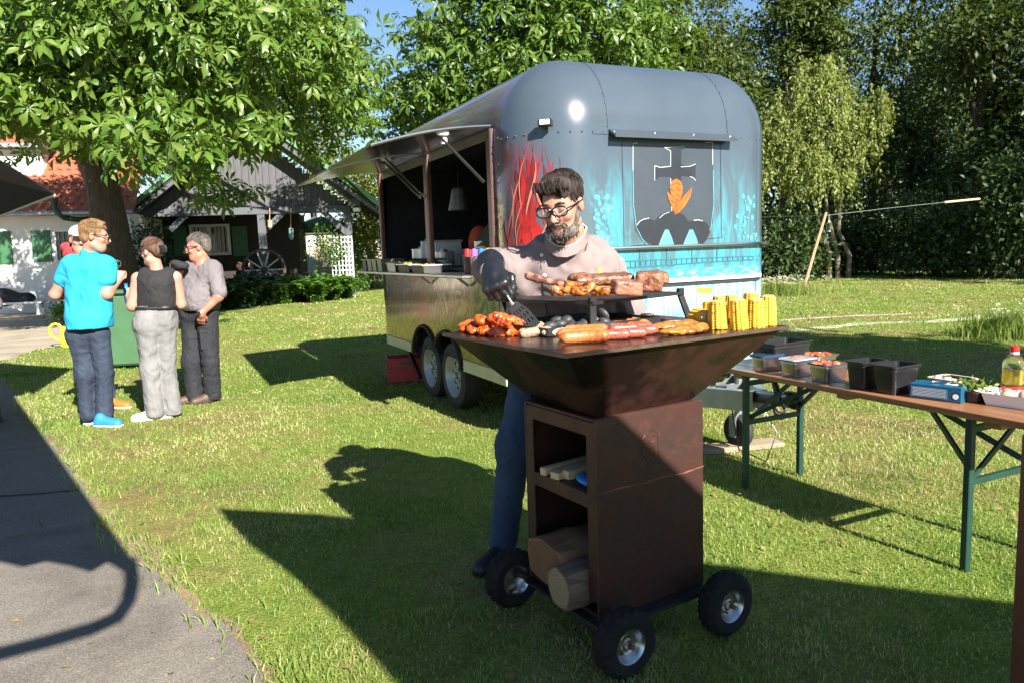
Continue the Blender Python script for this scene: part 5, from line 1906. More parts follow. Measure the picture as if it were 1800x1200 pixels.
for i in range(2):
    for j in range(4):
        b = MB()
        b.lathe([(0.03, 0.02), (0.03, 0.16), (0.014, 0.23), (0.014, 0.27), (0.0, 0.272)], 10, TR((-0.14 + j * 0.094, -0.06 + i * 0.12, 0)))
        b.build('bottle', 'dark_interior', cr, smooth=True)

# ---- things on the counter and inside (own objects, placed in the trailer's frame)
TM = Matrix.Translation(T0) @ Matrix.Rotation(TRZ, 4, 'Z')
def tl(x, y, z):
    return TM @ Vector((x, y, z))
mat('lime_food', (0.16, 0.3, 0.05), (0.35, 0.12, 0.04), 30, 0.6)
mat('rim_cream', (0.6, 0.57, 0.48), (0.5, 0.47, 0.4), 6, 0.5)
mat('olive_sheet', (0.22, 0.25, 0.13), (0.17, 0.2, 0.11), 3, 0.3, metal=0.5)
def gn_tray(label, x, y, w, d_, h, food=None, rim=None, m='black_plastic', group=None, mi=None):
    t = thing('food_tray', label, 'tray', tl(x, y, 1.287), TRZ, group)
    b = MB()
    th = 0.006
    tpr = 0.93
    for sx, sy in ((-1, 0), (1, 0), (0, -1), (0, 1)):
        a0, a1 = w / 2, d_ / 2
        if sx:
            q = [(sx * a0 * tpr, -a1 * tpr, 0), (sx * a0 * tpr, a1 * tpr, 0), (sx * a0, a1, h), (sx * a0, -a1, h)]
            k = Vector((-sx * th, 0, 0))
        else:
            q = [(-a0 * tpr, sy * a1 * tpr, 0), (a0 * tpr, sy * a1 * tpr, 0), (a0, sy * a1, h), (-a0, sy * a1, h)]
            k = Vector((0, -sy * th, 0))
        q = [Vector(v) for v in q]
        b.add(q + [v + k for v in q], [(0, 1, 2, 3), (7, 6, 5, 4), (0, 4, 5, 1), (1, 5, 6, 2), (2, 6, 7, 3), (3, 7, 4, 0)])
    b.box((0, 0, 0.003), (w * tpr, d_ * tpr, 0.006))
    b.build('tub', m, t)
    b = MB()
    for sx, sy, ww, dd in ((0, -1, w + 0.03, 0.016), (0, 1, w + 0.03, 0.016), (-1, 0, 0.016, d_), (1, 0, 0.016, d_)):
        b.box((sx * w / 2, sy * d_ / 2, h + 0.002), (ww, dd, 0.008), 0.002)
    b.build('rim', rim or m, t)
    if food:
        rr_ = random.Random(int(x * 1000 + y * 77))
        for k in range(7):
            b = MB()
            b.sphere((0, 0, 0), (0.03, 0.025, 0.02), 8, 5, TR((rr_.uniform(-0.35, 0.35) * w, rr_.uniform(-0.35, 0.35) * d_, h - 0.005 + rr_.uniform(0, 0.012)), rr_.uniform(0, 3)))
            b.build('morsel', food, t, smooth=True)
    return t
ys = [3.62, 3.40, 3.20, 2.98]
for k, y in enumerate(ys):
    gn_tray(('far end black tray on the trailer counter', 'second black tray from the far end of the counter', 'third black tray from the far end of the counter', 'black tray on the counter beside the bowls of garnish')[k], -0.17, y, 0.24, 0.17, 0.12, rim='steel', m='olive_sheet' if k else 'black_plastic', group='trays on the trailer counter')
gn_tray('shallow steel bowl with green garnish on the counter', -0.17, 2.55, 0.24, 0.30, 0.085, 'lime_food', 'rim_cream', 'steel')
gn_tray('flat black tray with green garnish next to the steel bowl', -0.17, 2.12, 0.25, 0.36, 0.07, 'lime_food', 'rim_cream')
gn_tray('flat black salad tray beside the sauce bottles', -0.17, 1.70, 0.25, 0.34, 0.065, 'lime_food', 'rim_cream')
mat('cap_red', (0.55, 0.02, 0.02), None, 5, 0.4)
mat('cap_purple', (0.30, 0.10, 0.45), None, 5, 0.4)
mat('cap_blue', (0.02, 0.14, 0.45), None, 5, 0.4)
mat('cap_orange', (0.65, 0.28, 0.03), None, 5, 0.4)
mat('sauce_red', (0.25, 0.02, 0.015), None, 5, 0.3)
mat('sauce_cream', (0.6, 0.5, 0.3), None, 5, 0.3)
mat('sauce_brown', (0.09, 0.025, 0.015), None, 5, 0.3)
for k, (cn, sm) in enumerate((('red', 'sauce_brown'), ('purple', 'sauce_cream'), ('blue', 'sauce_red'), ('orange', 'sauce_red'))):
    px = (829, 841, 853, 866)[k]
    q = plane_map(T0 + Matrix.Rotation(TRZ, 3, 'Z') @ Vector((-0.17, 0, 0)), TRZ + R(90))(px, 470)
    t = thing('sauce_bottle', '%s capped sauce bottle on the trailer counter' % cn, 'bottle', tl(-0.2, q[0], 1.287), 0, 'sauce bottles on the counter')
    b = MB()
    b.lathe([(0.026, 0), (0.028, 0.01), (0.028, 0.12), (0.02, 0.135)], 14)
    b.build('body', sm, t, smooth=True)
    b = MB()
    b.lathe([(0.024, 0.135), (0.024, 0.165), (0.021, 0.19), (0.008, 0.195)], 14)
    b.build('cap', 'cap_' + cn, t, smooth=True)
# inside: cooker hood, glass case, cloths, boxes, pendant lamps
def inner(name, label, cat, x, y, z, parts, rz=0.0):
    t = thing(name, label, cat, tl(x, y, z), TRZ + rz)
    for pn, b, m in parts:
        b.build(pn, m, t)
    return t
b1 = MB()
b1.add([(-0.3, -0.45, 0), (0.3, -0.45, 0), (0.3, 0.45, 0), (-0.3, 0.45, 0), (-0.02, -0.40, 0.34), (0.28, -0.40, 0.34), (0.28, 0.40, 0.34), (-0.02, 0.40, 0.34)], [(3, 2, 1, 0), (4, 5, 6, 7), (0, 1, 5, 4), (1, 2, 6, 5), (2, 3, 7, 6), (3, 0, 4, 7)])
b2 = MB()
b2.box((0, 0, -0.10), (0.62, 0.95, 0.18), 0.01)
inner('food_warmer', 'olive metal food warmer with sloping front inside the trailer', 'warmer', 0.50, 1.20, 1.50, [('sloping_lid', b1, 'olive_sheet'), ('base', b2, 'steel')])
b1 = MB()
b1.box((0, 0, 0.13), (0.3, 0.4, 0.26), 0.01)
b2 = MB()
b2.box((0, 0, 0.268), (0.32, 0.42, 0.02), 0.004)
inner('storage_box', 'pale storage box at the back of the serving window', 'box', 0.40, 2.95, 1.31, [('box', b1, 'white_plastic'), ('lid', b2, 'rim_cream')])
b1 = MB()
b1.box((0, 0, 0.09), (0.25, 0.5, 0.18), 0.01)
b2 = MB()
b2.box((-0.127, 0, 0.1), (0.006, 0.3, 0.06))
inner('storage_box', 'brown cardboard box behind the sauce bottles inside the trailer', 'box', 0.62, 2.42, 1.31, [('box', b1, 'cardboard'), ('label_panel', b2, 'decal_paper')])
cl = sdf('cloth', WR(U(0.06, ell((0, 0, 0.12), (0.12, 0.16, 0.14)), ell((0.02, 0.12, 0.07), (0.1, 0.12, 0.08))), 5, 22, 0.02), 'orange_cloth', None, 0.015)
cl.location = tl(0.40, 1.88, 1.44)
tag(cl, 'crumpled orange cloth hanging inside the serving window', 'cloth')
b1 = MB()
b1.box((0, 0, 0.07), (0.3, 0.35, 0.14), 0.01)
inner('storage_box', 'low tan box on the worktop under the orange cloth', 'box', 0.42, 1.88, 1.30, [('box', b1, 'cardboard')])
for k, (y, lb) in enumerate(((1.15, 'grey pendant lamp near the front end of the serving window'), (1.75, 'grey pendant lamp in the middle of the serving window'), (2.9, 'grey pendant lamp in the far serving window'))):
    b1 = MB()
    b1.lathe([(0.06, 0.24), (0.075, 0.22), (0.12, 0.02), (0.125, 0.0)], 16)
    b2 = MB()
    b2.tube([(0, 0, 0.23), (0, 0, 0.6)], 0.006, 5)
    inner('pendant_lamp', lb, 'lamp', 0.6, y, 1.98 if k < 2 else 1.9, [('shade', b1, 'galvanised'), ('cord', b2, 'black_plastic')])
b1 = MB()
b1.box((0, 0, 0), (0.3, 2.9, 0.03))
b2 = MB()
for y in (-1.3, 0, 1.3):
    b2.bar((0.12, y, -0.2), (0.12, y, 0.0), 0.03, 0.03)
inner('wall_shelf', 'steel shelf along the back wall inside the trailer', 'shelf', 1.9, 2.2, 1.75, [('board', b1, 'steel'), ('bracket', b2, 'steel')])
b1 = MB()
for k in range(9):
    b1.tube([(0.0, -0.4 + 0.1 * k, 0.0), (-0.06, -0.37 + 0.1 * k, 0.05), (0.02, -0.33 + 0.1 * k, 0.02)], 0.008, 5)
b1.tube([(0, -0.5, 0.06), (0, 0.5, 0.06)], 0.01, 6)
inner('utensil_rail', 'black wire rail with hooks above the counter trays', 'rail', 0.08, 2.5, 1.34, [('hooks', b1, 'black_plastic')])

for k, (y, w_, h_, m, lb) in enumerate(((3.35, 0.22, 0.20, 'steel', 'steel canister inside the far serving window'), (3.12, 0.16, 0.28, 'galvanised', 'tall grey canister inside the far serving window'), (2.62, 0.2, 0.16, 'steel', 'low steel pot beside the window post inside the trailer'), (1.55, 0.2, 0.24, 'steel', 'steel pot between the orange cloth and the food warmer'))):
    b1 = MB()
    b1.lathe([(w_ / 2, 0), (w_ / 2, h_), (w_ / 2 - 0.006, h_), (w_ / 2 - 0.006, 0.01)], 20)
    b2 = MB()
    b2.lathe([(0, h_ + 0.03), (0.03, h_ + 0.03), (0.035, h_ + 0.012), (w_ / 2 + 0.004, h_ + 0.006), (w_ / 2 + 0.004, h_)], 20)
    inner('canister', lb, 'pot', 0.30, y, 1.302, [('body', b1, m), ('lid', b2, m)])
# ================================================================== fire bowl grill on wheels
def rusty():
    """weathered steel: brown ground, darker oil runs, speckled orange rust"""
    m, nt, b, out = new_mat('rusty_steel')
    f1 = noise_fac(nt, 4.5, 7, 0.7)
    f2 = noise_fac(nt, 38, 5, 0.7)
    f3 = noise_fac(nt, 2.2, 6, 0.7, None, 0.5)
    c = ramp(nt, f1, [(0.3, (0.068, 0.024, 0.017)), (0.5, (0.046, 0.018, 0.0135)), (0.68, (0.024, 0.0115, 0.0095))])
    c = mixc(nt, ramp(nt, f3, [(0.50, (0, 0, 0)), (0.62, (0.6, 0.6, 0.6))]), c, (0.098, 0.033, 0.02))
    c = mixc(nt, ramp(nt, f2, [(0.62, (0, 0, 0)), (0.74, (0.4, 0.4, 0.4))]), c, (0.14, 0.055, 0.03))
    nt.links.new(c, b.inputs['Base Color'])
    b.inputs['Metallic'].default_value = 0.25
    nt.links.new(ramp(nt, f1, [(0.35, (0.36, 0.36, 0.36)), (0.65, (0.6, 0.6, 0.6))]), b.inputs['Roughness'])
    bump(nt, b, f2, 0.25, 0.004)
rusty()
mat('oiled_steel', (0.020, 0.010, 0.009), (0.055, 0.021, 0.016), 4.2, 0.26, detail=8, lo=0.44, hi=0.55, metal=0.4, bmp=0.12, bscale=40, bdist=0.003, rough2=0.5)
mat('griddle', (0.035, 0.022, 0.017), (0.07, 0.045, 0.03), 7, 0.20, metal=0.6, bmp=0.08, bscale=30, bdist=0.003, rough2=0.42)
mat('plate_edge', (0.16, 0.11, 0.085), (0.10, 0.06, 0.045), 20, 0.4, metal=0.6)
mat('rust_weld', (0.17, 0.058, 0.024), (0.07, 0.025, 0.016), 30, 0.8)
mat('black_iron', (0.016, 0.016, 0.017), (0.028, 0.027, 0.027), 10, 0.5, metal=0.3, bmp=0.15)
mat('tyre', (0.009, 0.009, 0.009), (0.016, 0.0155, 0.015), 12, 0.85, spec=0.25)
mat('stone_dark', (0.03, 0.032, 0.034), (0.045, 0.045, 0.045), 8, 0.5, bmp=0.2, bscale=60)
GC = Vector((0.38, 2.83, 0))
GRZ = R(31.5)
GM = Matrix.Translation(GC) @ Matrix.Rotation(GRZ, 4, 'Z')
GI = GM.inverted()
pw, pd, pz = 0.512, 0.415, 1.145
bw2, bd2, bz1, bz0 = 0.262, 0.222, 0.87, 0.135
grill = thing('fire_bowl_grill', 'brown steel fire bowl grill with square griddle plate on a wheeled cabinet', 'grill', GC, GRZ)
b = MB()
b.box((0, 0, pz - 0.006), (2 * pw, 2 * pd, 0.012), 0.002)
b.build('griddle_plate', 'griddle', grill)
b = MB()
for sx, sy, w, d_ in ((0, -1, 2 * pw + 0.004, 0.004), (-1, 0, 0.004, 2 * pd)):
    b.box((sx * (pw + 0.001), sy * (pd + 0.001), pz - 0.007), (w, d_, 0.012))
b.build('plate_edge', 'plate_edge', grill)
b = MB()
iw, id_ = pw - 0.015, pd - 0.015
V = []
for w, d_, z in ((iw, id_, pz - 0.013), (bw2 - 0.03, bd2 - 0.025, bz1 + 0.002)):
    V += [(-w, -d_, z), (w, -d_, z), (w, d_, z), (-w, d_, z)]
b.add(V, [(0, 4, 5, 1), (1, 5, 6, 2), (2, 6, 7, 3), (3, 7, 4, 0), (7, 6, 5, 4)])
b.build('fire_bowl', 'oiled_steel', grill)
# cabinet: separate plates, open on the left
t_ = 0.012
def panel(name, c, s, m='rusty_steel', bev=0.003):
    b = MB()
    b.box(c, s, bev)
    return b.build(name, m, grill)
zc_, zh = (bz0 + bz1) / 2, bz1 - bz0
fp = panel('front_panel', (0, -bd2, zc_), (2 * bw2, t_, zh))
panel('back_panel', (0, bd2, zc_), (2 * bw2, t_, zh))
panel('side_panel', (bw2 - t_ / 2, 0, zc_ - 0.0), (t_, 2 * bd2 - t_ - 0.002, zh - 0.002))
panel('top_panel', (0, 0, bz1 - t_ / 2), (2 * bw2 - 0.004, 2 * bd2 - t_ - 0.002, t_))
panel('bottom_panel', (0, 0, bz0 + t_ / 2), (2 * bw2 - 0.02, 2 * bd2 - t_ - 0.002, t_))
panel('shelf', (0.004, 0, 0.585), (2 * bw2 - 0.03, 2 * bd2 - t_ - 0.004, t_))
panel('shelf_lip', (-bw2 + 0.008, 0, 0.565), (0.01, 2 * bd2 - t_ - 0.004, 0.055))
panel('frame_rail', (-bw2 + 0.006, 0, bz1 - 0.04), (0.01, 2 * bd2 - t_ - 0.004, 0.055))
panel('frame_post', (-bw2 + 0.006, -bd2 + 0.028, zc_), (0.01, 0.044, zh - 0.12))
panel('frame_post', (-bw2 + 0.006, bd2 - 0.028, zc_), (0.01, 0.044, zh - 0.12))
b = MB()
b.tube([(-bw2, -bd2 - 0.006, 0.60), (-0.15, -bd2 - 0.0055, 0.606), (-0.05, -bd2 - 0.0055, 0.601), (0.05, -bd2 - 0.006, 0.607), (0.15, -bd2 - 0.0055, 0.601), (bw2, -bd2 - 0.0055, 0.61)], [0.002, 0.0035, 0.0015, 0.003, 0.004, 0.0025], 5)
b.build('weld_bead', 'rust_weld', fp)
# embossed head emblem on the front panel
gf = plane_map(GC + Matrix.Rotation(GRZ, 3, 'Z') @ Vector((0, -bd2 - 0.006, 0)), GRZ)
b = MB()
for pts in (((1128, 800), (1129, 780), (1127, 770), (1131, 760), (1139, 755), (1147, 755), (1154, 759), (1157, 768), (1156, 778)), ((1129, 771), (1134, 764), (1140, 767), (1147, 763), (1156, 768)), ((1134, 778), (1139, 775), (1145, 778), (1150, 774)), ((1136, 786), (1139, 790), (1137, 797), (1142, 800)), ((1148, 784), (1151, 792), (1149, 801), (1153, 812), (1161, 814)), ((1156, 778), (1158, 790), (1157, 800), (1162, 806)), ((1130, 800), (1135, 805), (1140, 813), (1138, 822)), ((1143, 806), (1147, 812), (1145, 824))):
    b.tube([(gf(*p)[0], -bd2 - 0.0062, gf(*p)[1]) for p in pts], 0.0016, 5)
b.build('embossed_emblem', 'rusty_steel', fp, smooth=True)
# running gear
b = MB()
for x in (-0.265, 0.225):
    b.tube([(x, -0.36, 0.122), (x, 0.30, 0.122)], 0.011, 8)
b.box((-0.02, -0.03, 0.128), (0.54, 0.50, 0.014))
b.build('undercarriage', 'black_iron', grill)
def cart_wheel_mesh():
    """pneumatic tyre with a cross-hatched tread"""
    n = 72
    prof = [(0.062, -0.036), (0.075, -0.041), (0.098, -0.041), (0.113, -0.033), (0.1195, -0.022), (0.1215, -0.011), (0.122, 0.0), (0.1215, 0.011), (0.1195, 0.022), (0.113, 0.033), (0.098, 0.041), (0.075, 0.041), (0.062, 0.036)]
    V, F = [], []
    for i, (r, x) in enumerate(prof):
        for k in range(n):
            a = 2 * pi * k / n
            g = 0.0
            if 3 <= i <= 9:
                u = k + (i - 6) * 1.0
                v = k - (i - 6) * 1.0
                if (u % 4) == 0 or (v % 4) == 0:
                    g = 0.0075
            V.append(((r - g) * math.cos(a), x, (r - g) * math.sin(a)))
    for i in range(len(prof) - 1):
        for k in range(n):
            j = (k + 1) % n
            F.append((i * n + k, (i + 1) * n + k, (i + 1) * n + j, i * n + j))
    b = MB()
    b.add(V, F)
    return b.mesh('tyre', True, 30)
tyre_me = cart_wheel_mesh()
tyre_me.materials.append(MATS['tyre'])
b = MB()
b.lathe([(0.0, -0.030), (0.012, -0.030), (0.016, -0.02), (0.024, -0.018), (0.028, -0.008), (0.046, -0.006), (0.055, -0.018), (0.060, -0.034), (0.066, -0.037), (0.066, 0.037), (0.06, 0.034), (0.05, 0.0), (0.0, 0.01)], 28, TR(rx=R(-90)), cap=False)
rim_me = b.mesh('rim', True, 50)
rim_me.materials.append(MATS['steel'])
b = MB()
b.lathe([(0.009, -0.034), (0.009, -0.046), (0.005, -0.048)], 8, TR(rx=R(-90)))
for k in range(4):
    a = k * pi / 2 + 0.4
    b.lathe([(0.0045, -0.008), (0.0045, -0.013)], 6, TR((0.036 * math.cos(a), 0, 0.036 * math.sin(a)), rx=R(-90)))
nut_me = b.mesh('nut')
nut_me.materials.append(MATS['rust_weld'])
for k, (x, y) in enumerate(((-0.265, -0.37), (0.225, -0.37), (-0.31, 0.285), (0.225, 0.30))):
    s = -1 if y > 0 else 1
    w = link('wheel', tyre_me, None, grill, (x, y, 0.122), (0, random.Random(k).uniform(0, 3), 0 if s > 0 else pi))
    link('rim', rim_me, None, w)
    tag(link('nut', nut_me, None, w), kind='stuff')
# ---- firewood and kindling in the cabinet
def wood_mat(name, c1, c2):
    m, nt, b, out = new_mat(name)
    f = noise_fac(nt, 7, 5, 0.6, (0.5, 6, 6))
    nt.links.new(ramp(nt, f, [(0.3, c1), (0.7, c2)]), b.inputs['Base Color'])
    b.inputs['Roughness'].default_value = 0.85
    bump(nt, b, f, 0.4, 0.006)
wood_mat('split_wood', (0.27, 0.14, 0.07), (0.14, 0.07, 0.035))
wood_mat('pale_wood', (0.62, 0.46, 0.27), (0.5, 0.35, 0.2))
wood_mat('log_wood', (0.20, 0.135, 0.09), (0.09, 0.058, 0.038))
def ring_wood(name, c1, c2):
    m, nt, b, out = new_mat(name)
    tc = N(nt, 'ShaderNodeTexCoord')
    wv = N(nt, 'ShaderNodeTexWave', wave_type='RINGS', rings_direction='X')
    wv.inputs['Scale'].default_value = 22
    wv.inputs['Distortion'].default_value = 2.5
    wv.inputs['Detail'].default_value = 3
    nt.links.new(tc.outputs['Object'], wv.inputs['Vector'])
    c = mixc(nt, noise_fac(nt, 14, 4, 0.6), ramp(nt, wv.outputs['Fac'], [(0.2, c1), (0.9, c2)]), c2, 'MIX')
    nt.links.new(c, b.inputs['Base Color'])
    b.inputs['Roughness'].default_value = 0.9
    bump(nt, b, wv.outputs['Fac'], 0.3, 0.003)
ring_wood('cut_pale', (0.36, 0.25, 0.15), (0.24, 0.155, 0.09))
ring_wood('cut_brown', (0.26, 0.125, 0.055), (0.13, 0.058, 0.026))
def log(label, poly, x0, x1, m, y, z, rot=0.0, bark=None):
    b = MB()
    n = len(poly)
    rr_ = random.Random(label)
    V = []
    secs = 6
    for s in range(secs + 1):
        for (a, c) in poly:
            V.append((x0 + (x1 - x0) * s / secs, a * (1 + 0.04 * math.sin(s * 2.1)) + rr_.uniform(-1, 1) * 0.009, c + rr_.uniform(-1, 1) * 0.009))
    F = []
    for s in range(secs):
        for i in range(n):
            j = (i + 1) % n
            F.append((s * n + i, (s + 1) * n + i, (s + 1) * n + j, s * n + j))
    F.append(tuple(range(n - 1, -1, -1)) if False else tuple(range(n)))
    F.append(tuple(secs * n + i for i in range(n - 1, -1, -1)))
    b.add(V, F)
    o = b.build('firewood_log', m, None, smooth=False)
    o.matrix_world = GM @ TR((0, y, z), rot)
    tag(o, label, 'log', 'firewood in the grill cabinet')
    b = MB()
    b.add([(x0 - 0.002, a * 0.93, c * 0.93) for a, c in poly] + [(x0 - 0.002, 0, 0)], [(i, (i + 1) % n, n) for i in range(n)])
    b.build('cut_end', 'cut_brown' if m == 'split_wood' else 'cut_pale', o)
circ = lambda r, n, j, sd: [(r * math.cos(a) * (1 + j * random.Random(sd + i).uniform(-1, 1)), r * math.sin(a) * (1 + j * random.Random(sd + 50 + i).uniform(-1, 1))) for i, a in enumerate(np.linspace(0, 2 * pi, n + 1)[:-1])]
log('large split log with brown heartwood at the back of the cabinet', [(-0.13, -0.02), (-0.09, -0.075), (0.02, -0.09), (0.10, -0.07), (0.13, 0.0), (0.11, 0.06), (0.03, 0.085), (-0.07, 0.065)], -0.30, 0.2, 'split_wood', 0.05, 0.27, 0.03)
log('round pale log sticking out of the cabinet below the split one', circ(0.078, 14, 0.06, 3), -0.335, 0.18, 'log_wood', -0.10, 0.228, -0.04)
for k, (y, z, r_, w, h_, lb, ln) in enumerate(((0.12, 0.607, 0.1, 0.032, 0.03, 'kindling stick lying farthest back on the cabinet shelf', 0.30), (0.065, 0.605, 0.18, 0.045, 0.028, 'wide kindling stick in the middle of the cabinet shelf', 0.33), (0.01, 0.609, 0.02, 0.035, 0.034, 'kindling stick lying nearest the blue lighter box', 0.30))):
    b = MB()
    b.box((0, 0, 0), (ln, w, h_), 0.003)
    o = b.build('kindling_stick', 'pale_wood')
    o.matrix_world = GM @ TR((-0.115 + 0.02 * k, y, z), r_)
    tag(o, lb, 'kindling', 'kindling on the cabinet shelf')
mat('blue_plastic', (0.02, 0.22, 0.6), (0.02, 0.18, 0.5), 5, 0.4)
o = sdf('lighter_box', U(0.01, rc((-0.03, 0, 0), (0.05, 0, 0), 0.014), ell((0.01, 0, 0.004), (0.06, 0.03, 0.014))), 'blue_plastic', None, 0.004)
o.matrix_world = GM @ TR((-0.2, -0.085, 0.606), 1.2)
tag(o, 'bright blue plastic lighter box on the cabinet shelf', 'lighter')

# ================================================================== steel stand over the fire
def gl(px, py, z):
    """picture point at height z, in the grill's frame"""
    return GI @ G(px, py, z)
RT = 1.262
cF, cL, cR = gl(1042, 531, RT), gl(930, 521, RT), gl(1203, 513, RT)
ux = (cR - cF)
sw = ux.length
stx, sty = cF.x, cF.y
sdp = (cL - cF).length
stand = thing('grill_stand', 'black iron stand with four flat legs on the griddle carrying the steak', 'stand', GC, GRZ)
uxn = ux.normalized()
uyn = Vector((-uxn.y, uxn.x, 0))
pL = cF + uyn * sdp
S_ = lambda u, v, z: Vector((cF.x, cF.y, 0)) + uxn * u + uyn * v + Vector((0, 0, z))
b = MB()
q = [S_(0, 0, RT - 0.012), S_(sw, 0, RT - 0.012), S_(sw, sdp, RT - 0.012), S_(0, sdp, RT - 0.012)]
b.add(q + [v + Vector((0, 0, 0.012)) for v in q], [(3, 2, 1, 0), (4, 5, 6, 7), (0, 1, 5, 4), (1, 2, 6, 5), (2, 3, 7, 6), (3, 0, 4, 7)])
b.build('top_plate', 'black_iron', stand)
for u, v, du, dv in ((0.012, 0.012, 0, 0), (sw - 0.012, 0.012, 0.035, -0.02), (0.012, sdp - 0.012, -0.01, 0.0), (sw - 0.012, sdp - 0.012, 0.03, 0.02)):
    b = MB()
    b.bar(S_(u, v, RT - 0.010), S_(u + du, v + dv, pz + 0.001), 0.028, 0.010, (0, 1, 0))
    b.box(S_(u, v, RT + 0.006), (0.03, 0.022, 0.018), 0.003)
    b.build('leg', 'black_iron', stand)
# ember tray with stones in the middle of the plate
mat('ember_tray', (0.018, 0.017, 0.017), (0.03, 0.028, 0.026), 10, 0.5, metal=0.4)
et = thing('stone_tray', 'shallow black iron tray holding dark stones under the stand', 'tray', GC, GRZ)
b = MB()
cx_, cy_ = -0.05, 0.15
tw2, td2 = 0.27, 0.19
b.box((cx_, cy_, pz + 0.006), (2 * tw2, 2 * td2, 0.008), 0.002)
b.build('base', 'ember_tray', et)
b = MB()
for sx, sy, w, d_ in ((0, -1, 2 * tw2, 0.008), (0, 1, 2 * tw2, 0.008), (-1, 0, 0.008, 2 * td2), (1, 0, 0.008, 2 * td2)):
    b.box((cx_ + sx * tw2, cy_ + sy * td2, pz + 0.018), (w, d_, 0.03), 0.002)
b.build('rim', 'ember_tray', et)
rr = random.Random(12)
stone_spots = [(967, 574, 1.17), (985, 570, 1.175), (1003, 573, 1.17), (1012, 566, 1.18), (1022, 574, 1.17), (1030, 566, 1.185), (1042, 571, 1.175), (1048, 562, 1.19), (1055, 573, 1.17), (1062, 565, 1.185), (1072, 572, 1.17), (1060, 553, 1.21), (996, 562, 1.19), (978, 564, 1.185), (1040, 560, 1.195)]
for k, (px, py, z) in enumerate(stone_spots):
    p = G(px, py, z)
    r = (rr.uniform(0.026, 0.036), rr.uniform(0.022, 0.03), rr.uniform(0.014, 0.02))
    b = MB()
    b.sphere((0, 0, 0), r, 14, 9, TR((0, 0, 0), rr.uniform(0, 3), rr.uniform(-0.3, 0.3), rr.uniform(-0.3, 0.3)))
    o = b.build('stone', 'stone_dark', None, smooth=True, angle=180)
    o.location = p
    if k == 11:
        o.rotation_euler = (0, R(70), 0.4)
    tag(o, 'smooth dark grey cooking stone heaped on the tray under the stand' if k != 11 else 'dark cooking stone standing on edge on top of the stone heap', 'stone', 'cooking stones on the griddle')

# ================================================================== food
def food_mat(name, stops, scale, rough=0.25, bmp=0.3, bs=60, coat=0.4, sss=0.15, det=4, bd=0.004, dist=0.0):
    m, nt, b, out = new_mat(name)
    f = noise_fac(nt, scale, det, 0.6, None, dist)
    nt.links.new(ramp(nt, f, stops), b.inputs['Base Color'])
    b.inputs['Roughness'].default_value = rough
    b.inputs['Coat Weight'].default_value = coat
    b.inputs['Coat Roughness'].default_value = 0.12
    if sss:
        b.inputs['Subsurface Weight'].default_value = sss
        b.inputs['Subsurface Radius'].default_value = (0.012, 0.005, 0.002)
    bump(nt, b, noise_fac(nt, bs, 4, 0.6), bmp, bd)
food_mat('chicken', [(0.28, (0.50, 0.065, 0.008)), (0.45, (0.60, 0.12, 0.012)), (0.56, (0.36, 0.03, 0.006)), (0.68, (0.13, 0.012, 0.006))], 40, 0.28, 0.7, 90, 0.25)
food_mat('sausage', [(0.3, (0.50, 0.17, 0.05)), (0.50, (0.44, 0.125, 0.03)), (0.60, (0.33, 0.075, 0.018)), (0.70, (0.14, 0.03, 0.01))], 22, 0.38, 0.15, 110, 0.1)
food_mat('red_sausage', [(0.3, (0.44, 0.09, 0.05)), (0.46, (0.34, 0.04, 0.025)), (0.58, (0.40, 0.10, 0.06)), (0.70, (0.13, 0.012, 0.01))], 30, 0.38, 0.3, 80, 0.1)
food_mat('bratwurst', [(0.35, (0.50, 0.40, 0.32)), (0.55, (0.40, 0.30, 0.23)), (0.7, (0.22, 0.14, 0.09))], 16, 0.4, 0.15, 70, 0.2)
food_mat('patty', [(0.3, (0.42, 0.29, 0.19)), (0.5, (0.30, 0.19, 0.12)), (0.7, (0.14, 0.075, 0.045))], 55, 0.5, 0.6, 90, 0.1)
food_mat('mustard_meat', [(0.3, (0.46, 0.22, 0.035)), (0.48, (0.38, 0.145, 0.02)), (0.60, (0.24, 0.08, 0.014)), (0.72, (0.09, 0.03, 0.01))], 30, 0.34, 0.5, 60, 0.2)
food_mat('corn', [(0.3, (0.66, 0.36, 0.02)), (0.5, (0.72, 0.43, 0.035)), (0.62, (0.60, 0.27, 0.014)), (0.74, (0.36, 0.14, 0.012))], 34, 0.38, 0.15, 80, 0.15, 0.15)
food_mat('corn_core', [(0.3, (0.66, 0.48, 0.2)), (0.7, (0.5, 0.32, 0.1))], 40, 0.5, 0.5, 60, 0.1)
food_mat('crust', [(0.3, (0.05, 0.02, 0.012)), (0.45, (0.15, 0.06, 0.03)), (0.58, (0.27, 0.12, 0.06)), (0.68, (0.10, 0.035, 0.02)), (0.8, (0.03, 0.014, 0.01))], 26, 0.45, 0.9, 55, 0.08, 0.05, 6, 0.008)
food_mat('rare_meat', [(0.28, (0.34, 0.17, 0.10)), (0.42, (0.24, 0.08, 0.05)), (0.50, (0.30, 0.13, 0.075)), (0.60, (0.09, 0.035, 0.02)), (0.70, (0.17, 0.018, 0.022))], 26, 0.42, 0.6, 60, 0.1, 0.06, 5, 0.006)
food_mat('bone', [(0.3, (0.36, 0.25, 0.18)), (0.48, (0.26, 0.14, 0.09)), (0.62, (0.11, 0.035, 0.025))], 30, 0.45, 0.3, 50, 0.2)
food_mat('roast_veg', [(0.28, (0.50, 0.20, 0.02)), (0.45, (0.40, 0.12, 0.012)), (0.56, (0.24, 0.06, 0.01)), (0.66, (0.06, 0.02, 0.01))], 45, 0.35, 0.6, 80, 0.2)
food_mat('zucchini', [(0.35, (0.62, 0.55, 0.36)), (0.6, (0.5, 0.4, 0.22)), (0.72, (0.18, 0.10, 0.05))], 30, 0.4, 0.3, 60, 0.2)
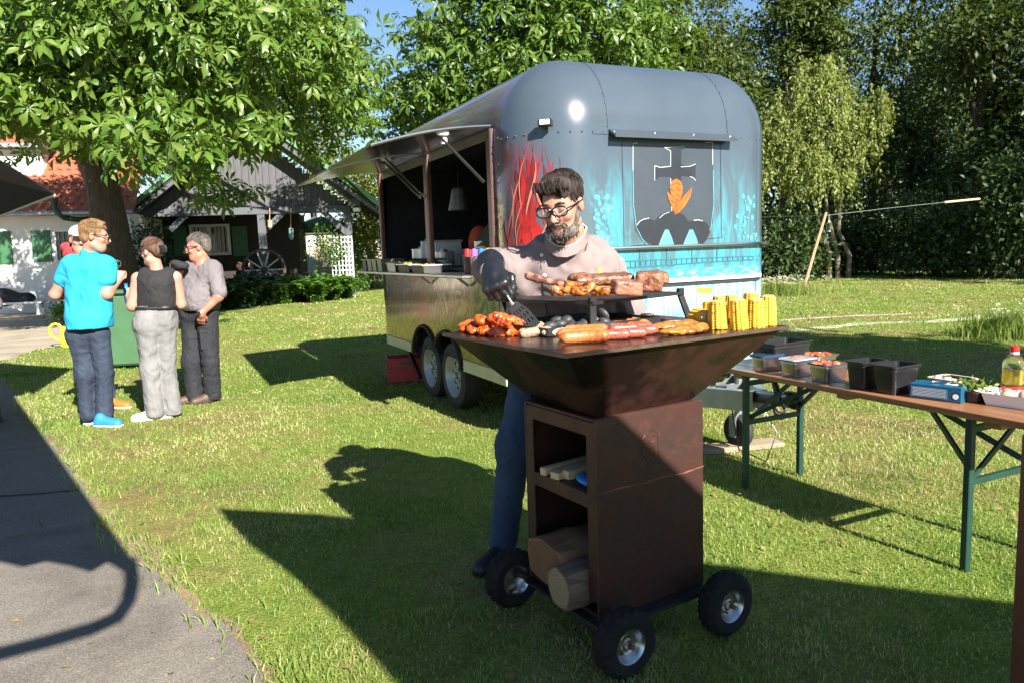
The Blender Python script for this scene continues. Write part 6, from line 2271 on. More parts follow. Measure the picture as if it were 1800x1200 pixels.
mat('skin_purple', (0.035, 0.012, 0.02), (0.05, 0.02, 0.025), 8, 0.3)
food_mat('carrot', [(0.3, (0.65, 0.22, 0.05)), (0.7, (0.5, 0.13, 0.03))], 20, 0.35, 0.3, 60, 0.2)
food_mat('beet', [(0.3, (0.28, 0.03, 0.05)), (0.7, (0.14, 0.01, 0.02))], 20, 0.35, 0.3, 60, 0.2)
gz = pz + 0.001
def place(o, px, py, z, rz=0.0, rx=0.0, ry=0.0):
    o.location = G(px, py, z)
    o.rotation_euler = (rx, ry, rz)
    return o
# chicken pieces
rr = random.Random(21)
ck_me = []
for k in range(5):
    f = WR(U(0.02, ell((0, 0, 0.012), (0.036, 0.024, 0.018)), ell((0.022, 0.012, 0.018), (0.02, 0.018, 0.014)), ell((-0.02, -0.008, 0.016), (0.02, 0.016, 0.013)), ell((0.0, 0.014, 0.022), (0.014, 0.012, 0.012)), ell((0.034, -0.006, 0.014), (0.014, 0.01, 0.008))), 40 + k, 240, 0.0055)
    me = sdf_mesh('chicken_piece', f, 0.0038)
    me.materials.append(MATS['chicken'])
    ck_me.append(me)
ck = [(818, 583, 0), (832, 587, 0), (845, 582, 0), (822, 575, .012), (852, 589, 0), (866, 585, 0), (838, 576, .018), (856, 576, .022), (874, 591, 0), (888, 587, 0), (870, 575, .025), (884, 576, .028), (898, 590, 0), (905, 582, .004), (894, 570, .05), (908, 574, .02), (878, 565, .05), (846, 569, .04), (915, 580, 0.0)]
for k, (px, py, dz) in enumerate(ck):
    o = link('chicken_piece', ck_me[k % 5], None)
    place(o, px, py, gz + dz, rr.uniform(0, 6.28), rr.uniform(-0.25, 0.25), rr.uniform(-0.25, 0.25))
    o.scale = (rr.uniform(0.75, 1.0),) * 3
    tag(o, 'glossy orange marinated chicken piece in the heap at the left corner of the griddle', 'chicken', 'orange chicken pieces')
# patties and bratwurst
for k, (px, py, rz, lb, dz) in enumerate(((931, 592, 0.3, 'grey brown minced patty lying next to the chicken heap', 0), (938, 580, 0.0, 'browned patty behind the grey patty', 0.0), (952, 590, 0.5, 'small patty touching the white sausages', 0))):
    o = sdf('patty', WR(U(0.02, rc((-0.025, 0, 0.014), (0.03, 0.0, 0.014), 0.016, 0.017), rc((-0.02, 0.02, 0.013), (0.025, 0.018, 0.014), 0.014)), 60 + k, 260, 0.003), 'patty', None, 0.0042)
    tag(place(o, px, py, gz + dz, rz), lb, 'patty')
def sausage(name, label, px, py, rz, L, r, m, bend=0.0, dz=0.0, group=None, slash=False, tag_cat='sausage'):
    pts = [(L * (t - 0.5), bend * (1 - (2 * t - 1) ** 2), r) for t in np.linspace(0, 1, 7)]
    f = U(0.004, *[rc(a, c, r) for a, c in zip(pts, pts[1:])])
    f = U(0.006, f, rc(pts[0], (pts[0][0] - r * 0.95, pts[0][1], r), r * 0.3), rc(pts[-1], (pts[-1][0] + r * 0.95, pts[-1][1], r), r * 0.3))
    if slash:
        for t in np.linspace(0.2, 0.8, 5):
            x = L * (t - 0.5)
            f = SUB(0.003, f, rc((x - 0.004, -r, 2.0 * r), (x + 0.004, r, 2.0 * r), 0.0025))
    o = sdf(name, f, m, None, 0.004)
    return tag(place(o, px, py, gz + dz, rz), label, tag_cat, group)
sausage('sausage', 'thick orange frankfurter lying at the very front of the griddle', 1028, 603, 0.02, 0.125, 0.0205, 'sausage', 0.008)
sausage('sausage', 'thick orange frankfurter just behind the front one', 1022, 595, 0.06, 0.135, 0.019, 'sausage', 0.006)
sausage('sausage', 'third thick frankfurter between the white sausages and the front pair', 1030, 588, 0.05, 0.13, 0.018, 'sausage', 0.004)
for k, (px, py, dz) in enumerate(((985, 591, 0), (990, 583, 0), (986, 578, 0.0))):
    sausage('sausage', ('pale scored white sausage nearest the frankfurters', 'pale scored white sausage in the middle of three', 'pale scored white sausage farthest back')[k], px, py, 0.12 - 0.05 * k, 0.10, 0.0155, 'bratwurst', 0.004, dz, slash=True)
for k, (px, py, rz) in enumerate(((1066, 581, 0.1), (1072, 576, 0.08), (1085, 572, 0.06), (1098, 578, 0.05))):
    sausage('sausage', ('slim reddish frankfurter frontmost of the slim row before the stand leg', 'slim reddish frankfurter second in the slim row', 'slim reddish frankfurter farthest back in the slim row', 'slim reddish frankfurter at the red sausage end of the slim row')[k], px, py, rz, 0.14, 0.0125, 'sausage', 0.005, 0.0, 'slim frankfurters')
for k, (px, py, rz, L) in enumerate(((1082, 597, 0.05, 0.07), (1112, 594, 0.12, 0.07), (1136, 589, 0.3, 0.055), (1098, 586, 0.15, 0.08), (1126, 583, 0.2, 0.06))):
    sausage('sausage', ('short red sausage at the front beside the thick frankfurters', 'short red sausage second from the frankfurters', 'short red sausage end next to the mustard steaks', 'red sausage behind the front red pair', 'red sausage farthest back beside the roasted onion')[k], px, py, rz, L, 0.0175, 'red_sausage', 0.003)
o = sdf('roasted_onion', WR(ell((0, 0, 0.02), (0.026, 0.024, 0.022)), 4, 140, 0.004), 'mustard_meat', None, 0.004)
tag(place(o, 1130, 580, gz + 0.002), 'small roasted onion behind the red sausages', 'onion')
for k, (px, py, rz, sx, lb) in enumerate(((1196, 588, 0.2, 0.085, 'mustard coloured pork steak at the front edge of the griddle'), (1170, 580, 0.1, 0.06, 'mustard coloured pork steak beside the red sausages'), (1205, 578, 0.3, 0.07, 'mustard coloured pork steak behind the front steak'), (1225, 583, 0.5, 0.045, 'small mustard coloured steak next to the corn'))):
    o = sdf('pork_steak', WR(U(0.02, ell((0, 0, 0.012), (sx, 0.035, 0.013)), ell((0.02, 0.015, 0.016), (sx * 0.5, 0.03, 0.012))), 70 + k, 150, 0.005), 'mustard_meat', None, 0.005)
    tag(place(o, px, py, gz + 0.004 * (k % 2), rz), lb, 'pork')
# corn cobs
def corn_mesh(L, r, seed):
    n, m = 48, 36
    V, F = [], []
    rs = random.Random(seed)
    for i in range(m + 1):
        z = L * i / m
        taper = 1 - 0.12 * (i / m) ** 2
        for k in range(n):
            a = 2 * pi * k / n
            row = abs(math.sin(a * 6))
            ker = abs(math.sin(pi * i / m * 11 + (int(a * 6 / pi) % 2) * 0.8))
            rad = r * taper * (0.84 + 0.17 * (row ** 0.5) * (0.25 + 0.75 * ker ** 0.5))
            V.append((rad * math.cos(a), rad * math.sin(a), z))
    for i in range(m):
        for k in range(n):
            j = (k + 1) % n
            F.append((i * n + k, i * n + j, (i + 1) * n + j, (i + 1) * n + k))
    b = MB()
    b.add(V, F)
    return b.mesh('kernels', True, 60)
def corn(label, px, py, L, r, seed, lying=False, rz=0.0, lean=0.0, dz=0.0):
    t = thing('corn_cob', label, 'corn', G(px, py, gz + dz), 0, 'corn cobs at the right of the griddle')
    me = corn_mesh(L, r, seed)
    link('kernels', me, 'corn', t)
    b = MB()
    b.lathe([(r * 0.55, L - 0.004), (r * 0.80, L + 0.0005), (r * 0.55, L + 0.006), (r * 0.3, L + 0.004), (0, L + 0.003)], 22)
    b.lathe([(0, -0.004), (r * 0.4, -0.005), (r * 0.8, -0.001)], 22)
    b.build('core', 'corn_core', t, smooth=True)
    if lying:
        t.rotation_euler = (R(90), 0, rz)
        t.location.z += r * 0.95
    else:
        rc_ = random.Random(seed * 7)
        t.rotation_euler = (lean + rc_.uniform(-0.05, 0.05), lean * 0.5 + rc_.uniform(-0.05, 0.05), rc_.uniform(0, 3))
        t.scale = (rc_.uniform(0.93, 1.07), rc_.uniform(0.93, 1.07), rc_.uniform(0.9, 1.08))
    return t
corn('corn cob half lying on its side left of the standing cobs', 1222, 572, 0.085, 0.035, 1, True, R(20))
corn('standing corn cob nearest the lying one', 1262, 578, 0.104, 0.037, 2, lean=0.04)
corn('standing corn cob with a pointed top second in the front row', 1300, 578, 0.100, 0.035, 3, lean=-0.06)
corn('standing corn cob squeezed between the second and third of the front row', 1286, 566, 0.10, 0.030, 9)
corn('standing corn cob third in the front row', 1329, 575, 0.102, 0.036, 4, lean=0.02)
corn('standing corn cob at the right end of the row', 1350, 572, 0.100, 0.032, 5)
corn('corn cob half hidden behind the front row on the left', 1248, 572, 0.088, 0.030, 6)
corn('corn cob standing behind and between the first two cobs', 1266, 560, 0.10, 0.033, 7)
corn('corn cob standing behind the right pair', 1318, 564, 0.10, 0.033, 8)
# vegetables behind
vg = [(1092, 563, 'carrot', 0.033), (1108, 566, 'zucchini', 0.030), (1124, 562, 'zucchini', 0.033), (1140, 567, 'zucchini', 0.03), (1120, 570, 'zucchini', 0.028), (1157, 562, 'beet', 0.03), (1152, 571, 'beet', 0.026), (1172, 564, 'beet', 0.03), (1186, 568, 'zucchini', 0.032), (1172, 572, 'zucchini', 0.028), (1104, 556, 'carrot', 0.03), (1138, 556, 'zucchini', 0.03)]
for k, (px, py, m, r) in enumerate(vg):
    t = thing('vegetable_slice', {'carrot': 'orange root slice behind the stand leg', 'zucchini': 'pale grilled aubergine slice with dark rim behind the stand', 'beet': 'dark red beet slice between the pale slices'}[m], 'vegetable', G(px, py, gz + 0.006 * (k % 3)), rr.uniform(0, 3), 'vegetable slices behind the stand: ' + m)
    b = MB()
    b.lathe([(0, 0.001), (r * 0.94, 0.001), (r * 0.94, 0.0085), (0, 0.009)], 18)
    b.build('slice', m, t)
    b = MB()
    b.lathe([(r * 0.94, 0.0005), (r, 0.002), (r, 0.007), (r * 0.94, 0.0092)], 18, cap=False)
    b.build('peel', 'skin_purple' if m != 'carrot' else 'carrot', t)
    t.rotation_euler.x = rr.uniform(-0.08, 0.08)
# tomahawk steak on the stand: bone, crusted slab, cut faces
sz = RT + 0.002
def W(px, py, Y=2.86):
    return np.array(P(px, py, Y))
def lumpy(f, seed, a=1.0):
    return WR(WR(f, seed, 55, 0.006 * a), seed + 3, 240, 0.0028 * a)
st_ = thing('tomahawk_steak', 'large browned rib steak with a long bare bone lying across the stand', 'steak', (0, 0, 0))
f = WR(U(0.012, rc(W(929, 485, 2.92), W(945, 490, 2.90), 0.017, 0.015), rc(W(945, 490, 2.90), W(985, 499, 2.88), 0.015, 0.012), rc(W(985, 499, 2.88), W(1015, 502, 2.86), 0.012, 0.013)), 5, 60, 0.002)
sdf('bone', f, 'bone', st_, 0.0045)
rot_ = lambda z, x=0.0, y=0.0: Matrix.Rotation(z, 3, 'Z') @ Matrix.Rotation(x, 3, 'X') @ Matrix.Rotation(y, 3, 'Y')
f = U(0.010, rbox(W(1058, 491), (0.115, 0.055, 0.018), 0.014, rot_(0.12, 0.1, -0.03)), ell(W(1020, 490), (0.05, 0.05, 0.024)))
sdf('crust_slab', lumpy(f, 8, 0.75), 'crust', st_, 0.0045)
f = U(0.012, rbox(W(1050, 507), (0.085, 0.045, 0.017), 0.014, rot_(0.1)), ell(W(1080, 505), (0.05, 0.04, 0.022)))
sdf('meat', lumpy(f, 18, 0.7), 'crust', st_, 0.0045)
o = sdf('beef_chunk', lumpy(rbox(W(1101, 506, 2.72), (0.056, 0.034, 0.028), 0.014, rot_(0.3, 0.1, 0.12)), 9, 0.75), 'rare_meat', None, 0.0042)
tag(o, 'cut chunk of pink beef in front of the browned steak', 'beef')
o = sdf('beef_chunk', lumpy(U(0.01, rbox(W(1140, 495, 2.78), (0.050, 0.045, 0.038), 0.016, rot_(-0.15, 0.1, 0.05)), rbox(W(1160, 488, 2.82), (0.026, 0.035, 0.022), 0.012, rot_(0.2))), 14, 0.85), ['crust', 'rare_meat'], None, 0.0042)
tag(o, 'dark crusted beef chunk with red cut face at the right end of the stand', 'beef')
me = o.data
co_ = np.empty(len(me.polygons) * 3)
me.polygons.foreach_get('center', co_)
co_ = co_.reshape(-1, 3)
me.polygons.foreach_set('material_index', (ell(W(1136, 500, 2.73), (0.028, 0.03, 0.026))(co_) < 0).astype(np.int32))
for k, (px, py, Y) in enumerate(((982, 513, 2.74), (998, 509, 2.74), (1013, 514, 2.73), (1030, 511, 2.73), (1046, 514, 2.72), (1062, 513, 2.72), (1006, 504, 2.76), (1038, 504, 2.76))):
    me = sdf_mesh('roast_vegetable', WR(WR(U(0.012, ell((0, 0, 0.0), (0.028, 0.016, 0.013)), ell((0.014, 0.008, 0.008), (0.016, 0.014, 0.011)), ell((-0.016, -0.004, 0.008), (0.012, 0.012, 0.012))), 90 + k, 320, 0.005), 30 + k, 120, 0.007), 0.0036)
    o = link('roast_vegetable', me, 'roast_veg')
    o.location = P(px, py, Y)
    o.rotation_euler = (0.2 * math.sin(k), 0.2 * math.cos(k * 2), k * 1.1)
    tag(o, 'golden roasted vegetable piece on the stand in front of the steak', 'vegetable', 'golden vegetables on the stand')
# ================================================================== beer table with the cook's containers
mat('table_wood', (0.34, 0.15, 0.06), (0.20, 0.085, 0.036), 3, 0.38, stretch=(0.6, 9, 9), bmp=0.1, coat=0.25)
mat('table_green', (0.012, 0.05, 0.034), (0.01, 0.038, 0.027), 8, 0.5, metal=0.2)
mat('glass_clear', (1, 1, 1), (1, 1, 1), 3, 0.02, trans=1.0, ior=1.45)
mat('oil', (0.85, 0.6, 0.10), (0.85, 0.6, 0.10), 3, 0.05, trans=0.9, ior=1.4)
mat('red_label', (0.6, 0.03, 0.025), (0.55, 0.025, 0.02), 5, 0.4)
mat('box_blue', (0.008, 0.085, 0.16), (0.007, 0.07, 0.14), 4, 0.35)
mat('box_print', (0.10, 0.19, 0.26), (0.085, 0.165, 0.23), 9, 0.4)
mat('bowl_brown', (0.045, 0.022, 0.018), (0.06, 0.03, 0.022), 6, 0.3)
mat('bowl_cream', (0.62, 0.52, 0.38), (0.56, 0.47, 0.34), 5, 0.4)
mat('paper_white', (0.78, 0.78, 0.78), (0.72, 0.72, 0.73), 5, 0.7)
mat('egg', (0.5, 0.35, 0.22), (0.42, 0.28, 0.17), 10, 0.5)
mat('pepper_red', (0.5, 0.03, 0.02), (0.55, 0.16, 0.03), 25, 0.35)
mat('lid_clear', (0.75, 0.8, 0.85), (0.7, 0.75, 0.8), 5, 0.08, alpha=0.32)
mat('lid_blue', (0.03, 0.055, 0.10), (0.025, 0.045, 0.085), 5, 0.15)
TZ = 0.715
tO = Vector((1.207, 4.571, 0))
tdir = Vector((0.43, -0.903, 0)).normalized()
tRZ = math.atan2(tdir.y, tdir.x)
tab = thing('beer_table', 'long folding beer table with brown wooden top and dark green steel legs', 'table', tO, tRZ)
# local: x along the table, y across (positive towards the right-back side)
TLn, TWd = 2.05, 0.50
for k in range(4):
    b = MB()
    b.box((TLn / 2, (k + 0.5) * TWd / 4, TZ - 0.016), (TLn, TWd / 4 - 0.0015, 0.032), 0.004)
    b.build('plank', 'table_wood', tab)
for x in (0.25, 1.0, 1.75):
    b = MB()
    b.box((x, TWd / 2, TZ - 0.046), (0.07, TWd - 0.06, 0.026))
    b.build('batten', 'table_wood', tab)
def leg_frame(x, s):
    fr = None
    for y in (0.03, TWd - 0.03):
        b = MB()
        b.box((x, y, (TZ - 0.03) / 2), (0.03, 0.035, TZ - 0.03), 0.003)
        b.build('leg', 'table_green', tab)
    b = MB()
    for z in (TZ - 0.08, 0.40):
        b.bar((x, 0.03, z), (x, TWd - 0.03, z), 0.018, 0.028)
    b.bar((x, 0.03, 0.40), (x + s * 0.02, TWd - 0.05, TZ - 0.06), 0.012, 0.025)
    b.build('cross_bar', 'table_green', tab)
    for y in (0.06, TWd - 0.06):
        b = MB()
        b.bar((x, y, 0.43), (x + s * 0.36, TWd / 2, TZ - 0.05), 0.012, 0.026)
        b.build('folding_strut', 'table_green', tab)
leg_frame(0.32, 1)
leg_frame(1.66, -1)
tM = Matrix.Translation(tO) @ Matrix.Rotation(tRZ, 4, 'Z')
tI = tM.inverted()
def tpt(px, py, y=None):
    q = tI @ G(px, py, TZ + 0.001)
    if y is not None:
        # slide along the sight line's footprint so that the item stands y across the table
        q2 = tI @ Vector((0, 0, TZ))
        t = (y - q2.y) / (q.y - q2.y)
        q = q2 + (q - q2) * t
    return Vector((q.x, q.y, TZ + 0.001))
def tub(name, label, cat, px, py, w, d_, h, m, y=None, taper=0.86, rimm=None, rz=0.0, food=None, lid=None, nfood=9, fs=0.02, rad=0.02):
    q = tpt(px, py, y)
    t = thing(name, label, cat, tM @ q, tRZ + rz)
    def ring(w_, d__, z, r_, k=4):
        o = []
        for cx, cy, a0 in ((w_ / 2 - r_, -d__ / 2 + r_, -pi / 2), (w_ / 2 - r_, d__ / 2 - r_, 0), (-w_ / 2 + r_, d__ / 2 - r_, pi / 2), (-w_ / 2 + r_, -d__ / 2 + r_, pi)):
            for i in range(k + 1):
                a = a0 + pi / 2 * i / k
                o.append((cx + r_ * math.cos(a), cy + r_ * math.sin(a), z))
        return o
    n = 20
    R_ = [ring(w * taper, d_ * taper, 0.0, rad), ring(w * (taper + (1 - taper) * 0.8), d_ * (taper + (1 - taper) * 0.8), h * 0.8, rad), ring(w, d_, h * 0.82, rad), ring(w, d_, h, rad), ring(w - 0.008, d_ - 0.008, h, rad), ring(w * taper - 0.008, d_ * taper - 0.008, 0.006, rad)]
    b = MB()
    V = [v for r_ in R_ for v in r_]
    F = [tuple(range(n - 1, -1, -1))]
    for i in range(len(R_) - 1):
        for k in range(n):
            j = (k + 1) % n
            F.append((i * n + k, i * n + j, (i + 1) * n + j, (i + 1) * n + k))
    F.append(tuple((len(R_) - 1) * n + k for k in range(n)))
    b.add(V, F)
    b.build('tub', m, t, smooth=True, angle=35)
    A, B = ring(w + 0.022, d_ + 0.022, h - 0.004, rad + 0.008), ring(w + 0.022, d_ + 0.022, h + 0.003, rad + 0.008)
    C, D = ring(w - 0.004, d_ - 0.004, h + 0.003, rad), ring(w - 0.004, d_ - 0.004, h - 0.004, rad)
    b = MB()
    F = []
    for i in range(4):
        for k in range(n):
            j = (k + 1) % n
            F.append((i * n + k, i * n + j, ((i + 1) % 4) * n + j, ((i + 1) % 4) * n + k))
    b.add(A + B + C + D, F)
    b.build('rim', rimm or m, t, smooth=True, angle=35)
    rr_ = random.Random(label)
    if food:
        for k in range(nfood):
            b = MB()
            b.sphere((0, 0, 0), (fs * rr_.uniform(1, 1.6), fs, fs * 0.7), 8, 6, TR((rr_.uniform(-0.36, 0.36) * w, rr_.uniform(-0.36, 0.36) * d_, h * 0.85 + rr_.uniform(0, 0.02)), rr_.uniform(0, 3)))
            b.build('morsel', food, t, smooth=True)
    if lid:
        b = MB()
        b.add(ring(w + 0.02, d_ + 0.02, h + 0.004, rad) + ring(w + 0.012, d_ + 0.012, h + 0.010, rad), [tuple(range(n)), tuple(range(2 * n - 1, n - 1, -1))] + [(k, (k + 1) % n, n + (k + 1) % n, n + k) for k in range(n)])
        b.build('lid', lid, t)
    return t
tub('container', 'large black plastic tub at the far end of the beer table', 'container', 1372, 648, 0.20, 0.30, 0.15, 'black_plastic', y=0.28)
tub('steel_pan', 'small steel pan with blue lid next to the black tub', 'pan', 1348, 656, 0.105, 0.16, 0.085, 'steel', y=0.12, lid='lid_blue', rimm='lid_blue')
tub('steel_pan', 'steel pan with clear lid in the middle of three pans', 'pan', 1402, 664, 0.115, 0.165, 0.09, 'steel', y=0.12, lid='lid_clear', rimm='lid_blue', food='pepper_red', nfood=6)
tub('steel_pan', 'steel pan heaped with red and orange peppers beside the black bins', 'pan', 1456, 673, 0.125, 0.17, 0.095, 'steel', y=0.12, rimm='lid_blue', food='pepper_red', nfood=12)
tub('steel_pan', 'steel pan of red pepper behind the middle pan', 'pan', 1440, 652, 0.12, 0.165, 0.095, 'steel', y=0.32, food='pepper_red', nfood=10)
tub('container', 'black plastic bin standing left of its twin on the beer table', 'container', 1522, 680, 0.11, 0.17, 0.135, 'black_plastic', y=0.12)
tub('container', 'black plastic bin next to the blue carton', 'container', 1574, 688, 0.125, 0.18, 0.135, 'black_plastic', y=0.13)
tub('bowl', 'brown bowl with cream inside behind the blue carton', 'bowl', 1674, 680, 0.15, 0.14, 0.062, 'bowl_brown', y=0.36, rimm='bowl_cream', food='bowl_cream', nfood=4, taper=0.8)
pot = tub('herb_pot', 'small dark pot of herbs beside the blue carton', 'pot', 1706, 694, 0.12, 0.10, 0.05, 'bowl_brown', y=0.22)
rs = np.random.RandomState(3)
hp_ = np.stack([rs.normal(0, 0.035, 110), rs.normal(0, 0.03, 110), 0.045 + rs.rand(110) * 0.04], 1)
leaf_cloud('herb_sprig', hp_, rs.normal(size=(110, 3)) * 0.6 + np.array([0, 0, 0.5]), tmpl_simple(), 0.032, 'tall_blade', pot, 0.0, 0.3, 0.7, 6)
# blue carton with a pale printed front
q = tpt(1638, 702)
cb = thing('carton', 'flat blue printed carton near the edge of the beer table', 'carton', tM @ (q + Vector((0, 0.055, 0))), tRZ + R(14))
b = MB()
b.box((0, 0, 0.035), (0.22, 0.12, 0.068), 0.002)
b.build('box', 'box_blue', cb)
b = MB()
b.box((-0.025, -0.0608, 0.034), (0.155, 0.0012, 0.046))
b.build('print_panel', 'box_print', cb)
b = MB()
for k in range(6):
    b.box((-0.025, -0.0618, 0.018 + 0.0065 * k), (0.14, 0.0010, 0.002))
b.build('print_line', 'decal_paper', cb)
b = MB()
b.box((0.045, 0.01, 0.0698), (0.05, 0.03, 0.0012))
b.build('price_tag', 'paper_white', cb)
b = MB()
b.lathe([(0.012, 0), (0.012, 0.001)], 12, TR((0.087, -0.0605, 0.028), rx=R(90)))
b.build('print_dot', 'paper_white', cb)
# small hardware on the carton
o = MB().tube([(-0.03, 0, 0.006), (0, 0.012, 0.008), (0.03, 0, 0.006), (0.045, -0.012, 0.012)], 0.005, 6).build('bottle_opener', 'steel', None, smooth=True)
o.matrix_world = tM @ TR(q + Vector((0, 0.05, 0.071)), 0.6)
tag(o, 'small steel opener lying on top of the blue carton', 'opener')
# white paper tray with eggs
q = tpt(1768, 716)
wt_ = thing('paper_tray', 'white paper tray with brown eggs at the near end of the table', 'tray', tM @ (q + Vector((0.0, 0.08, 0))), tRZ + R(8))
b = MB()
w_, d_, h_ = 0.22, 0.17, 0.055
lo_ = [(-w_ / 2 * .85, -d_ / 2 * .85, 0), (w_ / 2 * .85, -d_ / 2 * .85, 0), (w_ / 2 * .85, d_ / 2 * .85, 0), (-w_ / 2 * .85, d_ / 2 * .85, 0)]
hi_ = [(-w_ / 2, -d_ / 2, h_), (w_ / 2, -d_ / 2, h_), (w_ / 2, d_ / 2, h_), (-w_ / 2, d_ / 2, h_)]
fl_ = [(-w_ / 2 - .05, -d_ / 2, h_ + 0.012), (-w_ / 2 - .05, d_ / 2, h_ + 0.012)]
b.add(lo_ + hi_, [(0, 1, 5, 4), (1, 2, 6, 5), (2, 3, 7, 6), (3, 0, 4, 7), (3, 2, 1, 0)])
b.build('tray', 'paper_white', wt_)
b = MB()
b.add([hi_[0], hi_[3], (fl_[1][0] + 0.02, fl_[1][1], h_ + 0.004), (fl_[0][0] + 0.02, fl_[0][1], h_ + 0.004), (fl_[0][0] - 0.015, fl_[0][1], h_ - 0.012), (fl_[1][0] - 0.015, fl_[1][1], h_ - 0.012)], [(0, 3, 2, 1), (3, 4, 5, 2)])
b.build('flap', 'paper_white', wt_)
for k in range(5):
    b = MB()
    b.sphere((0, 0, 0), (0.028, 0.022, 0.022), 12, 8)
    o = b.build('egg', 'egg', None, smooth=True, angle=180)
    o.matrix_world = tM @ TR(q + Vector((-0.06 + 0.035 * k, 0.08 + 0.03 * (-1) ** k, 0.042)), k)
    tag(o, 'brown egg lying in the white paper tray', 'egg', 'eggs in the paper tray')
# oil bottle
q = tpt(1780, 690, 0.38)
ob = thing('oil_bottle', 'clear bottle of yellow cooking oil with red cap and red label', 'bottle', tM @ q, tRZ)
b = MB()
rb_ = 0.046
prof = [(rb_ * 0.9, 0.0), (rb_, 0.006)]
for k in range(6):
    prof += [(rb_, 0.07 + 0.013 * k), (rb_ * 0.955, 0.0765 + 0.013 * k)]
prof += [(rb_, 0.15), (rb_ * 0.93, 0.17), (rb_ * 0.6, 0.198), (rb_ * 0.34, 0.212), (rb_ * 0.32, 0.225)]
b.lathe(prof, 24)
b.build('bottle', 'glass_clear', ob, smooth=True, angle=180)
b = MB()
b.lathe([(rb_ * 0.86, 0.004), (rb_ * 0.92, 0.01), (rb_ * 0.92, 0.142), (0, 0.1421)], 24)
b.build('oil', 'oil', ob, smooth=True)
b = MB()
b.lathe([(rb_ + 0.0008, 0.012), (rb_ + 0.0008, 0.066)], 24, cap=False)
lb_ = b.build('label_band', 'red_label', ob, smooth=True)
b = MB()
for k in range(3):
    a0 = math.atan2(-0.9, -0.45) - tRZ + 0.0 + (k - 1) * 0.3
    pts = []
    for i in range(13):
        a = 2 * pi * i / 12
        da = 0.10 * math.cos(a)
        pts.append(((rb_ + 0.0016) * math.cos(a0 + da), (rb_ + 0.0016) * math.sin(a0 + da), 0.042 + 0.008 * math.sin(a)))
    b.tube(pts, 0.0016, 5)
b.build('print_letter', 'paper_white', lb_)
b = MB()
b.lathe([(0.019, 0.218), (0.019, 0.240), (0.016, 0.243), (0, 0.2435)], 18)
b.build('cap', 'cap_red', ob, smooth=True)
b = MB()
b.lathe([(0.0175, 0.205), (0.0175, 0.217)], 18, cap=False)
b.build('neck_ring', 'paper_white', ob, smooth=True)
# clear stack of lids behind the black tub
q = tpt(1322, 632, 0.42)
b = MB()
for k in range(4):
    b.box((0, 0, 0.01 + 0.016 * k), (0.13, 0.2, 0.009), 0.003)
o = b.build('lid_stack', 'lid_clear')
o.matrix_world = tM @ TR(q)
tag(o, 'stack of clear plastic lids behind the black tub', 'lids')

# ================================================================== line pole, washing line, lantern
mat('pole_wood', (0.36, 0.22, 0.13), (0.28, 0.17, 0.10), 4, 0.8, stretch=(3, 3, 0.5))
mat('line_cord', (0.2, 0.2, 0.19), (0.17, 0.17, 0.16), 6, 0.8)
pb = G(1409, 517)
ptp = P(1452, 374, pb.y + 0.4)
o = MB().tube([pb - Vector((0, 0, 0.05)), pb.lerp(ptp, 0.5), ptp], [0.05, 0.045, 0.04], 8).build('line_pole', 'pole_wood', None, smooth=True)
tag(o, 'slanting wooden pole propping up the washing line on the lawn', 'pole')
lr = P(1722, 350, pb.y + 2.0)
l1 = P(1660, 356, pb.y + 1.6)
ll = P(1330, 382, pb.y + 3)
o = MB().tube([ll, ptp - Vector((0, 0, 0.08)), ptp.lerp(l1, 0.5) - Vector((0, 0, 0.03)), l1], 0.006, 5).build('washing_line', 'line_cord', None)
tag(o, 'thin washing line running from the trailer to the light wooden rod', 'line')
o = MB().tube([l1, lr], 0.03, 7).build('line_rod', 'pale_wood', None, smooth=True)
tag(o, 'pale wooden rod at the end of the washing line against the dark wood', 'rod')
ln = thing('lantern', 'small glass lantern hanging under the top of the line pole', 'lantern', P(1457, 398, pb.y + 0.4))
b = MB()
b.lathe([(0.05, -0.14), (0.06, -0.12), (0.06, 0.08), (0.03, 0.12), (0.015, 0.14)], 10)
b.build('glass', 'glass_clear', ln, smooth=True)
b = MB()
b.lathe([(0.062, -0.15), (0.062, -0.12)], 10)
b.lathe([(0.04, 0.10), (0.02, 0.15), (0.01, 0.17)], 10)
b.tube([(0, 0, 0.16), (0, 0, 0.33)], 0.008, 5)
b.build('cap', 'galvanised', ln)

# ================================================================== green bin, watering can, post
mat('bin_green', (0.055, 0.13, 0.06), (0.045, 0.11, 0.05), 4, 0.5)
bp = P(222, 540, 10.5)
bn = thing('waste_bin', 'pale green wheeled waste bin behind the standing people', 'bin', (bp.x, bp.y, 0), R(6))
b = MB()
b.box((0, 0, 0.54), (0.56, 0.52, 0.98), 0.03, None, 1.14)
b.build('body', 'bin_green', bn)
b = MB()
b.box((0, -0.01, 1.065), (0.68, 0.64, 0.05), 0.02)
b.bar((-0.3, 0.33, 1.05), (0.3, 0.33, 1.05), 0.03, 0.03)
b.build('lid', 'bin_green', bn)
for sx in (-1, 1):
    b = MB()
    b.lathe([(0.02, -0.03), (0.1, -0.03), (0.1, 0.03), (0.02, 0.03)], 16, TR((sx * 0.26, 0.24, 0.1), ry=R(90)))
    b.build('wheel', 'black_rubber', bn)
mat('can_yellow', (0.62, 0.52, 0.03), (0.55, 0.46, 0.025), 5, 0.4)
wp_ = G(121, 610)
wc = thing('watering_can', 'yellow plastic watering can on the edge of the patio', 'watering can', (wp_.x, wp_.y, 0), R(20))
b = MB()
b.lathe([(0.10, 0), (0.12, 0.02), (0.125, 0.2), (0.11, 0.32), (0.09, 0.36), (0.08, 0.35)], 18)
b.build('body', 'can_yellow', wc, smooth=True)
b = MB()
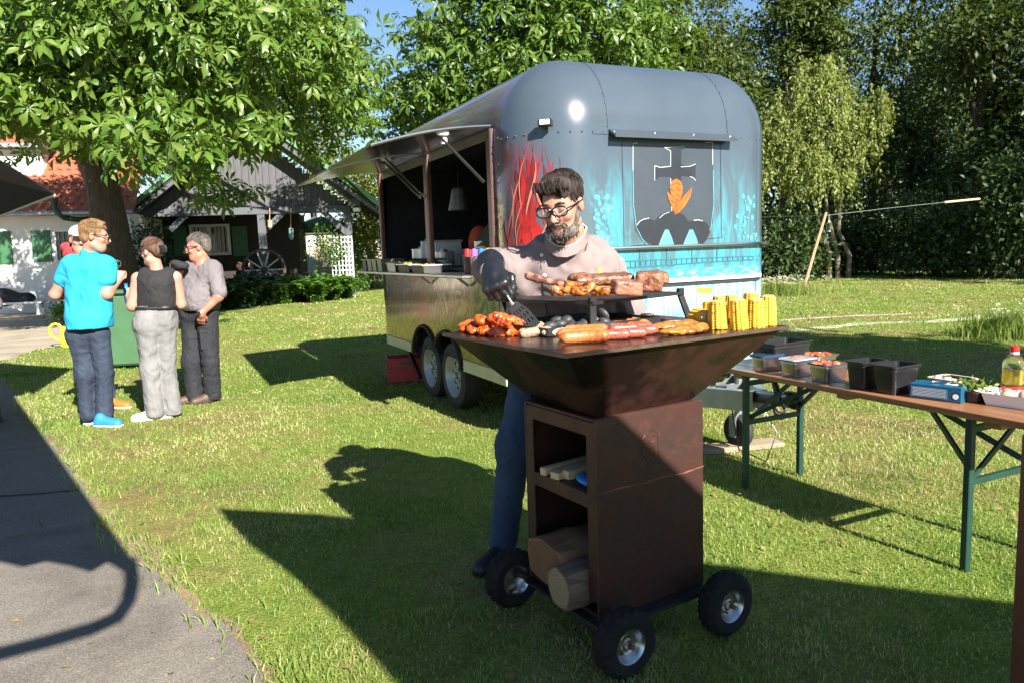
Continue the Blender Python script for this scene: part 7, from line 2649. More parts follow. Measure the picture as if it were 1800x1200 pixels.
b.tube([(-0.08, 0, 0.35), (-0.12, 0, 0.41), (-0.17, 0, 0.43), (-0.22, 0, 0.42), (-0.26, 0, 0.38), (-0.275, 0, 0.32), (-0.265, 0, 0.25), (-0.23, 0, 0.19), (-0.18, 0, 0.15), (-0.11, 0, 0.12)], 0.024, 10)
b.build('handle', 'can_yellow', wc, smooth=True)
b = MB()
b.tube([(0.1, 0, 0.08), (0.22, 0, 0.22), (0.30, 0, 0.42)], [0.035, 0.022, 0.018], 8)
b.build('spout', 'can_yellow', wc, smooth=True)
mat('post_brown', (0.16, 0.05, 0.03), (0.11, 0.035, 0.022), 3, 0.5, stretch=(4, 4, 0.4))
pp_ = P(1806, 900, 2.0)
b = MB()
b.box((0.03, 0, 0.45), (0.07, 0.07, 0.9), 0.006)
o = b.build('wooden_post', 'post_brown', None, loc=(pp_.x, pp_.y, 0))
tag(o, 'reddish brown post cut off by the right edge of the picture', 'post')

# ================================================================== dark sunshades around the viewer
mat('shade_cloth', (0.014, 0.016, 0.022), (0.02, 0.022, 0.03), 3, 0.9)
mat('shade_trim', (0.6, 0.58, 0.5), (0.5, 0.48, 0.42), 20, 0.8)
sv = Vector((-math.sin(SUN_AZ), math.cos(SUN_AZ), 0)) / math.tan(SUN_EL)      # ground shift of a shadow per metre of height
def back(px, py, z):
    """where an edge at height z must be for its shadow to fall on that ground point"""
    g = G(px, py)
    return Vector((g.x, g.y, 0)) - sv * z + Vector((0, 0, z))
def canopy(name, label, outline, apex, th=0.012, m='shade_cloth', poles=()):
    t = thing(name, label, 'sunshade', (0, 0, 0))
    b = MB()
    n = len(outline)
    for i in range(n):
        p, q = outline[i], outline[(i + 1) % n]
        d = Vector((0, 0, th))
        b.add([p, q, apex, p - d, q - d, apex - d], [(0, 1, 2), (5, 4, 3), (0, 3, 4, 1)])
    b.build('cloth', m, t)
    for p, q in poles:
        bb = MB()
        bb.tube([p, q], 0.025, 8)
        bb.build('pole', 'gutter_zinc', t)
    return t
zc1 = 2.5
ed = [back(382, 893, zc1), back(560, 903, zc1), back(740, 922, zc1), back(1000, 960, zc1), back(1330, 1000, zc1), back(1560, 1030, zc1), back(1830, 1064, zc1)]
lft = [back(690, 1195, zc1), back(600, 1095, zc1), back(500, 1000, zc1), back(430, 950, zc1)]
far_r = ed[-1] + Vector((1.2, -0.4, 0))
ol = [far_r, far_r + Vector((0.2, -2.0, 0))] + [Vector((lft[0].x + 1.0, lft[0].y - 1.4, zc1))] + lft + ed
cen = Vector((sum(p.x for p in ol) / len(ol), sum(p.y for p in ol) / len(ol) - 0.3, zc1 + 0.25))
canopy('sunshade', 'large dark sunshade above the viewer that shades the grill cabinet', ol, cen, poles=[((cen.x, cen.y - 0.6, 0), (cen.x, cen.y, cen.z))])
# scalloped sunshade on the left with a bent arm
zc2 = 2.2
rim = [back(20, 690, zc2), back(75, 765, zc2), back(150, 870, zc2), back(235, 985, zc2)]
scal = [back(215, 1002, zc2), back(190, 985, zc2), back(160, 1003, zc2), back(120, 992, zc2), back(80, 985, zc2), back(40, 995, zc2), back(0, 985, zc2), back(-60, 1000, zc2), back(-200, 990, zc2)]
ol = rim + scal + [scal[-1] + Vector((-1.5, 0.6, 0)), Vector((rim[0].x - 2.2, rim[0].y + 0.2, zc2))]
cen = Vector((sum(p.x for p in ol) / len(ol), sum(p.y for p in ol) / len(ol), zc2 + 0.12))
c2 = canopy('sunshade', 'scalloped dark sunshade beside the viewer that shades the path', ol, cen)
arm = [back(228, 985, zc2), back(232, 1020, zc2 - 0.05), back(226, 1055, zc2 - 0.08), back(205, 1085, zc2 - 0.1), back(160, 1105, zc2 - 0.12), back(80, 1128, zc2 - 0.15), back(0, 1148, zc2 - 0.18), back(-120, 1180, zc2 - 0.2)]
MB().tube(arm, 0.033, 8).build('bent_arm', 'gutter_zinc', c2, smooth=True)
MB().tube([arm[-1], Vector((arm[-1].x, arm[-1].y, 0))], 0.035, 8).build('pole', 'gutter_zinc', c2, smooth=True)
# corner of the dark sunshade seen at the left edge
c0, c1, c3 = P(95, 340, 7.4), P(-40, 256, 5.2), P(-60, 400, 8.6)
far_ = P(-500, 100, 5.6)
c4 = canopy('sunshade', 'black corner of a sunshade reaching in from the left edge', [c0, c3, P(-420, 500, 9.0), far_, c1], P(-250, 250, 7.0), poles=[((far_.x + 0.5, far_.y, 0), (far_.x + 0.5, far_.y, far_.z + 0.1))])
MB().tube([c0 + Vector((0, 0, -0.02)), c3 + Vector((0, 0, -0.02))], 0.012, 5).build('edge_trim', 'shade_trim', c4)
# ================================================================== people
mat('skin', (0.42, 0.215, 0.155), (0.35, 0.165, 0.115), 14, 0.45, sss=0.12, bmp=0.1, bscale=120, bdist=0.002)
mat('skin_pale', (0.40, 0.225, 0.17), (0.36, 0.195, 0.145), 14, 0.45, sss=0.12)
mat('skin_ruddy', (0.40, 0.175, 0.12), (0.34, 0.135, 0.09), 14, 0.45, sss=0.12)
mat('lips', (0.36, 0.12, 0.10), (0.3, 0.1, 0.08), 14, 0.45)
def hair_mat(name, c1, c2, c3):
    m, nt, b, out = new_mat(name)
    f = noise_fac(nt, 55, 4, 0.6, (1, 1, 0.18), 0.4)
    nt.links.new(ramp(nt, f, [(0.3, c1), (0.5, c2), (0.7, c3)]), b.inputs['Base Color'])
    b.inputs['Roughness'].default_value = 0.65
    b.inputs['Specular IOR Level'].default_value = 0.18
    bump(nt, b, f, 0.7, 0.006)
hair_mat('hair_dark', (0.014, 0.010, 0.008), (0.034, 0.024, 0.02), (0.075, 0.058, 0.05))
hair_mat('beard_grey', (0.035, 0.025, 0.02), (0.095, 0.074, 0.063), (0.20, 0.175, 0.16))
hair_mat('hair_blond', (0.11, 0.06, 0.028), (0.18, 0.105, 0.05), (0.26, 0.16, 0.08))
hair_mat('hair_brown', (0.05, 0.027, 0.018), (0.10, 0.055, 0.036), (0.18, 0.10, 0.065))
hair_mat('hair_grey', (0.05, 0.04, 0.036), (0.10, 0.085, 0.078), (0.2, 0.18, 0.17))
def cloth_mat(name, c1, c2, scale=5, weave=220, rough=0.85, st=None):
    m = mat(name, c1, c2, scale, rough, stretch=st)
    nt = m.node_tree
    bb = [n for n in nt.nodes if n.type == 'BSDF_PRINCIPLED'][0]
    f1 = noise_fac(nt, 4.2, 2, 0.4, (1, 1, 0.8), 1.4)          # soft folds
    n1 = bump(nt, bb, ramp(nt, f1, [(0.3, (0, 0, 0)), (0.5, (1, 1, 1)), (0.62, (0.35, 0.35, 0.35)), (0.75, (1, 1, 1))]), 0.38, 0.02)
    n2 = bump(nt, bb, noise_fac(nt, weave, 2, 0.6), 0.25, 0.002)
    nt.links.new(n1.outputs[0], n2.inputs['Normal'])
cloth_mat('chef_jacket', (0.215, 0.163, 0.157), (0.185, 0.14, 0.136), 3)
cloth_mat('cyan_polo', (0.012, 0.30, 0.47), (0.01, 0.26, 0.42), 3)
cloth_mat('dark_jeans', (0.010, 0.017, 0.034), (0.022, 0.034, 0.058), 9, st=(1, 1, 0.4))
cloth_mat('blue_jeans', (0.014, 0.032, 0.075), (0.03, 0.06, 0.115), 7, st=(1, 1, 0.4))
cloth_mat('grey_jeans', (0.185, 0.18, 0.178), (0.125, 0.122, 0.12), 7, st=(1, 1, 0.4))
cloth_mat('black_top', (0.011, 0.0105, 0.011), (0.015, 0.014, 0.015), 5)
cloth_mat('grey_shirt', (0.15, 0.13, 0.137), (0.125, 0.11, 0.116), 4)
cloth_mat('dark_trousers', (0.009, 0.010, 0.014), (0.014, 0.015, 0.02), 6)
cloth_mat('red_hoodie', (0.30, 0.03, 0.04), (0.24, 0.025, 0.03), 5)
cloth_mat('white_cap', (0.75, 0.75, 0.75), (0.68, 0.68, 0.68), 5)
mat('shoe_cyan', (0.02, 0.20, 0.45), (0.018, 0.17, 0.4), 6, 0.6)
mat('shoe_white', (0.7, 0.7, 0.68), (0.6, 0.6, 0.58), 6, 0.6)
mat('shoe_orange', (0.55, 0.14, 0.02), (0.5, 0.12, 0.02), 6, 0.6)
mat('shoe_brown', (0.085, 0.045, 0.03), (0.06, 0.032, 0.022), 6, 0.6)
mat('boot_black', (0.012, 0.012, 0.013), (0.02, 0.02, 0.02), 8, 0.5)
mat('glove', (0.008, 0.0085, 0.010), (0.013, 0.0135, 0.016), 10, 0.36, bmp=0.4, bscale=30)
mat('button', (0.72, 0.68, 0.58), None, 5, 0.4)
mat('gold_thread', (0.7, 0.42, 0.03), None, 8, 0.6)
mat('frame_black', (0.01, 0.01, 0.011), None, 5, 0.25)
mat('lens_clear', (0.55, 0.6, 0.62), (0.5, 0.55, 0.58), 5, 0.03, alpha=0.18)
mat('lens_dark', (0.06, 0.03, 0.02), (0.05, 0.025, 0.02), 5, 0.08)
mat('belt_black', (0.012, 0.012, 0.012), None, 5, 0.4)

def trace(f, org, px, py, t0=None):
    """first point of the field f (local to org) on the sight line through that picture point"""
    d = np.array(ray(px, py).normalized())
    o = np.array((0, 0, CH)) - np.array(org)
    lo = np.linalg.norm((np.array(f.bb[0]) + np.array(f.bb[1])) / 2 - o) - 1.0
    t = max(0.3, lo)
    for i in range(220):
        v = float(f((o + d * t)[None])[0])
        if v < 0.0008:
            break
        t += max(0.0008, v * 0.8)
    return o + d * t
class Head:
    def __init__(s, c, face, pitch=0.0, roll=0.0, k=1.0, up=None):
        f = Vector((face[0], face[1], 0)).normalized()
        z = Vector((0, 0, 1))
        M = Matrix((f.cross(z), f, z)).transposed()         # columns: right, forward, up
        M = M @ Matrix.Rotation(-pitch, 3, 'X') @ Matrix.Rotation(roll, 3, 'Y')
        s.M = M
        s.c = Vector(c)
        s.k = k
    def p(s, x, y, z):
        return np.array(s.c + s.M @ (Vector((x, y, z)) * s.k))
    def e(s, c, r):
        return ell(s.p(*c), np.array(r) * s.k, s.M)
    def r(s, a, b, r1, r2=None):
        return rc(s.p(*a), s.p(*b), r1 * s.k, (r1 if r2 is None else r2) * s.k)
    def n(s, x, y, z):
        return np.array(s.M @ Vector((x, y, z)))
    def skull(s, jaw=1.0, nose=1.0):
        f = U(0.035 * s.k, s.e((0, -0.012, 0.035), (0.074, 0.093, 0.083)), s.e((0, 0.022, -0.03), (0.060, 0.070, 0.082)), s.e((0, 0.052, -0.095), (0.036 * jaw, 0.032, 0.026)), s.r((-0.048, 0.005, -0.075), (-0.02, 0.055, -0.10), 0.022), s.r((0.048, 0.005, -0.075), (0.02, 0.055, -0.10), 0.022))
        f = U(0.016 * s.k, f, s.r((-0.036, 0.080, 0.022), (0.036, 0.080, 0.022), 0.011), s.e((-0.038, 0.066, -0.028), (0.022, 0.02, 0.02)), s.e((0.038, 0.066, -0.028), (0.022, 0.02, 0.02)))
        f = SUB(0.014 * s.k, f, s.e((-0.032, 0.100, 0.004), (0.017, 0.016, 0.011)))
        f = SUB(0.014 * s.k, f, s.e((0.032, 0.100, 0.004), (0.017, 0.016, 0.011)))
        f = U(0.010 * s.k, f, s.r((0, 0.090, 0.008), (0, 0.112 * nose, -0.032), 0.008, 0.013), s.e((-0.013, 0.096, -0.038), (0.009, 0.01, 0.008)), s.e((0.013, 0.096, -0.038), (0.009, 0.01, 0.008)))
        f = U(0.006 * s.k, f, s.r((-0.018, 0.084, -0.066), (0.018, 0.084, -0.066), 0.006), s.r((-0.015, 0.084, -0.078), (0.015, 0.084, -0.078), 0.0065))
        f = SUB(0.004 * s.k, f, s.r((-0.022, 0.093, -0.072), (0.022, 0.093, -0.072), 0.0022))
        f = U(0.008 * s.k, f, s.e((-0.078, -0.006, -0.008), (0.010, 0.020, 0.032)), s.e((0.078, -0.006, -0.008), (0.010, 0.020, 0.032)))
        f = U(0.006 * s.k, f, s.e((-0.032, 0.078, 0.003), (0.013, 0.012, 0.010)), s.e((0.032, 0.078, 0.003), (0.013, 0.012, 0.010)))
        return f
    def glasses(s, parent, m='frame_black', lens='lens_clear', w=0.030, h=0.019, th=0.0026, z=0.002):
        b = MB()
        for sx in (-1, 1):
            cx = sx * 0.035
            pts = []
            for i in range(21):
                a = 2 * pi * i / 20
                cc, ss = math.cos(a), math.sin(a)
                q = 2.6
                x = abs(cc) ** (2 / q) * (1 if cc > 0 else -1) * w
                zz = abs(ss) ** (2 / q) * (1 if ss > 0 else -1) * h
                pts.append(s.p(cx + x, 0.110 - 0.10 * abs(cx + x) ** 1.5, z + zz))
            b.tube(pts, th * s.k, 6, caps=False)
            b.tube([s.p(cx + sx * w, 0.104, z + 0.008), s.p(sx * 0.080, 0.075, z + 0.009), s.p(sx * 0.086, -0.01, z + 0.006)], th * s.k, 6)
        b.tube([s.p(-0.008, 0.112, z + 0.005), s.p(0, 0.114, z + 0.008), s.p(0.008, 0.112, z + 0.005)], th * s.k, 6)
        g = b.build('glasses', m, parent, smooth=True)
        b = MB()
        for sx in (-1, 1):
            cx = sx * 0.035
            b.add([s.p(cx + dx * w * 0.95, 0.108, z + dz * h * 0.95) for dx, dz in ((-1, -0.6), (-0.6, -1), (0.6, -1), (1, -0.6), (1, 0.6), (0.6, 1), (-0.6, 1), (-1, 0.6))], [(0, 1, 2, 3, 4, 5, 6, 7)])
        b.build('lens', lens, g)
        return g
    def eyes(s, parent, lid=True):
        b = MB()
        for sx in (-1, 1):
            b.tube([s.p(sx * 0.032 - 0.012, 0.0885, 0.001), s.p(sx * 0.032, 0.0915, -0.001), s.p(sx * 0.032 + 0.012, 0.0885, 0.001)], [0.0012, 0.0026, 0.0012], 5)
        b.build('eye_line', 'hair_dark', parent)
        b = MB()
        for sx in (-1, 1):
            b.tube([s.p(sx * 0.016, 0.0925, 0.026), s.p(sx * 0.034, 0.092, 0.031), s.p(sx * 0.050, 0.082, 0.025)], [0.0045, 0.005, 0.003], 6)
        b.build('eyebrow', 'hair_dark', parent)
def hand(w, d, n, curl=0.5, side=1, k=1.0, spread=0.0, thumb=0.5):
    """five fingers; w wrist, d finger direction, n palm-facing direction; side +1 puts the thumb along d x n"""
    w, d, n = Vector(w), Vector(d).normalized(), Vector(n).normalized()
    n = (n - d * n.dot(d)).normalized()
    s = d.cross(n) * side
    fs = []
    P_ = lambda a, bb, c: np.array(w + (d * a + s * bb + n * c) * k)
    palm = U(0.02 * k, rc(P_(0.0, 0, 0), P_(0.03, 0, 0), 0.024 * k, 0.026 * k), rc(P_(0.03, -0.022, 0), P_(0.08, -0.03, 0), 0.015 * k, 0.013 * k), rc(P_(0.03, 0.018, 0), P_(0.085, 0.026, 0), 0.017 * k, 0.013 * k), rc(P_(0.03, 0, 0), P_(0.086, 0, 0), 0.017 * k, 0.014 * k))
    for i, (o, L, r_) in enumerate(((0.030, 0.92, 0.0092), (0.010, 1.0, 0.0097), (-0.011, 0.94, 0.0092), (-0.031, 0.76, 0.008))):
        a = curl * (1.0 + 0.12 * i)
        pt = w + (d * 0.085 + s * o) * k
        ang = 0.25 * a
        chain = [pt]
        for seg in (0.042, 0.027, 0.022):
            ang += a * 0.85
            pt = pt + ((d * math.cos(ang) + n * math.sin(ang)) * seg * L + s * spread * (1.5 - i) * 0.006) * k
            chain.append(pt)
        for j in range(3):
            fs.append(rc(chain[j], chain[j + 1], r_ * k * (1 - 0.08 * j), r_ * k * (0.92 - 0.1 * j)))
    t0 = w + (d * 0.022 + s * 0.022) * k
    t1 = t0 + (d * 0.032 + s * 0.026 + n * 0.012) * k
    t2 = t1 + (d * 0.030 + s * (0.012 - 0.02 * thumb) + n * 0.018 * thumb) * k
    t3 = t2 + (d * 0.022 - s * 0.016 * thumb + n * 0.016 * thumb) * k
    th = U(0.008 * k, rc(t0, t1, 0.015 * k, 0.012 * k), rc(t1, t2, 0.0115 * k, 0.0105 * k), rc(t2, t3, 0.0105 * k, 0.008 * k))
    return U(0.006 * k, palm, *fs, th)
def shoe(a, d, L=0.28, w=0.05, h=0.09):
    """a: heel on the ground, d: direction of the toe"""
    a, d = Vector(a), Vector(d).normalized()
    f = U(0.035, rc(a + d * 0.05 + Vector((0, 0, 0.045)), a + d * 0.06 + Vector((0, 0, h)), w * 0.78, w * 0.72), rc(a + d * 0.05 + Vector((0, 0, 0.035)), a + d * (L - 0.06) + Vector((0, 0, 0.03)), w * 0.8, w * 0.82), rc(a + d * 0.08 + Vector((0, 0, 0.07)), a + d * (L - 0.1) + Vector((0, 0, 0.04)), w * 0.62, w * 0.6))
    return CUT(f, (0, 0, -1), (0, 0, 0.004))
def shoe_obj(f, m, parent, h=0.010, sole=None):
    sole = sole or ('boot_black' if m == 'shoe_brown' else 'shoe_white')
    o = sdf('shoe', f, m, parent, h)
    def g(p):
        return np.maximum(f(p) - 0.006, p[:, 2] - 0.024)
    g.bb = (f.bb[0] - 0.006, f.bb[1] + 0.006)
    sdf('sole', g, sole, o, 0.011)
    return o
def person(label, org):
    return thing('person', label, 'person', org)

# ------------------------------------------------------------------ the cook
CO = G(985, 985)
CO = Vector((P(985, 560, 3.38).x, 3.38, 0))
cook = person('bearded cook in a taupe chef jacket leaning over the grill with a black glove', CO)
q = lambda px, py, Y: np.array(P(px, py, Y) - CO)
HD = Head(q(988, 360, 3.05), (-0.46, -0.89), R(19), R(3), 1.01)
sk = HD.skull()
neck = rc(q(1000, 405, 3.14), q(1005, 452, 3.22), 0.064, 0.072)
shR, shL = q(900, 464, 3.22), q(1072, 472, 3.28)
# arms (skin under the jacket), gloved right hand
elR, wrR = q(858, 468, 3.16), q(866, 478, 2.97)
elL, wrL = q(1106, 545, 3.42), q(1100, 610, 3.55)
tors = U(0.08, rc(q(1000, 475, 3.30), q(990, 560, 3.42), 0.085, 0.085), rc(shR, shL, 0.035, 0.035))
skin_f = U(0.02, U(0.03, sk, neck), CUT(tors, (0, 0, 1), (0, 0, 5)), rc(shR, elR, 0.035, 0.035), rc(elR, wrR, 0.035, 0.03), rc(shL, elL, 0.04, 0.04), rc(elL, wrL, 0.04, 0.03), hand(wrL, (0, 0, -1), (-1, 0, 0), 0.4, 1))
bd = sdf('body', skin_f, ['skin', 'lips'], cook, 0.0052)
me = bd.data
co_ = np.empty(len(me.polygons) * 3)
me.polygons.foreach_get('center', co_)
co_ = co_.reshape(-1, 3)
lipf = HD.e((0, 0.085, -0.072), (0.019, 0.014, 0.010))
me.polygons.foreach_set('material_index', (lipf(co_) < 0).astype(np.int32))
# jacket
collar_f = CUT(CUT(rc(q(1000, 425, 3.16), q(1004, 452, 3.22), 0.082, 0.098), (0.1, -0.25, 0.95), q(998, 428, 3.16)), (0, 0, -1), q(1000, 480, 3.2))
body_f = U(0.09, rc(q(962, 470, 3.24), q(955, 570, 3.36), 0.115, 0.125), rc(q(1030, 470, 3.26), q(1030, 572, 3.38), 0.12, 0.135), rc(q(995, 465, 3.28), q(995, 580, 3.42), 0.14, 0.15))
body_f = U(0.07, body_f, rc(q(905, 464, 3.22), q(985, 446, 3.24), 0.062, 0.066), rc(q(1005, 446, 3.24), q(1072, 470, 3.28), 0.066, 0.06))
skirt_f = rc(q(990, 580, 3.42), q(995, 640, 3.46), 0.185, 0.195)
slR = U(0.05, rc(q(900, 464, 3.22), q(872, 474, 3.19), 0.068, 0.068), rc(q(872, 470, 3.19), q(862, 474, 3.10), 0.07, 0.062), rc(q(862, 474, 3.10), q(866, 478, 3.00), 0.06, 0.050))
slL = U(0.05, rc(q(1072, 474, 3.28), q(1104, 548, 3.40), 0.062, 0.062), rc(q(1104, 545, 3.40), q(1100, 605, 3.52), 0.062, 0.05))
drape = rc(q(905, 480, 3.2), q(925, 550, 3.30), 0.055, 0.065)
jk_f = U(0.06, body_f, slR, drape)
jk_f = U(0.010, jk_f, slL)
jk_f = U(0.06, jk_f, skirt_f)
jk_f = U(0.02, jk_f, collar_f)
jk_f = SUB(0.012, jk_f, U(0.02, rc(q(1000, 395, 3.12), q(1004, 446, 3.215), 0.066, 0.072), HD.e((0, 0.03, -0.06), (0.062, 0.085, 0.09))))
jk0 = jk_f
jk_f = FOLD(jk_f, 77, 34, 0.017, (1, 1, 0.5))
jk = sdf('chef_jacket', jk_f, 'chef_jacket', cook, 0.0072)
def on_jacket(px, py):
    return trace(jk_f, CO, px, py)
b = MB()
pts = [on_jacket(*p) for p in ((948, 446), (951, 470), (954, 500), (957, 525), (962, 550), (967, 572))]
b.tube([Vector(p) + Vector((0, -0.001, 0)) for p in pts], 0.0016, 4)
b.build('placket_seam', 'frame_black', jk)
ring = [P(960, 416, 3.15), P(966, 428, 3.10), P(980, 437, 3.07), P(996, 438, 3.065), P(1012, 432, 3.085), P(1025, 419, 3.12), P(1031, 404, 3.18), P(1022, 396, 3.25), P(1002, 393, 3.29), P(978, 399, 3.27), P(964, 407, 3.21), P(960, 416, 3.15)]
b = MB()
V, F = [], []
nr = len(ring)
cc = sum(ring[:-1], Vector()) / (nr - 1)
for p in ring:
    o_ = (p - cc)
    o_.z = 0
    o_.normalize()
    p = p - CO
    V += [p + Vector((0, 0, -0.034)) + o_ * 0.010, p + Vector((0, 0, 0.008)) + o_ * 0.004, p + Vector((0, 0, 0.008)) - o_ * 0.004, p + Vector((0, 0, -0.034)) + o_ * 0.002]
for i in range(nr - 1):
    for k in range(4):
        F.append((4 * i + k, 4 * i + (k + 1) % 4, 4 * i + 4 + (k + 1) % 4, 4 * i + 4 + k))
b.add(V, F)
b.build('collar', 'chef_jacket', jk, smooth=True)
MB().tube([p - CO + Vector((0, 0, 0.009)) for p in ring], 0.0036, 6).build('collar_piping', 'button', jk, smooth=True)
for px, py in ((952, 449), (957, 485), (968, 560), (1030, 452)):
    p = on_jacket(px, py)
    if px == 1030:
        continue
    b = MB()
    b.lathe([(0.0085, 0), (0.0085, 0.003), (0.006, 0.0045), (0.0, 0.0045)], 12, TR(p + np.array((0, -0.001, 0)), rx=R(90)))
    b.build('button', 'button', jk, smooth=True)
b = MB()
for a, c, w_ in (((1053, 488), (1053, 469), 0.004), ((1053, 486), (1047, 474), 0.003), ((1053, 486), (1060, 475), 0.003), ((1053, 482), (1049, 470), 0.003), ((1053, 482), (1057, 470), 0.003)):
    A, C_ = Vector(on_jacket(*a)), Vector(on_jacket(*c))
    b.tube([A + Vector((0, -0.002, 0)), A.lerp(C_, 0.5) + Vector((0, -0.003, 0)), C_ + Vector((0, -0.002, 0))], [0.001, w_ * 0.8, 0.001], 5)
b.build('embroidery', 'gold_thread', jk)
# hair, beard, glasses
hr = U(0.03, HD.e((0, -0.018, 0.054), (0.081, 0.097, 0.079)), HD.e((0.0, 0.042, 0.090), (0.062, 0.052, 0.032)), HD.e((-0.03, 0.048, 0.086), (0.042, 0.042, 0.031)))
hr = CUT(hr, HD.n(0, 0.80, -0.60), HD.p(0, 0.066, 0.078))
hr = CUT(hr, HD.n(0, 0.35, -0.94), HD.p(0, -0.01, -0.012))
hr = WR(WR(hr, 31, 120, 0.006, (1, 0.5, 0.25)), 35, 40, 0.006, (1, 0.6, 0.6))
sdf('hair', hr, 'hair_dark', cook, 0.0048)
def strands(H, n, parent, m, seed, rx=0.081, ry=0.097, rz=0.079, cy=-0.018, cz=0.054, front=0.066, low=-0.02, L=0.075, r=0.0017):
    """short combed locks lying over the hair cap"""
    rs = random.Random(seed)
    b = MB()
    k = 0
    while k < n:
        th, ph = rs.uniform(0, 2 * pi), math.asin(rs.uniform(-0.25, 1.0))
        d = Vector((math.cos(ph) * math.cos(th), math.cos(ph) * math.sin(th), math.sin(ph)))
        p = Vector((d.x * rx, cy + d.y * ry, cz + d.z * rz))
        if p.z < low + max(0.0, p.y) * 1.4 or (p.y > front - 0.01 and p.z < 0.085):
            continue
        part = Vector((0.03, -0.05, cz + rz))
        flow = (p - part)
        flow.z = 0
        flow = flow.normalized() * 0.75 + Vector((-0.35, 0.45, 0)) if p.z > cz + 0.02 else Vector((0, -0.35, -1.0))
        pts, rad = [], []
        q = p.copy()
        n_ = Vector(((q.x) / rx ** 2, (q.y - cy) / ry ** 2, (q.z - cz) / rz ** 2)).normalized()
        off_ = rs.uniform(0.0, 0.004)
        for i in range(5):
            n_ = Vector(((q.x) / rx ** 2, (q.y - cy) / ry ** 2, (q.z - cz) / rz ** 2)).normalized()
            t = (flow + Vector((rs.gauss(0, 0.07), rs.gauss(0, 0.07), rs.gauss(0, 0.05))))
            t = (t - n_ * t.dot(n_)).normalized()
            kk = math.sqrt((q.x / rx) ** 2 + ((q.y - cy) / ry) ** 2 + ((q.z - cz) / rz) ** 2)
            s_ = Vector((q.x / kk, cy + (q.y - cy) / kk, cz + (q.z - cz) / kk)) + n_ * (off_ + 0.002 * i)
            pts.append(H.p(*s_))
            rad.append(r * H.k * (1.0, 1.0, 0.9, 0.65, 0.15)[i])
            q = q + t * L / 4 * rs.uniform(0.7, 1.1)
        b.tube(pts, rad, 4)
        k += 1
    b.build('hair_locks', m, parent, smooth=True)
strands(HD, 1100, cook, 'hair_dark', 5)
fr = MB()
rr = random.Random(4)
for k in range(26):
    x = -0.060 + 0.12 * k / 25
    z = 0.094 + rr.uniform(-0.006, 0.01)
    fr.tube([HD.p(x, 0.078 + 0.01 * (1 - (x / 0.06) ** 2), z + 0.018), HD.p(x + rr.uniform(-0.01, 0.01), 0.094 - 0.3 * x * x * 20 * 0.1, z - 0.004), HD.p(x + rr.uniform(-0.014, 0.012), 0.093 - 2.2 * x * x, z - 0.026)], [0.007, 0.0055, 0.001], 5)
fr.build('fringe', 'hair_dark', cook, smooth=True)
brd = U(0.02, HD.r((-0.056, 0.022, -0.05), (-0.043, 0.05, -0.095), 0.017, 0.024), HD.r((0.056, 0.022, -0.05), (0.043, 0.05, -0.095), 0.017, 0.024), HD.e((0, 0.054, -0.104), (0.046, 0.044, 0.032)), HD.r((-0.045, 0.05, -0.095), (0.045, 0.05, -0.095), 0.024), HD.r((-0.026, 0.080, -0.066), (0.0, 0.095, -0.055), 0.009, 0.009), HD.r((0.026, 0.080, -0.066), (0.0, 0.095, -0.055), 0.009, 0.009), HD.r((-0.026, 0.080, -0.066), (-0.028, 0.074, -0.095), 0.010, 0.014), HD.r((0.026, 0.080, -0.066), (0.028, 0.074, -0.095), 0.010, 0.014), HD.r((-0.070, 0.012, 0.0), (-0.060, 0.020, -0.045), 0.006, 0.014), HD.r((0.070, 0.012, 0.0), (0.060, 0.020, -0.045), 0.006, 0.014))
brd = SUB(0.006, brd, HD.e((0, 0.10, -0.073), (0.024, 0.03, 0.010)))
brd0 = brd
brd = lambda p: brd0(p) + 0.0028
brd.bb = brd0.bb
brd = WR(brd, 61, 260, 0.003, (1, 1, 0.35))
sdf('beard', brd, 'beard_grey', cook, 0.0042)
b = MB()
rr = random.Random(9)
brd_l = WR(brd, 1, 1, 0.0)
k = 0
while k < 420:
    p0_ = Vector((rr.uniform(-0.066, 0.066), rr.uniform(0.0, 0.10), rr.uniform(-0.135, -0.03)))
    wq = np.array(HD.p(*p0_))
    if abs(float(brd(wq[None])[0])) > 0.004:
        continue
    dn = Vector((p0_.x * 3, 0.25, -1)).normalized() * rr.uniform(0.005, 0.012)
    b.tube([HD.p(*p0_), HD.p(*(p0_ + dn * 0.55 + Vector((p0_.x * 0.06, 0.004, 0)))), HD.p(*(p0_ + dn))], [0.0016, 0.0013, 0.0003], 4)
    k += 1
b.build('beard_locks', 'beard_grey', cook, smooth=True)
HD.glasses(cook, w=0.031, h=0.019, th=0.0032)
HD.eyes(cook)
# glove: loose black glove closed round the spatula
gw = q(866, 478, 2.985)
gd = Vector((0.12, -0.82, -0.42)).normalized()
gl_f = U(0.012, hand(gw, gd, (0.35, 0.0, -0.9), 1.1, 1, 1.35, thumb=1.0), rc(gw, Vector(gw) + gd * 0.05, 0.044, 0.036), rc(Vector(gw) - gd * 0.07, Vector(gw), 0.060, 0.046))
gl_f = WR(gl_f, 9, 75, 0.004)
sdf('glove', gl_f, 'glove', cook, 0.005)
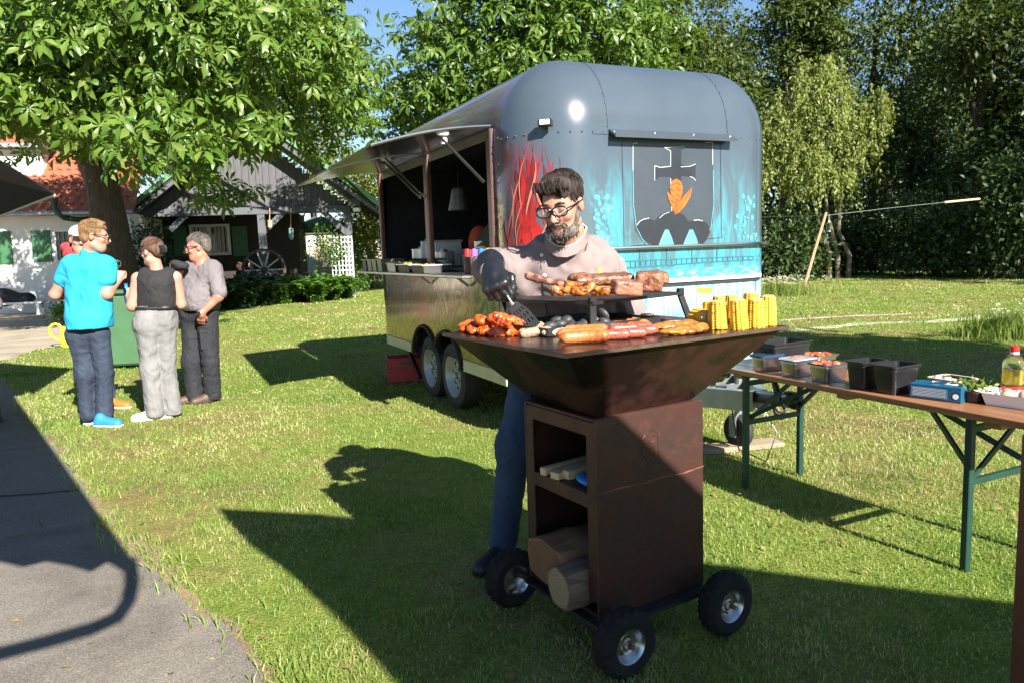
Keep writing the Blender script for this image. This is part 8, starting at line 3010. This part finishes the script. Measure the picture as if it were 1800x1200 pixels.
# trousers and boots
hipR, knR, anR = q(940, 640, 3.40), q(905, 780, 3.30), q(884, 955, 3.36)
hipL, knL, anL = q(1022, 640, 3.45), q(1030, 780, 3.38), q(1040, 940, 3.52)
pf = U(0.07, rc(hipR, hipL, 0.115, 0.115), rc(hipR, knR, 0.105, 0.076), rc(knR, anR, 0.076, 0.066))
pf = U(0.05, pf, rc(hipL, knL, 0.105, 0.076), rc(knL, anL, 0.076, 0.066))
sdf('jeans', FOLD(pf, 17, 70, 0.005, (1, 1, 1.2)), 'blue_jeans', cook, 0.011)
for an, d in ((anR, (-0.55, -0.83, 0)), (anL, (0.1, -1, 0))):
    h = Vector((an[0], an[1], 0)) - Vector(d) * 0.06
    sdf('boot', U(0.03, shoe(h, d, 0.30, 0.055, 0.13), rc(h + Vector(d) * 0.05 + Vector((0, 0, 0.08)), (an[0], an[1], 0.19), 0.052, 0.058)), 'boot_black', cook, 0.009)
# spatula held in the glove
sp = thing('spatula', 'slotted steel spatula held in the black glove over the chicken', 'spatula', (0, 0, 0))
s0, s1, s2, s3 = P(872, 500, 2.90), P(892, 520, 2.88), P(902, 536, 2.87), P(938, 578, 2.82)
b = MB()
b.tube([P(862, 478, 2.93), s0, s1], 0.010, 8)
b.build('handle', 'black_plastic', sp, smooth=True)
b = MB()
b.tube([s1, s2], 0.005, 6)
b.build('shaft', 'steel', sp)
ax = (s3 - s2).normalized()
wd = Vector((0.55, 0.0, 0.42)).normalized()
wd = (wd - ax * wd.dot(ax)).normalized()
nn = ax.cross(wd)
L_ = (s3 - s2).length
b = MB()
bw_s = 0.034
strips = [(-1.0, -0.72), (-0.55, -0.28), (-0.12, 0.12), (0.28, 0.55), (0.72, 1.0)]
def bladequad(u0, u1, v0, v1):
    pts = [s2 + ax * (u * L_) + wd * (v * bw_s * (0.6 + 0.4 * min(1, u * 2.5))) for u, v in ((u0, v0), (u1, v0), (u1, v1), (u0, v1))]
    b.add(pts + [p - nn * 0.0015 for p in pts], [(0, 1, 2, 3), (7, 6, 5, 4), (0, 4, 5, 1), (1, 5, 6, 2), (2, 6, 7, 3), (3, 7, 4, 0)])
for u0, u1 in ((0, 0.2), (0.34, 0.42), (0.56, 0.64), (0.78, 1.0)):
    bladequad(u0, u1, -1, 1)
for u0, u1 in ((0.2, 0.34), (0.42, 0.56), (0.64, 0.78)):
    for v0, v1 in strips:
        bladequad(u0, u1, v0, v1)
b.build('blade', 'black_iron', sp)

# ------------------------------------------------------------------ man in the cyan polo shirt
def standing(label, px, Y):
    o = Vector((P(px, 600, Y).x, Y, 0))
    return person(label, o), o, (lambda x, y, dy=0.0: np.array(P(x, y, Y + dy) - o))
pm1, o1, q = standing('man in a bright cyan polo shirt and dark jeans seen from behind holding a glass', 165, 6.7)
H1 = Head(q(166, 415), (0.93, 0.30), R(8), 0, 1.10)
shl, shr = q(124, 466, 0.02), q(188, 468, 0.0)
ell_l, wr_l = q(97, 518, 0.02), q(120, 522, 0.26)
ell_r, wr_r = q(188, 517, -0.03), q(206, 494, 0.06)
arm_l = U(0.03, rc(shl, ell_l, 0.058, 0.046), rc(ell_l, wr_l, 0.046, 0.03), hand(wr_l, (0.7, 0.7, 0), (0.6, -0.6, 0.2), 0.6, 1))
arm_r = U(0.03, rc(shr, ell_r, 0.060, 0.05), rc(ell_r, wr_r, 0.05, 0.032), hand(wr_r, (0.35, 0.25, 0.9), (-0.4, 0.9, 0), 1.0, -1, thumb=0.9))
sdf('body', U(0.02, U(0.03, H1.skull(), rc(q(160, 432, 0.0), q(156, 455, 0.02), 0.062, 0.072)), arm_l, arm_r, rc(q(155, 478, .02), q(155, 560, .02), 0.085)), 'skin', pm1, 0.0085)
tor = U(0.09, rc(q(140, 475, 0.02), q(140, 560, 0.02), 0.115, 0.115), rc(q(172, 475, 0.02), q(172, 560, 0.02), 0.118, 0.125), rc(q(130, 466, 0.02), q(182, 466, 0.02), 0.075))
shirt = U(0.05, tor, rc(shl, q(110, 492, 0.02), 0.082, 0.072), rc(shr, q(190, 492, -0.02), 0.080, 0.075), rc(q(157, 562, 0.02), q(157, 576, 0.02), 0.185))
shirt = U(0.02, shirt, rc(q(158, 446, 0.0), q(157, 456, 0.01), 0.076, 0.085))
shirt = SUB(0.02, shirt, rc(q(160, 425, -0.0), q(157, 452, 0.01), 0.064, 0.066))
shirt = CUT(shirt, (0, 0, -1), q(157, 577))
sdf('polo_shirt', FOLD(shirt, 23, 42, 0.006, (1, 1, 0.6)), 'cyan_polo', pm1, 0.009)
h1 = U(0.03, H1.e((0, -0.022, 0.05), (0.083, 0.100, 0.083)), H1.e((0, 0.035, 0.092), (0.06, 0.06, 0.036)), H1.e((0, -0.06, -0.01), (0.07, 0.05, 0.06)))
h1 = CUT(h1, H1.n(0, 0.85, -0.52), H1.p(0, 0.045, 0.055))
sdf('hair', WR(h1, 5, 90, 0.006, (1, 0.6, 0.3)), 'hair_blond', pm1, 0.0075)
strands(H1, 700, pm1, 'hair_blond', 6, low=-0.05, r=0.002)
H1.glasses(pm1, m='frame_black', th=0.004)
b = MB()
b.tube([H1.p(-0.022, 0.092, -0.055), H1.p(0, 0.102, -0.050), H1.p(0.022, 0.092, -0.055)], [0.006, 0.009, 0.006], 6)
b.build('moustache', 'hair_blond', pm1, smooth=True)
hl, kl, al = q(140, 588, 0.02), q(150, 655, 0.0), q(155, 728, -0.02)
hr_, kr, ar_ = q(172, 588, 0.03), q(184, 655, 0.02), q(183, 728, -0.02)
pf = U(0.08, rc(hl, hr_, 0.105, 0.105), rc(hl, kl, 0.098, 0.076), rc(kl, al, 0.076, 0.072))
pf = U(0.012, pf, rc(hr_, kr, 0.098, 0.076), rc(kr, ar_, 0.076, 0.072))
sdf('jeans', FOLD(pf, 41, 75, 0.0055, (1, 1, 1.2)), 'dark_jeans', pm1, 0.011)
shoe_obj(shoe((al[0] - 0.06, al[1], 0), (0.75, 0.5, 0), 0.27, 0.052), 'shoe_cyan', pm1)
shoe_obj(shoe((ar_[0] - 0.06, ar_[1] - 0.06, 0), (0.97, -0.2, 0), 0.30, 0.054), 'shoe_cyan', pm1)
wgp = P(205, 478, 6.80)
wg = thing('wine_glass', 'stemmed wine glass raised in the hand of the man in cyan', 'glass', wgp)
b = MB()
b.lathe([(0.032, -0.06), (0.005, -0.055), (0.004, 0.0), (0.02, 0.02), (0.042, 0.055), (0.043, 0.085), (0.034, 0.125), (0.0325, 0.125), (0.041, 0.085), (0.04, 0.056), (0.018, 0.024), (0, 0.018)], 20)
b.build('glass', 'glass_clear', wg, smooth=True, angle=180)
b = MB()
b.lathe([(0.0, 0.021), (0.018, 0.027), (0.038, 0.058), (0, 0.0581)], 16)
b.build('wine', 'oil', wg, smooth=True)

# ------------------------------------------------------------------ woman in black top
pw1, o2, q = standing('woman in a black sleeveless top and wide grey jeans with her hair clipped up', 275, 6.85)
H2 = Head(q(267, 443), (-0.88, 0.35), R(5), 0, 0.98)
shl, shr = q(243, 490, 0.0), q(308, 488, 0.05)
e_l, w_l = q(233, 538, 0.0), q(226, 522, 0.20)
e_r, w_r = q(318, 535, 0.1), q(290, 540, 0.32)
sdf('body', U(0.02, U(0.03, H2.skull(0.9, 0.95), rc(q(272, 458), q(276, 478, 0.02), 0.05, 0.062)), U(0.03, rc(shl, e_l, 0.058, 0.05), rc(e_l, w_l, 0.046, 0.027), hand(w_l, (-0.15, 0.55, 0.8), (0.9, 0.3, 0), 0.9, 1, 0.9)), U(0.03, rc(shr, e_r, 0.055, 0.045), rc(e_r, w_r, 0.042, 0.027), hand(w_r, (-0.9, 0.4, 0), (0, 0.6, -0.6), 0.6, 1, 0.9)), U(0.06, rc(shl, shr, 0.055), rc(q(276, 500, 0.02), q(276, 560, 0.02), 0.075))), 'skin_pale', pw1, 0.0085)
top_f = U(0.08, rc(q(262, 495, 0.01), q(262, 540, 0.02), 0.105, 0.10), rc(q(290, 495, 0.03), q(288, 540, 0.03), 0.108, 0.105), rc(q(258, 482, 0.02), q(296, 482, 0.04), 0.055), rc(q(276, 500, -0.02), q(276, 520, 0.0), 0.10))
top_f = SUB(0.02, top_f, rc(q(270, 452, 0.0), q(277, 474, 0.02), 0.06, 0.066))
top_f = CUT(top_f, (0, 0, -1), q(276, 546))
sdf('sleeveless_top', FOLD(top_f, 51, 30, 0.004), 'black_top', pw1, 0.0085)
hr = U(0.03, H2.e((0, -0.022, 0.045), (0.082, 0.098, 0.080)), H2.e((0, -0.075, 0.005), (0.062, 0.05, 0.066)), H2.e((0, -0.10, 0.02), (0.045, 0.04, 0.05)))
hr = CUT(hr, H2.n(0, 0.85, -0.52), H2.p(0, 0.045, 0.045))
sdf('hair', WR(hr, 52, 80, 0.006, (1, 0.5, 0.6)), 'hair_brown', pw1, 0.0075)
b = MB()
for k in range(7):
    a = -0.7 + 0.23 * k
    b.tube([H2.p(-0.035 + 0.012 * k, -0.135, 0.045), H2.p(-0.04 + 0.013 * k, -0.150, 0.015), H2.p(-0.035 + 0.012 * k, -0.138, -0.02)], 0.005, 5)
b.build('hair_claw', 'black_plastic', pw1, smooth=True)
strands(H2, 600, pw1, 'hair_brown', 8, front=0.05, low=-0.04, r=0.002, L=0.09)
H2.glasses(pw1, m='frame_black', lens='lens_dark', th=0.003)
hl, kl, al = q(259, 570, -0.02), q(264, 650, -0.03), q(274, 724, -0.02)
hr_, kr, ar_ = q(290, 570, 0.05), q(294, 650, 0.05), q(303, 724, 0.06)
pf = U(0.07, rc(q(264, 548, 0.0), q(288, 548, 0.04), 0.108, 0.108), rc(hl, hr_, 0.120, 0.120))
pf = U(0.06, pf, rc(hl, kl, 0.108, 0.080), rc(kl, al, 0.080, 0.090))
pf = U(0.004, pf, rc(hr_, kr, 0.108, 0.078), rc(kr, ar_, 0.078, 0.088))
pf = CUT(pf, (0, 0, -1), (0, 0, 0.03))
pf = CUT(pf, (0, 0, 1), q(276, 537))
sdf('wide_jeans', FOLD(pf, 53, 55, 0.006, (1, 1, 0.8)), 'grey_jeans', pw1, 0.011)
bf = rc(q(262, 541, 0.005), q(289, 541, 0.035), 0.118, 0.118)
bf = CUT(CUT(bf, (0, 0, 1), q(276, 538)), (0, 0, -1), q(276, 545))
sdf('belt', bf, 'belt_black', pw1, 0.0085)
shoe_obj(shoe((al[0] + 0.02, al[1] + 0.0, 0), (-0.85, -0.25, 0), 0.26, 0.045), 'shoe_white', pw1)
shoe_obj(shoe((ar_[0] + 0.02, ar_[1], 0), (-0.8, -0.45, 0), 0.24, 0.045), 'shoe_white', pw1)
cn = thing('drink_can', 'small blue drink bottle in the hand of the woman in black', 'bottle', P(223, 519, 7.08))
b = MB()
b.lathe([(0.024, -0.08), (0.027, -0.07), (0.027, 0.05), (0.015, 0.075), (0.015, 0.095)], 14)
b.build('body', 'blue_plastic', cn, smooth=True)
b = MB()
b.lathe([(0.017, 0.09), (0.017, 0.11), (0, 0.111)], 12)
b.build('cap', 'cap_blue', cn, smooth=True)

# ------------------------------------------------------------------ man in grey shirt
pg, o3, q = standing('man in grey shirt and dark cargo trousers standing with one hand in his pocket', 352, 7.6)
H3 = Head(q(348, 435), (-0.90, -0.35), R(6), 0, 1.10)
shl, shr = q(325, 476, 0.10), q(376, 474, -0.04)
e_r, w_r = q(384, 522, -0.14), q(354, 551, -0.20)
e_l, w_l = q(318, 500, 0.05), q(316, 478, -0.10)
arm = U(0.03, rc(shr, e_r, 0.055, 0.048), rc(e_r, w_r, 0.046, 0.034), hand(w_r, (-0.25, 0.35, -0.85), (-0.2, 0.8, 0.3), 0.25, 1))
arm2 = U(0.03, rc(shl, e_l, 0.055, 0.048), rc(e_l, w_l, 0.045, 0.032), hand(w_l, (-0.5, -0.3, 0.7), (0.2, 0.9, 0.2), 0.7, 1))
sdf('body', U(0.02, U(0.03, H3.skull(1.1, 1.05), rc(q(354, 452), q(356, 470), 0.062, 0.072)), arm, arm2, rc(q(354, 488, 0.03), q(352, 550, 0.02), 0.08)), 'skin_ruddy', pg, 0.0085)
sf = U(0.09, rc(q(340, 485, 0.03), q(340, 535, 0.02), 0.118, 0.13), rc(q(366, 482, -0.01), q(364, 535, 0.0), 0.12, 0.13), rc(q(334, 472, 0.06), q(374, 471, -0.03), 0.07), rc(q(345, 520, -0.06), q(347, 530, -0.06), 0.12))
sf = U(0.04, sf, rc(shr, q(385, 514, -0.12), 0.078, 0.076), rc(shl, q(319, 498, 0.06), 0.075, 0.070))
sf = U(0.02, sf, rc(q(356, 459), q(356, 470), 0.072, 0.088))
sf = SUB(0.02, sf, rc(q(352, 445, -0.02), q(354, 466, -0.02), 0.062, 0.066))
sf = CUT(sf, (0, 0, -1), q(352, 545))
sdf('shirt', FOLD(sf, 62, 55, 0.007, (1, 1, 0.9)), 'grey_shirt', pg, 0.009)
hr = U(0.03, H3.e((0, -0.025, 0.045), (0.082, 0.097, 0.082)), H3.e((0, -0.07, -0.005), (0.066, 0.045, 0.06)))
hr = CUT(hr, H3.n(0, 0.75, -0.66), H3.p(0, 0.025, 0.055))
sdf('hair', WR(hr, 63, 95, 0.006, (1, 0.5, 0.5)), 'hair_grey', pg, 0.0075)
strands(H3, 500, pg, 'hair_grey', 7, front=0.01, low=-0.04, r=0.0018, L=0.04)
H3.glasses(pg, m='frame_black', lens='lens_dark', th=0.004, h=0.020)
hl, kl, al = q(337, 560, 0.05), q(337, 635, 0.0), q(342, 697, -0.02)
hr_, kr, ar_ = q(364, 560, 0.0), q(370, 635, -0.03), q(374, 697, 0.03)
pf = U(0.08, rc(q(340, 548, 0.03), q(363, 548, 0.0), 0.125, 0.125), rc(hl, kl, 0.108, 0.086), rc(kl, al, 0.086, 0.080))
pf = U(0.012, pf, rc(hr_, kr, 0.110, 0.088), rc(kr, ar_, 0.088, 0.086))
pf = CUT(pf, (0, 0, -1), (0, 0, 0.03))
tro = FOLD(pf, 64, 60, 0.0055, (1, 1, 1.1))
tr_o = sdf('cargo_trousers', tro, 'dark_trousers', pg, 0.011)
tp_ = [trace(tro, o3, *p) for p in ((352, 580), (374, 577), (376, 610), (355, 614))]
b = MB()
ctr = sum((Vector(p) for p in tp_), Vector()) / 4
for s_ in (1,):
    V = [Vector(p) + Vector((0, -0.018, 0)) for p in tp_] + [Vector(p) + Vector((0, 0.03, 0)) for p in tp_]
    b.add(V, [(0, 1, 2, 3), (0, 4, 5, 1), (1, 5, 6, 2), (2, 6, 7, 3), (3, 7, 4, 0)])
b.build('cargo_pocket', 'dark_trousers', tr_o)
b = MB()
wv = Vector(w_r)
b.tube([wv + Vector((-0.034, -0.02, 0.02)), wv + Vector((0, -0.042, 0.0)), wv + Vector((0.03, -0.02, 0.03)), wv + Vector((0.0, 0.03, 0.035)), wv + Vector((-0.034, -0.02, 0.02))], 0.008, 6)
b.lathe([(0.018, 0), (0.018, 0.01), (0, 0.011)], 12, TR(wv + Vector((-0.005, -0.045, 0.005)), rx=R(90)))
b.build('wristwatch', 'steel', pg, smooth=True)
shoe_obj(shoe((al[0] + 0.05, al[1] + 0.03, 0), (-0.9, -0.4, 0), 0.29, 0.05), 'shoe_brown', pg)
shoe_obj(shoe((ar_[0] + 0.02, ar_[1] + 0.0, 0), (-0.75, -0.65, 0), 0.27, 0.05), 'shoe_brown', pg)
cap_p = P(318, 468, 7.42)
o = sdf('folded_cap', WR(U(0.03, ell((0, 0, 0), (0.085, 0.06, 0.045)), ell((-0.04, -0.03, 0.03), (0.05, 0.05, 0.03))), 6, 40, 0.008), 'black_top', None, 0.009, cap_p)
tag(o, 'crumpled black cap held up by the man in the grey shirt', 'cap')

# ------------------------------------------------------------------ man hidden behind the cyan one
ph, o4, q = standing('man in white cap and red hoodie half hidden behind the man in cyan', 148, 7.45)
H4 = Head(q(140, 421), (0.55, -0.8), R(5), 0, 1.05)
sdf('body', U(0.02, U(0.03, H4.skull(), rc(q(142, 436), q(144, 452), 0.06, 0.07)), rc(q(146, 480, .02), q(146, 560, .02), 0.08), U(0.02, rc(q(124, 472), q(128, 525), 0.05, 0.04), rc(q(128, 525), q(150, 530, -0.2), 0.04, 0.03), hand(q(150, 530, -0.2), (0.8, -0.5, 0), (0, 0, -1), 0.5, 1)), U(0.02, rc(q(176, 472), q(180, 525), 0.05, 0.04), rc(q(180, 525), q(172, 545, -0.1), 0.04, 0.03), hand(q(172, 545, -0.1), (-0.3, -0.5, -0.7), (-1, 0, 0), 0.5, -1))), 'skin', ph, 0.0095)
hf = U(0.09, rc(q(140, 475, .02), q(140, 560, .02), 0.115, 0.12), rc(q(162, 475, .02), q(162, 560, .02), 0.115, 0.12), rc(q(126, 466, .02), q(176, 466, .02), 0.07))
hf = U(0.04, hf, rc(q(124, 472), q(127, 525), 0.072, 0.06), rc(q(176, 472), q(180, 525), 0.072, 0.06), rc(q(127, 525), q(148, 530, -0.18), 0.058, 0.045), rc(q(180, 525), q(173, 543, -0.08), 0.058, 0.045), rc(q(118, 436, 0.08), q(150, 447, 0.1), 0.06, 0.07), rc(q(124, 446, 0.05), q(140, 452, 0.02), 0.07, 0.08))
hf = CUT(hf, (0, 0, -1), q(150, 572))
sdf('hoodie', FOLD(hf, 71, 40, 0.010), 'red_hoodie', ph, 0.011)
cf = CUT(U(0.02, H4.e((0, -0.01, 0.05), (0.088, 0.103, 0.085))), H4.n(0, 0.2, -1), H4.p(0, 0, 0.035))
cf = U(0.015, cf, CUT(H4.e((0, 0.11, 0.045), (0.068, 0.075, 0.014)), H4.n(0, 0, 1), H4.p(0, 0, 0.09)))
sdf('cap', cf, 'white_cap', ph, 0.008)
hl, kl, al = q(140, 585), q(150, 655), q(160, 706)
hr_, kr, ar_ = q(164, 585), q(184, 655), q(190, 704)
pf = U(0.08, rc(hl, hr_, 0.11, 0.11), rc(hl, kl, 0.10, 0.08), rc(kl, al, 0.08, 0.07))
pf = U(0.04, pf, rc(hr_, kr, 0.10, 0.08), rc(kr, ar_, 0.08, 0.07))
sdf('jeans', FOLD(pf, 72, 45, 0.010), 'blue_jeans', ph, 0.012)
shoe_obj(shoe((al[0] - 0.02, al[1] + 0.02, 0), (0.35, -0.9, 0), 0.28, 0.05), 'shoe_orange', ph)
shoe_obj(shoe((ar_[0] - 0.02, ar_[1], 0), (0.98, -0.15, 0), 0.29, 0.05), 'shoe_orange', ph)

# ------------------------------------------------------------------ person cut by the left edge, and guests in the porch
def simple_person(label, px, Y, face, shirt_m, trouser_m, hair_m, h=0.014, seat=None, scale=1.0, shoe_m='shoe_brown'):
    o = Vector((P(px, 600, Y).x, Y, 0))
    p = person(label, o)
    f = Vector((face[0], face[1], 0)).normalized()
    s = f.cross(Vector((0, 0, 1)))
    w = lambda a, bb, z: np.array((s * a + f * bb + Vector((0, 0, z))) * scale)
    z0 = 0.92 if seat is None else seat
    Hh = Head(w(0, 0.02, z0 + 0.72), face, R(6), 0, 1.03)
    tb_ = U(0.08, rc(w(-0.08, 0, z0 + 0.05), w(-0.09, 0, z0 + 0.42), 0.11, 0.12), rc(w(0.08, 0, z0 + 0.05), w(0.09, 0, z0 + 0.42), 0.11, 0.12), rc(w(-0.15, 0, z0 + 0.46), w(0.15, 0, z0 + 0.46), 0.07))
    arms, slv = [], []
    for sd in (-1, 1):
        a, e, wr_ = w(sd * 0.2, 0, z0 + 0.46), w(sd * 0.25, 0.02, z0 + 0.2), w(sd * 0.18, 0.22, z0 + 0.16)
        arms += [rc(a, e, 0.05, 0.042), rc(e, wr_, 0.04, 0.03), hand(wr_, f - s * sd * 0.3, Vector((0, 0, -1)), 0.5, sd)]
        slv += [rc(a, e, 0.07, 0.06)]
    sdf('body', U(0.02, U(0.03, Hh.skull(), rc(w(0, 0, z0 + 0.5), w(0, 0.01, z0 + 0.64), 0.065, 0.058)), rc(w(0, 0, z0 + 0.1), w(0, 0, z0 + 0.42), 0.075), *arms), 'skin', p, h)
    sh = SUB(0.02, U(0.04, tb_, *slv), rc(w(0, 0.01, z0 + 0.54), w(0, 0.01, z0 + 0.68), 0.07))
    sdf('shirt', WR(sh, 5, 22, 0.006), shirt_m, p, h)
    hh = CUT(U(0.03, Hh.e((0, -0.02, 0.045), (0.083, 0.098, 0.083)), Hh.e((0, -0.06, -0.01), (0.07, 0.05, 0.06))), Hh.n(0, 0.8, -0.6), Hh.p(0, 0.04, 0.05))
    sdf('hair', WR(hh, 8, 80, 0.005), hair_m, p, h)
    fs = []
    for sd in (-1, 1):
        hip = w(sd * 0.09, 0, z0)
        if seat is None:
            kn, an = w(sd * 0.1, 0.03, 0.5), w(sd * 0.11, 0.0 + 0.05 * sd, 0.09)
        else:
            kn, an = w(sd * 0.12, 0.42, z0 + 0.02), w(sd * 0.12, 0.42, 0.09)
        fs += [rc(hip, kn, 0.105, 0.082), rc(kn, an, 0.08, 0.07)]
        ax_ = Vector((an[0], an[1], 0)) - f * 0.06
        shoe_obj(shoe(ax_, f, 0.28, 0.05), shoe_m, p, h)
    sdf('trousers', WR(U(0.05, rc(w(-0.08, 0, z0), w(0.08, 0, z0), 0.12), *fs), 9, 24, 0.008), trouser_m, p, h)
    return p
simple_person('person in blue jeans of whom only a leg shows at the left edge', -58, 6.75, (-0.35, 0.9), 'grey_shirt', 'blue_jeans', 'hair_brown', shoe_m='shoe_brown')
def bench_seat(label, px, Y, w):
    o = P(px, 500, Y)
    t = thing('bench', label, 'bench', (o.x, o.y, 0), PRZ)
    b = MB()
    b.box((0, 0, 0.44), (w, 0.3, 0.04), 0.006)
    b.build('seat', 'old_wood', t)
    for sx in (-1, 1):
        b = MB()
        b.box((sx * (w / 2 - 0.15), 0, 0.21), (0.08, 0.26, 0.42))
        b.build('leg', 'old_wood', t)
for k, (px, Y, fc, sm, lb) in enumerate(((386, 28.2, (0.6, -0.8), 'red_hoodie', 'guest in dark red seated in the shaded porch behind the grey shirted man'), (432, 28.0, (-0.7, -0.7), 'dark_trousers', 'guest in dark clothes seated in the porch behind the wagon wheel'), (452, 28.6, (-0.6, -0.8), 'black_top', 'guest in black seated deepest in the porch beside the post'))):
    bench_seat('wooden porch bench under the ' + ('red clad guest', 'guest behind the wheel', 'guest beside the post')[k], px, Y + 0.05, 1.0)
    simple_person(lb, px, Y, fc, sm, 'dark_trousers', 'hair_brown', 0.02, seat=0.52)
tq = P(405, 500, 27.4)
pt = thing('porch_table', 'dark wooden table with pale cloth in front of the porch guests', 'table', (tq.x, tq.y, 0), PRZ)
b = MB()
b.box((0, 0, 0.74), (1.9, 0.7, 0.04), 0.006)
b.build('table_top', 'curtain', pt)
for sx in (-1, 1):
    for sy in (-1, 1):
        b = MB()
        b.box((sx * 0.85, sy * 0.28, 0.36), (0.06, 0.06, 0.72))
        b.build('leg', 'old_wood', pt)
